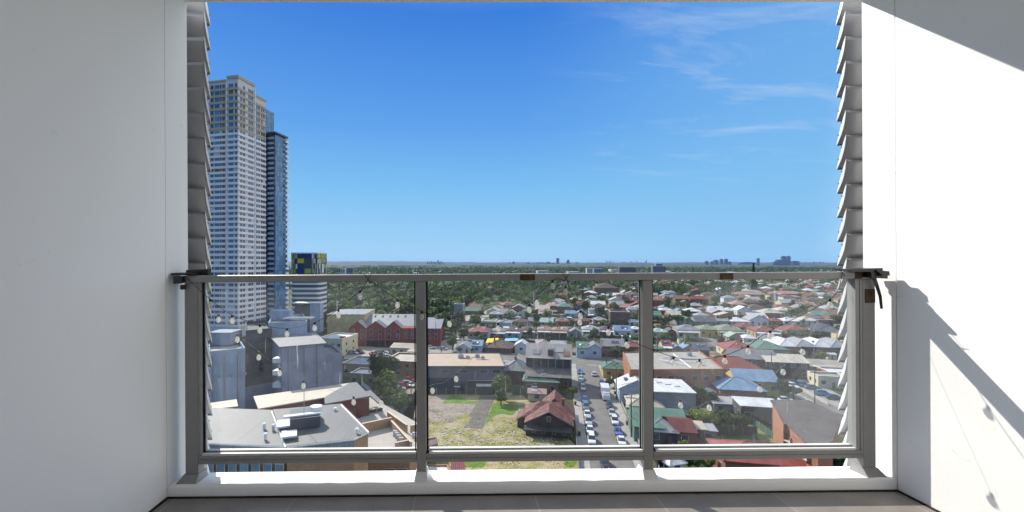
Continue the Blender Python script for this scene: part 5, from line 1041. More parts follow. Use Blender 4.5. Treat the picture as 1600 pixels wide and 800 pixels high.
# terrace with lawn, brick parapets
t1, q, ro = block([(534, 633, 8), (579, 622, 9), (652, 662, 8), (656, 700, 8), (640, 719, 8), (540, 719, 8)], 'terrace_building', 'tan brick podium terrace with lawn courtyard and parapet walls', 'terrace', BRK, mat('pale_paving', (.38, .35, .31), .85, noise=.15), par=.0)
c_ = t1.location; G8 = [gp(x, y, 8.25) - c_ for x, y in ((548, 652), (600, 642), (616, 654), (563, 666))]; MB().add([v + Vector((0, 0, .03)) for v in G8], [(0, 1, 2, 3)]).build('lawn', GRASS, t1)
hq = [gp(x, y, 8.3) - c_ for x, y in ((545, 645), (592, 636))]
def wallseg(root, a, b_, z, h_, m_, th=.3, nm='parapet'):
    d = (b_ - a); d.z = 0; n_ = Vector((d.y, -d.x, 0)).normalized() * th; mb = MB(); A0 = Vector((a.x, a.y, z)); B0 = Vector((b_.x, b_.y, z)); mb.prism([A0, B0, B0 + n_, A0 + n_], (0, 0, h_)); o = mb.build(nm, m_, root); cp = MB(); u = n_ * .2
    cp.prism([A0 - u + Vector((0, 0, h_)), B0 - u + Vector((0, 0, h_)), B0 + n_ + u + Vector((0, 0, h_)), A0 + n_ + u + Vector((0, 0, h_))], (0, 0, .08)); cp.build('coping', mat('cream_coping', (.55, .44, .32), .8), o)
G_ = lambda px, py, z=8.2: gp(px, py, z) - c_
wallseg(t1, G_(562, 678), G_(611, 667), 8.2, 1.9, BRK); wallseg(t1, G_(611, 667), G_(644, 704), 8.2, 1.5, BRK); wallseg(t1, G_(607, 655), G_(637, 677), 8.2, 1.6, BRK); wallseg(t1, G_(617, 704), G_(641, 699), 8.2, 1.4, BRK); wallseg(t1, G_(641, 676), G_(655, 673), 8.2, 1.4, BRK)
wallseg(t1, G_(543, 655), G_(597, 645), 8.2, 1.2, mat('dark_green_hedge_box', (.03, .05, .03), .9))
MB().prism([G_(533, 646), G_(579, 633), G_(597, 652), G_(591, 655), G_(576, 640), G_(541, 651)], (0, 0, .3)).build('pergola_roof', RFG, t1).location.z = 3.2
seg_windows(t1, G_(600, 719), G_(640, 719), [5.2], 2, 1.6, 1.6)
FSC = mat('blue_grey_fascia', (.20, .24, .29), .5, 0, 'corr', .15)
for rt, aa, bb in ((A_, (318, 693, 15), (446, 699, 15)), (B_, (448, 699, 15.1), (553, 687, 15.2))):
    a, b_ = onroof(rt, *aa), onroof(rt, *bb); d = b_ - a; n_ = Vector((d.y, -d.x, 0)).normalized() * .12; MB().prism([a - Vector((0, 0, 1.2)), b_ - Vector((0, 0, 1.2)), b_ - Vector((0, 0, 1.2)) + n_, a - Vector((0, 0, 1.2)) + n_], (0, 0, 1.18)).build('fascia', FSC, rt)
for (px, py) in ((621, 684), (624, 688), (627, 692), (618, 681), (648, 684), (651, 688)): p_ = G_(px, py); MB().box(p_.x - .45, p_.x + .45, p_.y - .35, p_.y + .35, 8.25, 9.2).build('air_conditioner', METALG, t1)
n1_, q, ro = block([(666, 728, 2.6), (700, 728, 2.6), (706, 745, 2.6), (660, 745, 2.6)], 'shed', 'white and brown roofed outbuilding seen under the bottom rail', 'shed', BRK, rmat('white', 'metal'), par=.3)
n1_, q, ro = block([(705, 722, 2.2), (726, 722, 2.2), (728, 745, 2.2), (703, 745, 2.2)], 'shed', 'dark red outbuilding seen under the bottom rail', 'shed', wmat('redbrown'), rmat('darkred', 'metal'), par=.0)
n1_, q, ro = block([(650, 690, 3.4), (682, 684, 3.4), (684, 694, 3.4), (650, 706, 3.4)], 'shed', 'small brown outbuilding with tan edge at the corner of the vacant lot', 'shed', wmat('brown'), rmat('brown', 'metal'), par=.2)
# ------------------------------------------------------------------ the tall white tower
LIL = mat('white_precast', (.66, .67, .71), .8, 0, None, .06, .1); BEI = mat('beige_cladding', (.40, .34, .255), .8, noise=.1, ns=.1); COR = mat('tower_core_wall', (.52, .52, .55), .8, noise=.1, ns=.1); BRW = mat('bronze_panel', (.16, .10, .05), .6, noise=.2)
GLB = BLUEWIN
th = -R(13)           # front face runs along V-like direction
tw = tag(empty('residential_tower', (-123.7, 252, 0), th), 'tall white banded residential tower with beige crown floors', 'tower')
TOP = 41 + 293 / 711 * 252 - 1.0; NB = 38; ZB = TOP - 7 * 3.62
BODY = MB().box(-36, -7.6, 0, 23.5, 0, TOP - 1.2).box(-7.2, 0, 0, 13.6, 0, TOP).box(-7.2, -.6, 13.6, 14.4, 0, TOP - 3).box(-7.2, 0, 14.4, 23.5, 0, TOP - 5.2)
BODY.box(-7.6, -7.2, 1.2, 23, 0, TOP - 2); BODY.build('wall', COR, tw)
stories = []
z = TOP - 2.6
for i in range(7): stories.append((z - 2.2, 3.62, True)); z -= 3.62
while z > 8: stories.append((z - 2.0, 3.05, False)); z -= 3.05
bw_, bb_ = MB(), MB()
for (z0, hgt, crown) in stories:
    mb = bb_ if crown else bw_; t0, t1_ = z0 - (1.45 if not crown else 1.5), z0 - .12
    top_r = TOP - 5.2
    for (x0, x1) in ((-36, -19.5), (-18.8, -7.9), (-7.0, .35)): mb.box(x0, x1, -.35, -.001, t0, t1_)
    mb.box(0.001, .36, -.001, 6.4, t0, t1_); mb.box(0.001, .30, 6.4, 13.3, t0, t1_)
    if z0 + 2 < TOP - 4.5: mb.box(0.001, .36, 14.6, 23.7, t0, t1_)
bw_.build('spandrel', LIL, tw); bb_.build('spandrel', BEI, tw)
MB().box(-36.2, -7.7, -.4, 23.6, TOP - 1.2, TOP - .2).box(-7.1, .4, -.4, 13.6, TOP, TOP + 1.6).box(-6, .4, 14.4, 23.8, TOP - 5.2, TOP - 4.0).build('crown', BEI, tw)
pr = MB()
for x in (-7.35,): pr.box(x - .3, x + .3, -.25, 1.2, 0, TOP - 1.3)
pr.box(.001, .5, 13.3, 13.9, 0, TOP - 1); pr.box(-19.4, -18.9, -.3, 0, 0, TOP - 1.5); pr.build('pier', LIL, tw)
wcount = 0; rest = [MB(), MB(), MB(), MB()]; r_ = random.Random(11)
cols_front = [(-35, -32.6, 0), (-31.5, -29, 1), (-27, -24, 0), (-22.5, -20.4, 3), (-17.9, -15.9, 1), (-15.1, -12.0, 0), (-11.6, -10.7, 1), (-10.2, -8.4, 3), (-5.9, -3.0, 0), (-1.9, -.7, 1)]
cols_side = [(1.6, 3.3, 1), (3.9, 5.6, 1), (8.3, 10.5, 0), (10.9, 12.4, 1), (15.0, 16.6, 0), (17.0, 18.4, 1), (19.4, 20.8, 1), (21.3, 22.8, 1)]
BM = [GLB, GLASSWIN, mat('white_blind', (.5, .5, .5), .7), BRW]
for si, (z0, hgt, crown) in enumerate(stories):
    hw = 2.1 if crown else 1.5
    for (a, b_, k) in cols_front:
        kk = k if r_.random() > .18 else r_.choice([0, 1, 2, 3]); box = (a, b_, -.09, .02, z0 - .1, z0 - .1 + hw)
        if wcount < 100: MB().box(*box).build('window', BM[kk], tw); wcount += 1
        else: rest[kk].box(*box)
        if a > -20 and k == 0: rest[2].box(a - .75, a - .1, -.08, .02, z0 - .1, z0 - .1 + hw)
    for (a, b_, k) in cols_side:
        if a > 14 and z0 + 3 > TOP - 5.5: continue
        kk = k if r_.random() > .18 else r_.choice([0, 1, 2, 3]); rest[kk].box(-.02, .09, a, b_, z0 - .1, z0 - .1 + hw)
for k, nm in ((0, 'blue_glazing'), (1, 'dark_glazing'), (2, 'pale_panel'), (3, 'bronze_panel')):
    o = rest[k].build(nm, BM[k], tw); o['kind'] = 'stuff'
# glass tower behind it
def curtain(name, c1_, c2_, bw2, rh):
    m, t, b = newmat(name); n = t.nodes; l = t.links; tcn = n.new('ShaderNodeTexCoord'); sp = n.new('ShaderNodeSeparateXYZ'); l.new(tcn.outputs['Object'], sp.inputs[0]); cb = n.new('ShaderNodeCombineXYZ'); l.new(mth(t, 'ADD', sp.outputs[0], sp.outputs[1]), cb.inputs[0]); l.new(sp.outputs[2], cb.inputs[1])
    br = n.new('ShaderNodeTexBrick'); br.offset = .0; br.inputs['Scale'].default_value = 1; br.inputs['Brick Width'].default_value = bw2; br.inputs['Row Height'].default_value = rh; br.inputs['Mortar Size'].default_value = .09; br.inputs['Bias'].default_value = -.1
    br.inputs['Color1'].default_value = (*c1_, 1); br.inputs['Color2'].default_value = (*c2_, 1); br.inputs['Mortar'].default_value = (.012, .015, .02, 1); l.new(cb.outputs[0], br.inputs['Vector']); l.new(br.outputs[0], b.inputs['Base Color']); b.inputs['Roughness'].default_value = .18; b.inputs['Specular IOR Level'].default_value = .7; return m
CW = curtain('dark_blue_curtain_wall', (.03, .09, .20), (.10, .27, .50), 1.5, 3.05)
gt = tag(empty('glass_tower', (-118, 277, 0), th), 'dark blue glass tower stepped against the tall white tower', 'tower'); T2 = 41 + 203 / 711 * 277; Z3 = 41 + 248 / 711 * 277
MB().box(0, 4.6, 1.5, 10, 0, T2).box(-9, -2.0, 1, 9, 0, Z3 - 2).build('wall', CW, gt); MB().box(4.6, 5.4, 0, 12, 0, T2 - 1).build('curtain_wall', CW, gt); MB().box(-1, 5.8, -.5, 12.4, T2, T2 + 1).build('cap', mat('dark_cap', (.08, .09, .11), .5), gt)
z = T2 - 3.4; k = 0
while z > 8:
    MB().box(.2, 4.6, -.4, 1.5, z, z + .28).box(.3, 4.5, -.38, -.3, z + .28, z + 1.2).build('balcony', mat('pale_balcony', (.45, .46, .50), .6), gt)
    MB().box(5.4, 6.5, 9, 12, z, z + .25).box(6.4, 6.5, 9, 12, z + .25, z + 1.2).build('balcony', TRIM, gt); z -= 3.05; k += 1
# coloured panel block and its banded lower part
pb = tag(empty('office_block', (-98, 300, 0)), 'round cornered block clad in yellow, lime, navy and white panels', 'office block')
x0, x1 = (454 - CX) / F * 300 + 98, (500 - CX) / F * 300 + 98; cxm = (x0 + x1) / 2; wr = (x1 - x0) / 2; zt = 41 + 16.5 / 711 * 300
def shell(ang): c_, s_ = math.cos(ang), math.sin(ang); e = .32; return (cxm + wr * math.copysign(abs(c_) ** e, c_), 8 + 9 * math.copysign(abs(s_) ** e, s_))
n_ = 64; lo = MB(); pts = [shell(2 * math.pi * i / n_) for i in range(n_)]
lo.add([(p[0], p[1], 0) for p in pts] + [(p[0], p[1], zt - .3) for p in pts], [(i, (i + 1) % n_, n_ + (i + 1) % n_, n_ + i) for i in range(n_)] + [tuple(range(n_, 2 * n_))]); lo.build('wall', mat('dark_core', (.06, .07, .09), .5), pb)
PM = [mat('panel_' + a, c, .5, 0, None, .05) for a, c in (('white', (.62, .62, .62)), ('navy', (.02, .04, .14)), ('yellow', (.55, .42, .02)), ('lime', (.30, .36, .05)), ('grey', (.28, .30, .34)))]; pm = MB(); r_ = random.Random(5); zrow = zt - .3
sc_p = lambda p, k: (cxm + (p[0] - cxm) * k, 8 + (p[1] - 8) * k)
for rw in range(5):
    zz1 = zrow; zz0 = zrow - 3.2; zrow -= 3.3
    for i in range(n_):
        if r_.random() < .17: continue
        a, b_ = sc_p(pts[i], 1.03), sc_p(pts[(i + 1) % n_], 1.03); mid = ((a[0] * .12 + b_[0] * .88), (a[1] * .12 + b_[1] * .88)); off = r_.uniform(-.5, .5)
        pm.add([(a[0], a[1], zz0 + off), (mid[0], mid[1], zz0 + off), (mid[0], mid[1], zz1 + min(off, 0)), (a[0], a[1], zz1 + min(off, 0))], [(0, 1, 2, 3)], r_.choices(range(5), [4, 3, 2, 2, 2])[0])
o = pm.build('panel_cladding', PM, pb); so_ = o.modifiers.new('t', 'SOLIDIFY'); so_.thickness = .15
tp = MB(); tp.add([(*sc_p(p, 1.05), zt - .3) for p in pts] + [(*sc_p(p, 1.05), zt + .4) for p in pts], [(i, (i + 1) % n_, n_ + (i + 1) % n_, n_ + i) for i in range(n_)] + [tuple(range(n_, 2 * n_))]); tp.build('cap', TRIM, pb)
bd = MB(); z = zrow - 1.0
while z > 6:
    q = [sc_p(p, 1.04) for p in pts]; bd.add([(a[0], a[1], z) for a in q] + [(a[0], a[1], z + 1.3) for a in q], [(i, (i + 1) % n_, n_ + (i + 1) % n_, n_ + i) for i in range(n_)] + [tuple(range(n_))[::-1], tuple(range(n_, 2 * n_))]); z -= 3.1
bd.build('spandrel', LIL, pb)
# reddish tower glimpsed behind the left louvre blades
rt_ = tag(empty('red_tower', (-190, 330, 0), th), 'red and glass tower glimpsed between the left louvre blades and the white tower', 'tower'); zr = 41 + 112 / 711 * 330
MB().box(-8, 12, 0, 14, 0, zr - 3).build('wall', CW, rt_)
z = zr - 3; rr_ = MB()
while z > 20: rr_.box(-8.3, 12.3, -.4, 14.2, z, z + 3); z -= 34 
rr_.build('red_band', mat('red_cladding', (.36, .09, .06), .7), rt_)

# ------------------------------------------------------------------ middle distance blocks and the far skyline
def midblock(px0, px1, yt, Y, name, label, wm, cap=TRIM, floors=4, dep=14):
    a, b_ = (px0 - CX) / F * Y, (px1 - CX) / F * Y; zt = H - (yt - CY) / F * Y; root = tag(empty(name, ((a + b_) / 2, Y, 0)), label, 'building'); w_ = (b_ - a) / 2
    MB().box(-w_, w_, 0, dep, 0, zt).build('wall', wm, root); MB().box(-w_ - .5, w_ + .5, -.5, dep + .5, zt, zt + .8).build('roof', cap, root)
    for f_ in range(floors):
        for i in range(max(2, int(w_ / 3))):
            n_ = max(2, int(w_ / 3)); x = -w_ + 2 * w_ * (i + .5) / n_; z = zt - 3.2 * (f_ + 1); MB().box(x - w_ / n_ * .62, x + w_ / n_ * .62, -.2, .1, z, z + 2.0).build('window', GLASSWIN, root)
    return root
WHB = mat('pale_office_wall', (.50, .51, .53), .8); GBL = mat('grey_office_wall', (.15, .17, .21), .8); BRB = mat('brown_office_wall', (.12, .09, .09), .8)
midblock(1020, 1040, 416, 1500, 'apartment_block', 'round topped grey apartment block on the horizon right of the middle post', GBL, floors=5)
midblock(1025, 1035, 412.5, 1504, 'plant_room', 'curved roof block standing behind the round topped grey apartment block', GBL, floors=1)
midblock(917, 926, 419.5, 1500, 'office_block', 'white office block under the skyline, left of a pair', WHB); midblock(928, 942, 420, 1520, 'office_block', 'blue and white office block, right of a pair', mat('blue_office_wall', (.20, .28, .42), .7))
midblock(968, 993, 417.5, 1600, 'office_block', 'brown office block just above the rail left of the middle post', BRB); midblock(532, 539, 420, 1400, 'office_block', 'white end block left of the dark mid distance towers', WHB); midblock(541, 551, 418.5, 1420, 'office_block', 'dark mid distance tower block left above the rail', GBL)
midblock(840, 858, 423.5, 1500, 'factory', 'white roofed factory left of the centre office blocks', WHB, floors=1, dep=30); midblock(888, 905, 425, 1450, 'factory', 'pale long factory just above the rail', WHB, floors=1, dep=30); midblock(955, 968, 421, 1900, 'factory', 'cream factory roof between the office blocks', mat('cream_office', (.5, .46, .4), .8), floors=1, dep=40)
SKY_ = mat('distant_tower_facade', (.035, .06, .125), .6, 0, 'panel', .2, .02)
def sky(px, yt, wpx, Y, label, group, step=0.0):
    wd = wpx / F * Y; x = (px - CX) / F * Y; zt = H + (CY - yt) / F * Y
    mb = MB().box(-wd / 2, wd / 2, 0, wd * .8, 0, zt - 3); mb.box(-wd * .3, wd * .25, wd * .1, wd * .6, zt - 3, zt + 4)
    if step: mb.box(-wd * .68, -wd / 2, wd * .1, wd * .7, 0, 41 + (zt - 41) * (step - .25)); mb.box(wd / 2, wd * .66, wd * .1, wd * .7, 0, 41 + (zt - 41) * (step - .4))
    o = mb.build('office_tower', SKY_, None); o.location = (x, Y, 0); tag(o, label, 'tower', group); return o
S1 = 'towers of the right hand skyline'; S2 = 'towers of the centre right skyline'; S3 = 'towers of the centre skyline'
for px, yt, wp, lab, stp in ((1218, 406, 7, 'squat tower left of the twin skyscrapers', .8), (1225.5, 400.3, 5.4, 'left of the twin skyscrapers on the right skyline', 0), (1233, 400.3, 4.8, 'right of the twin skyscrapers on the right skyline', .75), (1244.5, 408, 10, 'wide low office slab right of the twin skyscrapers', 0), (1211.5, 409.5, 5, 'lowest tower at the left foot of the twin skyscrapers', 0), (1185.4, 403.6, 3.2, 'lone slim tower between the two right skyline groups', 0)): sky(px, yt, wp, 7000, lab, S1, stp)
for px, yt, wp, lab, stp in ((1105, 408, 4, 'leftmost tower of the centre right skyline group', .85), (1113, 408.6, 3.5, 'small tower second in the centre right skyline group', 0), (1119.7, 406.3, 6, 'broad tower third in the centre right skyline group', 0), (1128, 404.8, 4.2, 'tower fourth in the centre right skyline group', 0), (1135.3, 404.6, 4.4, 'tallest tower with mast in the centre right skyline group', .8), (1141, 409, 4, 'low tower at the right end of the centre right skyline group', 0)): sky(px, yt, wp, 7600, lab, S2, stp)
for px, yt, wp, lab, stp in ((871.7, 403.4, 4, 'tallest slim tower of the centre skyline', 0), (888, 406.2, 3.6, 'second tower with stepped shoulders right of the tallest centre tower', .85), (902.3, 410, 4.5, 'short square tower at the right of the centre skyline', 0), (846, 410.2, 15, 'long low blue slab block on the centre skyline', 0), (857, 409.6, 7, 'low block touching the long blue slab', 0), (864.5, 411, 4, 'small block between the slab and the tallest centre tower', 0), (825.5, 410.8, 4.5, 'small block left of the long blue slab', 0), (834, 411.6, 5, 'tiny block just left of the long blue slab', 0), (802.5, 408.8, 3.4, 'far tower with chimney left of the centre skyline', 0), (796, 409.8, 1.4, 'thin far chimney tower left of the centre skyline', 0)): sky(px, yt, wp, 8500, lab, S3, stp)
r_ = random.Random(9)
for i, (px, yt) in enumerate(((668, 409.5), (671, 408), (674.5, 407.6), (678, 409), (681, 408.3), (684.3, 405.8), (687, 409), (689.6, 407.6), (693, 409.6))): sky(px, yt + .4, r_.uniform(1.4, 2.6), 11500, f'{ordw(i)} hazy tower from the left in the tiny left city cluster', 'left city cluster on the horizon')
for i in range(34):
    px = 946 + i * 1.95 + r_.uniform(-.6, .6); yt = 411.3 - r_.uniform(0, 2.6) - (2.3 if i in (1, 4, 6, 14, 25, 33) else 0); sky(px, yt, r_.uniform(.9, 1.7), 12400, (f'{ORD[(1, 4, 6, 14, 25, 33).index(i)]} taller spire from the left in the far hazy city centre' if i in (1, 4, 6, 14, 25, 33) else f'{ordw(i)} hazy tower from the left in the far city centre'), 'far city centre on the horizon')
for i in range(20):
    px = 1015 + i * 4.6 + r_.uniform(-1.5, 1.5); sky(px, 411.4 - r_.uniform(0, 1.6), r_.uniform(1, 1.8), 12300, f'{ordw(i)} small hazy tower from the left of those right of the city centre', 'hazy towers right of the city centre')
for i in range(15):
    px = 1252 + i * 2.4 + r_.uniform(-.8, .8); yt = 411.5 - r_.uniform(0, 2.2) - (1.5 if i in (3, 8, 10, 12) else 0); sky(px, yt, r_.uniform(.7, 1.8), 9000, f'{ordw(i)} small mast or tower from the left at the right end of the skyline', 'masts at the right end of the skyline')
# low dome shaped hill-like stadium roof
mb = MB(); n_ = 24; pr_ = [(-200 + 400 * i / n_, 0, 20 + 50 * math.sin(math.pi * i / n_) ** .7) for i in range(n_ + 1)]; mb.prism([(-200, 0, 0)] + pr_ + [(200, 0, 0)], (0, 200, 0)); o = mb.build('stadium', SKY_); o.location = ((1169 - CX) / F * 7800, 7800, 0); tag(o, 'long low arched stadium roof left of the lone slim tower', 'stadium')
# ------------------------------------------------------------------ fill houses, trees, woodland
def clear(x, y, r):
    for fx, fy, fr in FOOT:
        if (fx - x) ** 2 + (fy - y) ** 2 < (fr + r) ** 2: return False
    return True
def px_of(x, y, z=0): return CX + F * x / y, CY + F * (H - z) / y
# further individual houses of the suburb, on the same street grid
fill = 0; r_ = random.Random(21); cand = []; OUTF = []
for s in range(-20, 1000, 27):
    for t in range(-520, 1300, 17):
        p_ = P(s + r_.uniform(-4, 4), t + r_.uniform(-3, 3)); a, b_ = px_of(p_.x, p_.y)
        if p_.y < 150 or a < -500 or a > 2300: continue
        if not (700 < a < 1350):
            if (a < 330 or a > 1350) and r_.random() < .6 and clear(p_.x, p_.y, 9): OUTF.append((p_.x, p_.y + 5))
            continue
        if s < 230 or t < -140 or (a < 860 and p_.y > 420): continue
        if a < 1010 and p_.y > 560 and r_.random() < .8: continue
        if a > 1010 and r_.random() < .34: continue
        cand.append((p_.y, p_, a))
cand.sort(key=lambda q: q[0])
HFILL = []
for y_, p_, a in cand:
    if not clear(p_.x, p_.y + 5, 7): continue
    rc = r_.choices(['terracotta', 'red', 'brown', 'lightgrey', 'white', 'cream', 'pink', 'green'], [22, 12, 18, 18, 10, 8, 8, 4] if a > 1010 else [10, 6, 14, 22, 14, 12, 8, 6])[0]
    HFILL.append((p_, rc, r_.choice(['brick', 'white', 'cream', 'brown', 'orange brick', 'tan']), r_.uniform(10, 15), r_.uniform(9, 13), r_.choice(['hip', 'hip', 'gy', 'gx']), r_.choice([-G, -G + math.pi / 2]))); FOOT.append((p_.x, p_.y + 5, 8))
nice = {'terracotta': 'terracotta', 'red': 'red', 'brown': 'brown', 'lightgrey': 'light grey', 'white': 'white', 'cream': 'cream', 'pink': 'pinkish', 'green': 'green'}
NIND = 165
def pane(px): return 'left pane' if px < 655 else ('middle pane' if px < 1011 else 'right pane')
def namer(items):
    """items: (key, px); returns the left-to-right ordinal of each within its key"""
    out = [0] * len(items); by = {}
    for i, (k, p) in enumerate(items): by.setdefault(k, []).append((p, i))
    for v in by.values():
        for n_, (p, i) in enumerate(sorted(v)): out[i] = n_
    return out
HK = [((rc, pane(px_of(p_.x, p_.y)[0]), p_.y > 480), px_of(p_.x, p_.y)[0]) for (p_, rc, *_r) in HFILL[:NIND]]; HO = namer(HK)
for hi_, (p_, rc, wc, wd, dp, kd, rz) in enumerate(HFILL[:NIND]):
    root = tag(empty('house', (p_.x, p_.y + 5, 0), rz), f'{ordw(HO[hi_])} {nice[rc]} roofed house from left in the {"farther" if HK[hi_][0][2] else "nearer"} small streets, {HK[hi_][0][1]}', 'house', 'far suburb houses'); he = r_.choice([3.2, 3.4, 5.6]); tile = rc in ('terracotta', 'red', 'brown', 'pink')
    walls_and_roof(root, wd, dp, he, kd, rmat(rc, 'tile' if tile else 'metal'), wmat(wc), min(wd, dp) * .24, detail=False)
    for i in (-1, 1):
        MB().box(i * wd / 4 - .9, i * wd / 4 + .9, -dp / 2 - .06, -dp / 2 + .05, 1.0, 2.5).build('window', GLASSWIN, root)
# the rest: one object
def farhouses():
    v = []; 
    mats_ = [rmat(c, 'metal') for c in ('terracotta', 'red', 'brown', 'lightgrey', 'white', 'cream')] + [wmat('cream')]; f = []; mi = []
    pts = [(q[0].x, q[0].y + 5) for q in HFILL[NIND:]] + OUTF
    rr = np.random.default_rng(3)
    Yr = np.sqrt(rr.uniform(650 ** 2, 2600 ** 2, 9000)); Xr = rr.uniform(-1.3, 1.8, 9000) * Yr
    for x, y in zip(Xr, Yr):
        fx = x / y; dens = .05 + (.34 if fx > .42 else (.15 if fx > .1 else .0))
        if rr.random() < dens and clear(x, y, 5): pts.append((x, y))
    for x, y in pts:
        wd, dp, he = rr.uniform(6, 10), rr.uniform(4.5, 7), rr.choice([3.3, 3.6, 6]); a = -G + (math.pi / 2 if rr.random() < .5 else 0); ca, sa = math.cos(a), math.sin(a)
        big = rr.random() < .05 and y > 1100
        if big: wd, dp, he = 30, 20, 7
        T = lambda px_, py_, pz: (x + px_ * ca - py_ * sa, y + px_ * sa + py_ * ca, pz)
        b = len(v); v += [T(-wd, -dp, 0), T(wd, -dp, 0), T(wd, dp, 0), T(-wd, dp, 0), T(-wd, -dp, he), T(wd, -dp, he), T(wd, dp, he), T(-wd, dp, he), T(-wd + dp * .95, 0, he + (1 if big else dp * .42)), T(wd - dp * .95, 0, he + (1 if big else dp * .42))]
        f += [(b, b + 1, b + 5, b + 4), (b + 1, b + 2, b + 6, b + 5), (b + 2, b + 3, b + 7, b + 6), (b + 3, b, b + 4, b + 7), (b + 4, b + 5, b + 9, b + 8), (b + 5, b + 6, b + 9), (b + 6, b + 7, b + 8, b + 9), (b + 7, b + 4, b + 8)]
        c = int(rr.choice(6, p=[.3, .14, .2, .16, .12, .08])); c = (4 if rr.random() < .6 else 3) if big else c; mi += [6] * 4 + [c] * 4
    me = bpy.data.meshes.new('distant_houses'); me.from_pydata(v, [], f)
    for q in mats_: me.materials.append(q)
    me.polygons.foreach_set('material_index', mi); o = bpy.data.objects.new('distant_houses', me); col.objects.link(o); tag(o, 'mass of tiny distant suburban roofs among the treetops', 'houses', None, 'stuff')
    return pts
FP = farhouses()

# placed trees: (px, py base, height, radius, leaf, label)
for px, py, h_, rd, lf, lb in (
    (600, 612, 13.5, 6.4, 0, 'tall dark tree in front of the red brick hall'), (592, 604, 9, 3.6, 0, 'smaller dark tree leaning on the tall dark tree'), (604, 645, 10.5, 6.2, 2, 'broad sunlit green tree nearest the lane'), (623, 655, 8, 4.2, 1, 'green tree overhanging the dark fence by the lane'), (577, 650, 6, 2.6, 2, 'small bright green tree beside the grey triangular roof'),
    (785, 625, 7.5, 3.9, 1, 'olive bushy tree at the back of the vacant lot'), (783, 634, 4.5, 2.3, 1, 'lower shrub under the olive tree on the vacant lot'), (896, 622, 4.2, 2.0, 1, 'small green tree between parked cars and the rusty roofed house'),
    (1098, 616, 7, 3.6, 0, 'dark round tree behind the little white shed'), (1117, 612, 6.5, 3.4, 1, 'green tree between the workshop and the red tiled house'), (1090, 648, 7.5, 4.2, 0, 'dark tree in front of the big white roofed shed'), (1108, 640, 6, 3.2, 0, 'dark tree beside the silver carport'),
    (1092, 668, 5, 3.2, 2, 'round hedge tree left end of the lawn clump'), (1107, 672, 4.6, 3.2, 2, 'round hedge tree second in the lawn clump'), (1124, 672, 4.8, 3.4, 0, 'round hedge tree in the middle of the lawn clump'), (1140, 672, 4.6, 3.2, 2, 'round hedge tree fourth in the lawn clump'), (1155, 676, 5, 3.2, 0, 'dark hedge tree at the right end of the lawn clump'),
    (1205, 612, 6, 3.0, 3, 'grey green tree behind the blue hipped roof'), (1225, 622, 5.5, 2.6, 0, 'dark small tree beside the white car port'), (1240, 624, 4.5, 2.4, 3, 'grey shrub by the pavement opposite the blue cars'), (1284, 566, 5, 2.6, 2, 'bright green shrub in front of the white roofed hall'),
    (964, 560, 5.5, 3.4, 0, 'dark tree behind the green roofed corner cottage'), (980, 566, 4, 2.6, 1, 'low tree between the cottage and the brick workshop'), (953, 606, 3.5, 2.0, 3, 'garden shrub beside the corner cottage'), (968, 605, 3.2, 1.8, 2, 'pale leafy shrub left of the skylight house'),
    (707, 548, 6.5, 2.8, 1, 'bright green street tree at the car park corner'), (725, 531, 6, 3.6, 0, 'dark round tree beside the red roofed house'), (719, 551, 3.2, 2.6, 2, 'yellow green bush in front of the grey gabled house'), (735, 551, 3, 2.2, 1, 'green bush between the two front gabled houses'), (752, 536, 4.5, 2.6, 1, 'green tree left of the yellow sail'),
    (898, 541, 5.0, 2.0, 1, 'slim green tree left of the green gabled house'), (861, 528, 4.0, 2.0, 1, 'green shrub between the orange roofed houses'), (856, 499, 7.5, 4.2, 2, 'bright green tree between the orange and grey roofs'), (838, 512, 9.5, 3.2, 0, 'tall dark tree in the gap right of the grey gable'), (937, 496, 9.5, 4.6, 0, 'dark leaning tree left of the brown flats'),
    (1059, 510, 9, 5.0, 1, 'round green tree left in the right hand pane'), (1032, 512, 8, 4.4, 0, 'dark tree beside the middle post in the right hand pane'), (1045, 508, 8, 4.0, 3, 'grey green tree behind the pale green roof'), (1122, 506, 6.5, 1.6, 0, 'thin dark cypress like tree in the third row'), (1140, 508, 6.5, 2.0, 0, 'second thin dark tree in the third row'),
    (1245, 531, 6, 6, 3, 'grey green tree clump right of the red roofs'), (1262, 534, 6.5, 6.5, 3, 'wide grey green tree behind the white hall'), (1280, 536, 6, 5.5, 3, 'grey green tree at the right end of the clump'), (1310, 512, 9, 6, 0, 'dark tree beside the right louvre blades'), (1290, 520, 6, 4, 0, 'dark tree left of the black gabled house'), (1190, 506, 6, 4, 3, 'grey green tree between white gables'),
    (1031, 735, 3.4, 1.5, 0, 'first dark hedge bush under the bottom rail'), (1041, 735, 3.4, 1.5, 0, 'second dark hedge bush under the bottom rail'), (1078, 736, 3.2, 1.5, 0, 'third dark hedge bush under the bottom rail'), (1090, 737, 3.3, 1.6, 1, 'fourth green hedge bush under the bottom rail'), (1108, 738, 3.2, 1.6, 2, 'pale flowering bush under the bottom rail'), (1275, 742, 5, 2.4, 0, 'dark bush right of the crimson roof'), (1295, 742, 5, 2.6, 0, 'dark bush second from the crimson roof'), (1315, 742, 5, 2.6, 0, 'dark bush beside the right post base'),
    (1068, 712, 3, 1.8, 2, 'yellow green bush beside the pavilion'), (476, 612, 9, 3, 0, 'dark reddish tree behind the cream strip roof')):
    p_ = gp(px, py); tree(p_.x, p_.y, h_, rd, lb, None, lf); FOOT.append((p_.x, p_.y, rd * .4))
p_ = gp(1177.5, 456); tree((1177.5 - CX) / F * 640, 640, 39, 5.2, 'dark pointed conifer rising over the rail right of centre', None, 0, True, con=True)
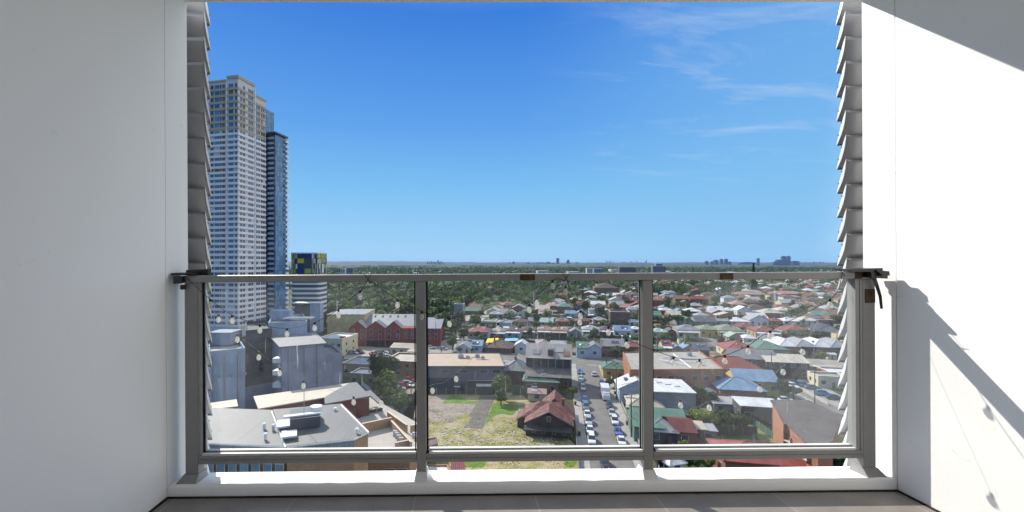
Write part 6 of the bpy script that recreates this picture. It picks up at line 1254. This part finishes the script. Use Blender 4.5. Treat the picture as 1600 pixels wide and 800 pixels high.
tree((1212 - CX) / F * 900, 900, 24, 11, 'olive broad tree top rising over the rail near the twin skyscrapers', None, 2, False); tree((1224 - CX) / F * 905, 905, 25, 11, 'wider olive tree top second near the twin skyscrapers', None, 2, False); tree((1233 - CX) / F * 910, 910, 23, 9, 'right olive tree top near the twin skyscrapers', None, 1, False)
# avenue left of the second street, park wood, garden trees: individuals up to the limit
nt_ind = 0; more = []; r_ = random.Random(33)
zones = []
def scatter(x_lo, x_hi, Ylo, Yhi, gap, prob, zone, lo=7, hi=13, rr=(4, 6.5)):
    Y = Ylo
    while Y < Yhi:
        x = (x_lo - CX) / F * Y
        while x < (x_hi - CX) / F * Y:
            xx, yy = x + r_.uniform(-.45, .45) * gap, Y + r_.uniform(-.45, .45) * gap
            if r_.random() < prob and clear(xx, yy, rr[0] * .55): zones.append((yy, xx, r_.uniform(lo, hi), r_.uniform(*rr), zone))
            x += gap
        Y += gap * .9
scatter(650, 692, 235, 330, 10, .9, 'avenue', 8, 12); scatter(500, 712, 300, 640, 12.5, .93, 'park', 9, 15, (5.5, 7.5)); scatter(690, 735, 262, 300, 9, .8, 'avenue', 8, 12)
scatter(712, 860, 415, 640, 13.5, .75, 'park', 9, 14, (5, 7)); scatter(860, 1010, 380, 640, 17, .7, 'garden', 7, 13, (4, 6.5)); scatter(1015, 1160, 560, 700, 13, .95, 'grove', 12, 18, (6, 8)); scatter(1010, 1350, 330, 640, 17, .62, 'garden', 5, 10, (3, 5.2)); scatter(740, 1000, 215, 380, 14, .55, 'garden', 4, 6.5, (2, 3)); scatter(1015, 1330, 180, 330, 14, .55, 'garden', 4, 6, (1.8, 3))
zones.sort(key=lambda q: q[0])
LB = {'avenue': ('tree in the avenue left of the first post', 'avenue trees'), 'park': ('tree of the dense park woodland in the left half', 'park woodland trees'), 'garden': ('garden tree standing between the suburban houses', 'garden trees'), 'grove': ('tall tree of the grove around the white gables', 'grove trees')}
zl = [(r_.choices([0, 1, 2, 3], [3, 4, 2, 3])[0]) for _ in zones]; ZK = [((lf, zn, pane(px_of(xx, yy)[0]), 0 if yy < 330 else 1), px_of(xx, yy)[0]) for lf, (yy, xx, h_, rd, zn) in list(zip(zl, zones))[:225]]; ZO = namer(ZK)
PL_ = {'avenue': 'tree in the avenue behind the first post', 'park': 'tree in the park wood', 'garden': 'garden tree', 'grove': 'tall grove tree by the white gables'}
for i, (yy, xx, h_, rd, zn) in enumerate(zones):
    if i < 225: lf = zl[i]; tree(xx, yy, h_, rd, f'{ordw(ZO[i])} ' + ['dark ', 'green ', 'yellowish ', 'greyish '][lf] + PL_[zn] + f' from left, {["near", "far"][ZK[i][0][3]]} rows, {ZK[i][0][2]}', LB[zn][1] + ['', ', fresh green', ', yellow green', ', grey green'][lf], lf)
    else: more.append((xx, yy, h_, rd))
def wood():
    rr = np.random.default_rng(8); C = []; S = []; NR = []
    def add(x, y, h_, rd, n_, leaf):
        u = rr.normal(size=(n_, 3)); u /= np.linalg.norm(u, axis=1)[:, None]; lob = rr.normal(size=(6, 3)); lob /= np.linalg.norm(lob, axis=1)[:, None]; k = rr.integers(0, 6, n_)
        q = lob[k] * .5 + u * rr.uniform(.3, .55, (n_, 1)); q *= (rd, rd, min(h_ * .45, rd * .95)); q += (x, y, h_ * .58); C.append(q); NR.append(u + lob[k] * .4); S.append(rr.uniform(.6, 1.3, n_) * leaf)
    for x, y, h_, rd in more: add(x, y, h_, rd, 150, rd * .16)
    def field(n_, Y0, Y1, cnt, leaf, hr, rr_):
        Y = np.sqrt(rr.uniform(Y0 ** 2, Y1 ** 2, n_)); X_ = rr.uniform(-1.3, 1.7, n_) * Y
        for x, y in zip(X_, Y):
            fx = x / y; d = .98 if fx < .2 else (.9 if fx < .42 else .78); d *= .45 + .9 * (math.sin(x / 160 + 1.3 * math.sin(y / 210)) * .5 + .5)
            if rr.random() < d and clear(x, y, 3): add(x, y, rr.uniform(*hr), rr.uniform(*rr_), cnt, leaf)
    field(10000, 640, 1500, 44, 1.5, (8, 15), (4.5, 8)); field(12500, 1500, 3600, 18, 3.3, (9, 17), (8, 15)); field(9500, 3600, 8000, 8, 7, (9, 18), (18, 34))
    for _ in range(1500):
        Y = rr.uniform(140, 640); fx = rr.uniform(.95, 1.9) if rr.random() < .6 else rr.uniform(-1.4, -.62)
        if clear(fx * Y, Y, 3): add(fx * Y, Y, rr.uniform(5, 10), rr.uniform(2.5, 5), 90, .8)
    C_ = np.concatenate(C); S_ = np.concatenate(S); me = npmesh('woodland', quads(C_, S_, 4, np.concatenate(NR)), 4, LEAF[0]); 
    for m_ in (LEAF[1], LEAF[3]): me.materials.append(m_)
    idx = np.concatenate([np.full(len(c), k % 3) for k, c in enumerate(C)]).astype(np.int32); me.polygons.foreach_set('material_index', idx); o = bpy.data.objects.new('woodland', me); col.objects.link(o); tag(o, 'distant treetops of parks and suburbs merging towards the horizon', 'woodland', None, 'stuff')
wood()

# ------------------------------------------------------------------ vehicles
def scar(px, py, t, c, kind, label, grp, z=.045, rz=None):
    s, _ = st(gp(px, py)); p_ = P(s, t); car(p_.x, p_.y, (-G if rz is None else rz), c, kind, label, grp, z)
LG = 'cars parked on the left kerb of the street'
for i, (py, c, k) in enumerate(((584, 'blue', 'hatch'), (593.5, 'silver', 'sedan'), (602, 'grey', 'sedan'), (609, 'silver', 'suv'), (628, 'blue', 'hatch'), (638.5, 'grey', 'suv'), (650, 'white', 'sedan'), (661.5, 'silver', 'suv'), (675.5, 'white', 'hatch'), (690, 'white', 'suv'))):
    scar(915, py, -3.3, c, k, f'{c} {k} parked on the left kerb, {ORD[i]} counting from the crossroad', LG)
RG = 'cars parked on the right kerb of the street'
for i, (py, c, k) in enumerate(((601, 'blue', 'hatch'), (607, 'grey', 'suv'), (636, 'black', 'suv'), (647, 'silver', 'sedan'), (659.5, 'white', 'suv'), (676, 'blue', 'hatch'), (690, 'white', 'sedan'))):
    scar(940, py, 3.3, c, k, f'{c} {k} parked on the right kerb, {ORD[i]} counting from the crossroad', RG)
scar(931, 587, 1.6, 'white', 'hatch', 'white hatchback driving up towards the crossroad', None, rz=-G + math.pi); scar(936, 728, -1.5, 'black', 'suv', 'black car half hidden under the bottom rail', None)
# white box truck
s, _ = st(gp(938, 622)); p_ = P(s, 3.0); tk = tag(empty('truck', (p_.x, p_.y, .045), -G), 'white box truck parked on the right kerb', 'truck')
MB().box(-1.2, 1.2, -1.2, 4.6, .95, 3.5).build('cargo_box', PAINT['white'], tk, bevel=.05); cb_ = MB(); loft(cb_, [ring(-3.4, 1.05, .5, 1.5, .98), ring(-3.1, 1.1, .45, 2.0, .95), ring(-2.6, 1.1, .45, 2.45, .9), ring(-1.3, 1.1, .45, 2.5, .95)]); cab = cb_.build('cab', PAINT['white'], tk, bevel=.04)
MB().add([(-.9, -3.2, 1.6), (.9, -3.2, 1.6), (.82, -2.72, 2.4), (-.82, -2.72, 2.4), (-.9, -3.1, 1.55), (.9, -3.1, 1.55), (.82, -2.6, 2.38), (-.82, -2.6, 2.38)], [(0, 1, 2, 3), (4, 7, 6, 5), (0, 4, 5, 1), (1, 5, 6, 2), (2, 6, 7, 3), (3, 7, 4, 0)]).build('windscreen', GLASSWIN, cab)
MB().box(-.9, .9, -1.3, 4.5, .55, .95).build('chassis', DARK, tk)
for sx in (-1, 1):
    for y in (-2.4, 3.2): MB().tube([(sx * .8, y, .45), (sx * 1.12, y, .45)], .45, 14).build('wheel', RUBB, tk)
# cars on the forecourt of the right street
for i, (px, py, c, k, rz) in enumerate(((1254, 604, 'steel blue', 'suv', 1.25), (1270, 608, 'grey', 'sedan', 1.3), (1286, 618, 'bright blue', 'suv', 1.3), (1304, 624, 'black', 'sedan', 1.35), (1228, 628, 'white', 'hatch', 1.4), (1237, 606, 'white', 'suv', .3), (1152, 633, 'silver', 'hatch', .2))):
    p_ = gp(px, py); car(p_.x, p_.y, rz, c, k, f'{c} {k}, {ORD[i]} of the cars scattered about the right side yards', 'cars in the right hand yards', .09)
# cars near the hall, lane and left street
CL = [(518, 548, 'white'), (523, 551, 'white'), (548, 553, 'grey'), (555, 553, 'silver'), (562, 552, 'black'), (583, 555, 'red'), (590, 553, 'black'), (597, 552, 'grey'), (603, 555, 'silver'), (610, 552, 'black'), (617, 556, 'red'), (640, 596, 'red'), (642, 604, 'white'), (637, 603, 'silver'), (630, 606, 'red'), (624, 610, 'white'),
      (673, 545, 'white'), (680, 539, 'black'), (693, 547, 'white'), (697, 528, 'silver'), (716, 531, 'white'), (688, 533, 'black'), (741, 508, 'white'), (736, 505, 'silver'), (751, 505, 'black'), (745, 516, 'grey'), (733, 520, 'black')]
for i, (px, py, c) in enumerate(CL):
    p_ = gp(px, py); zn = 'hall forecourt' if i < 11 else ('tan lane' if i < 16 else 'car park beyond the first post'); car(p_.x, p_.y, r_.uniform(0, 3.1), c, r_.choice(['hatch', 'sedan', 'suv']), f'{c} car parked in the {zn}, {ORD[i - (0 if i < 11 else (11 if i < 16 else 16))]} from the left' if i < 11 else f'{c} car number {["one","two","three","four","five","six","seven","eight","nine","ten","eleven"][i - (11 if i < 16 else 16)]} at the {zn}', f'cars at the {zn}', .09)
p_ = gp(717, 612.5); v_ = car(p_.x, p_.y, 1.45, 'white', 'suv', 'white van parked against the cream warehouse front', None, .06)

# ------------------------------------------------------------------ fences, walls, poles, people scale things
def fence(a, b_, h_, m, label, cat='fence', post=True, name='fence'):
    a, b_ = Vector(a), Vector(b_); d = b_ - a; ln = d.length; root = tag(empty(name, a, math.atan2(d.y, d.x)), label, cat); MB().box(0, ln, -.04, .04, .05, h_).build('panel', m, root)
    n_ = min(14, max(2, int(ln / 3)))
    if post:
        for i in range(n_ + 1): MB().box(ln * i / n_ - .06, ln * i / n_ + .06, -.08, .08, 0, h_ + .1).build('post', METALG, root)
    return root
TIMF = mat('grey_timber_fence', (.17, .15, .13), .9, 0, 'boards', .3); GRF = mat('green_sheet_fence', (.05, .12, .08), .6, 0, 'corr', .15); WHF = mat('cream_wall_paint', (.52, .46, .36), .85, noise=.2); BLF = mat('dark_fence', (.045, .045, .045), .9, 0, 'boards', .3)
fence(P(-28, -6.8), P(-2, -6.8), 1.4, METALG, 'wire fence between the rusty roofed house and the pavement'); fence(P(34, 7.0), P(78, 7.0), 1.5, WHF, 'long cream wall along the right pavement', 'wall', False, 'garden_wall'); fence(P(-30, 7.0), P(33, 7.0), 1.1, mat('grey_low_wall', (.30, .29, .27), .9), 'low grey wall along the right pavement in front of the lawn squares', 'wall', False, 'garden_wall')
fence(gp(*c3(30, 212)), gp(*c3(520, 212)), 1.9, BLF, 'dark boundary fence between the warehouse yard and the vacant lot'); fence(gp(*c3(640, 216)), gp(*c3(760, 218)), 2.2, GRF, 'green topped boundary fence right of the olive tree'); fence(gp(*c4(690, 375)), gp(*c4(945, 565)), 1.8, GRF, 'green sheet fence running beside the mossy verge')
fence(gp(*c4(490, 492)), gp(*c4(790, 496)), 1.9, mat('dark_green_fence', (.04, .07, .05), .8, 0, 'boards', .3), 'dark green timber fence below the lawn clump'); fence(gp(*c4(70, 340)), gp(*c4(225, 575)), 2.2, GRF, 'green fence sloping beside the green sheds'); fence(gp(*c4(320, 575)), gp(*c4(540, 560)), 1.6, TIMF, 'grey timber fence behind the bottom rail right of centre'); fence(gp(*c4(1060, 160)), gp(*c4(1300, 290)), 1.0, mat('pale_kerb_wall', (.4, .38, .34), .9), 'low pale wall beside the pavement near the blue cars', 'wall', False, 'garden_wall')
fence(gp(622, 655), gp(657, 612), 2.2, BLF, 'dark fence slanting beside the tan lane'); fence(gp(579, 614), gp(556, 596), 1.6, TRIM, 'white screen wall beside the grey triangular roof', 'wall', False, 'screen_wall')
k = 0
for s in range(100, 330, 24):
    for t0, t1_ in ((-54, -8), (8, 60)):
        p0, p1 = P(s + 2, t0), P(s + 2, t1_); fence(p0, p1, 1.7, [TIMF, GRF, BLF][k % 3], f'{ORD[min(k, 15)]} back fence beyond the crossroad counting away from the camera' if k < 16 else f'far back fence {k - 15} beyond the crossroad' , post=False) if k < 16 else None; k += 1
WOODP = mat('power_pole_timber', (.10, .08, .065), .9)
def pole(x, y, h_, label, arm=True):
    root = tag(empty('power_pole', (x, y, 0), -G), label, 'power pole', 'power poles'); MB().tube([(0, 0, 0), (0, 0, h_)], .15, 8, taper=[.17, .11]).build('pole', WOODP, root)
    if arm:
        a = MB().box(-1.2, 1.2, -.06, .06, h_ - .8, h_ - .65).build('crossarm', WOODP, root)
        for x_ in (-1.05, -.4, .4, 1.05): MB().cyl(x_, 0, h_ - .65, h_ - .45, .05, 6).build('insulator', TRIM, a)
    return root
PS = []
for i, (s, t) in enumerate(((-26, 6.0), (4, 6.0), (34, 6.0), (64, 6.0), (79, 5.6), (79, -8), (98.5, -40), (98.5, 30), (98.5, 62), (70, 62), (42, 62), (14, 62), (-10, 62), (98.5, -75), (20, -54), (55, -54))):
    p_ = P(s, t); PS.append(p_); pole(p_.x, p_.y, 10.0 if i != 4 else 11, f'timber power pole {["nearest on the right pavement", "second on the right pavement", "third on the right pavement", "fourth on the right pavement", "at the right corner of the crossroad", "at the left corner of the crossroad", "beyond the crossroad on the left", "beyond the crossroad on the right", "by the far corner of the right street", "fourth along the right street", "third along the right street", "second along the right street", "nearest along the right street", "at the far left end of the side street", "on the left street nearer", "on the left street farther"][i]}')
def wires(a, b_, label):
    a, b_ = Vector(a), Vector(b_); c_ = (a + b_) / 2; root = tag(empty('power_line', (c_.x, c_.y, 0)), label, 'power line'); n_ = 10; c_.z = 0
    mb = MB()
    for off in (-1.05, -.4, .4, 1.05):
        pts = []
        for i in range(n_ + 1):
            u = i / n_; q = a * (1 - u) + b_ * u; q.z = 9.5 - .7 * math.sin(math.pi * u); q += V * off - Vector((c_.x, c_.y, 0)); pts.append(q)
        mb.tube(pts, .018, 4)
    mb.build('wire', DARK, root)
for a, b_, lb in ((0, 1, 'power lines over the nearest stretch of right pavement'), (1, 2, 'power lines over the second stretch of right pavement'), (2, 3, 'power lines over the third stretch of right pavement'), (3, 4, 'power lines ending at the right corner pole'), (9, 10, 'power lines along the far part of the right street'), (10, 11, 'power lines along the middle of the right street'), (11, 12, 'power lines along the near part of the right street')): wires(PS[a], PS[b_], lb)
p_ = gp(679, 590); pole((681 - CX) / F * 228, 228, 12, 'tall thin pole left of the slim white framed tower', False)
# wheelie bins, pallets and rubble on the lots
def bin_(x, y, c, lid, label, rz=0):
    root = tag(empty('wheelie_bin', (x, y, .1), rz), label, 'bin', 'wheelie bins'); mb = MB(); mb.add([(-.24, -.28, .05), (.24, -.28, .05), (.24, .28, .05), (-.24, .28, .05), (-.3, -.36, 1.0), (.3, -.36, 1.0), (.3, .36, 1.0), (-.3, .36, 1.0)], [(0, 3, 2, 1), (4, 5, 6, 7), (0, 1, 5, 4), (1, 2, 6, 5), (2, 3, 7, 6), (3, 0, 4, 7)]); mb.build('body', mat('bin_body', (.03, .045, .035), .6), root); MB().box(-.33, .33, -.4, .38, 1.0, 1.07).build('lid', mat('bin_lid_' + lid, {'red': (.35, .03, .03), 'yellow': (.55, .42, .02)}[lid], .5), root)
for i, (s, t, l_) in enumerate(((2, -6.0, 'red'), (3, -6.0, 'yellow'), (26, -6.2, 'red'), (40, 6.3, 'yellow'), (12, 6.2, 'red'))):
    q = P(s, t); bin_(q.x, q.y, None, l_, f'wheelie bin with {l_} lid ' + ['by the rusty roofed house', 'beside the red lidded bin at the rusty house', 'near the far left parked cars', 'by the long cream wall', 'near the lawn squares'][i])
r_ = random.Random(4)
mb = MB()
for _ in range(260):
    q = gp(*c3(r_.uniform(120, 1000), r_.uniform(455, 600))); s_ = r_.uniform(.06, .24); mb.box(q.x - s_, q.x + s_, q.y - s_ * .6, q.y + s_ * .6, .02, .02 + s_ * .7)
o = mb.build('rubble', mat('pale_rubble', (.42, .38, .32), .9)); tag(o, 'pale rubble scattered over the vacant lot', 'rubble', None, 'stuff')
def tufts():
    rr = np.random.default_rng(2); pts = []
    for _ in range(5200):
        q = gp(*c3(rr.uniform(20, 1050), rr.uniform(265, 735))); n = math.sin(q.x * .6 + 2 * math.sin(q.y * .35)) + math.sin(q.y * .8)
        if n > -.3 and rr.random() < .8: pts.append((q.x + rr.uniform(-.5, .5), q.y, .06))
    C_ = np.array(pts); o = bpy.data.objects.new('grass', npmesh('grass', quads(C_, rr.uniform(.10, .24, len(C_)), 9), 4, leafmat('lot_grass_blades', (.10, .13, .03), (.22, .22, .08)))); col.objects.link(o); tag(o, 'weedy grass tufts over the vacant lot', 'grass', None, 'stuff')
tufts()
for k_ in CARS:
    if k_ not in used_c: bpy.data.objects.remove(CARS[k_])
# garden sheds and lean-tos in the back yards
r_ = random.Random(77); ns_ = 0
SHD = []
for s in range(118, 420, 26):
    for t_ in range(-40, 190, 11):
        q = P(s + r_.uniform(-3, 3), t_ + r_.uniform(-3, 3)); a, b_ = px_of(q.x, q.y)
        if not (735 < a < 1330) or ns_ >= 90 or r_.random() < .3 or not clear(q.x, q.y, 1.2): continue
        rc = r_.choice(['white', 'lightgrey', 'green', 'cream', 'terracotta', 'grey']); ns_ += 1
        root = tag(empty('garden_shed', (q.x, q.y, 0), -G + r_.choice([0, math.pi / 2])), None, 'shed', f'{nice.get(rc, rc)} roofed garden sheds')
        w_, d_ = r_.uniform(2.6, 5), r_.uniform(2.2, 3.5); walls_and_roof(root, w_, d_, 2.3, r_.choice(['sk', 'gx', 'gy']), rmat(rc, 'metal'), wmat(r_.choice(['white', 'grey', 'cream', 'green', 'tan'])), .5, ov=.2, detail=False); MB().box(-.4, .4, -d_ / 2 - .04, -d_ / 2 + .03, .02, 1.9).build('door', wmat('brown'), root); FOOT.append((q.x, q.y, 2.5)); SHD.append((root, rc, a, q.y))
SK = [((rc, pane(a), y_ > 290), a) for (_o, rc, a, y_) in SHD]; SO = namer(SK)
for i, (o_, rc, a, y_) in enumerate(SHD): o_['label'] = f'{ordw(SO[i])} little {nice.get(rc, rc)} roofed shed from left in the {"farther" if SK[i][0][2] else "nearer"} back yards, {SK[i][0][1]}'
# ------------------------------------------------------------------ haze
if HAZE:
    m = bpy.data.materials.new('haze'); m.use_nodes = True; t = m.node_tree; t.nodes.clear(); pv = t.nodes.new('ShaderNodeVolumePrincipled'); ou = t.nodes.new('ShaderNodeOutputMaterial'); t.links.new(pv.outputs[0], ou.inputs['Volume'])
    pv.inputs['Color'].default_value = (.36, .57, .90, 1); pv.inputs['Density'].default_value = HAZE; pv.inputs['Anisotropy'].default_value = .0
    o = MB().box(-16500, 18500, -60, 20500, -2, 185).build('haze', m); o['kind'] = 'stuff'; o['label'] = 'thin blue distance haze over the whole suburb'; m.cycles.homogeneous_volume = True if hasattr(m.cycles, 'homogeneous_volume') else None
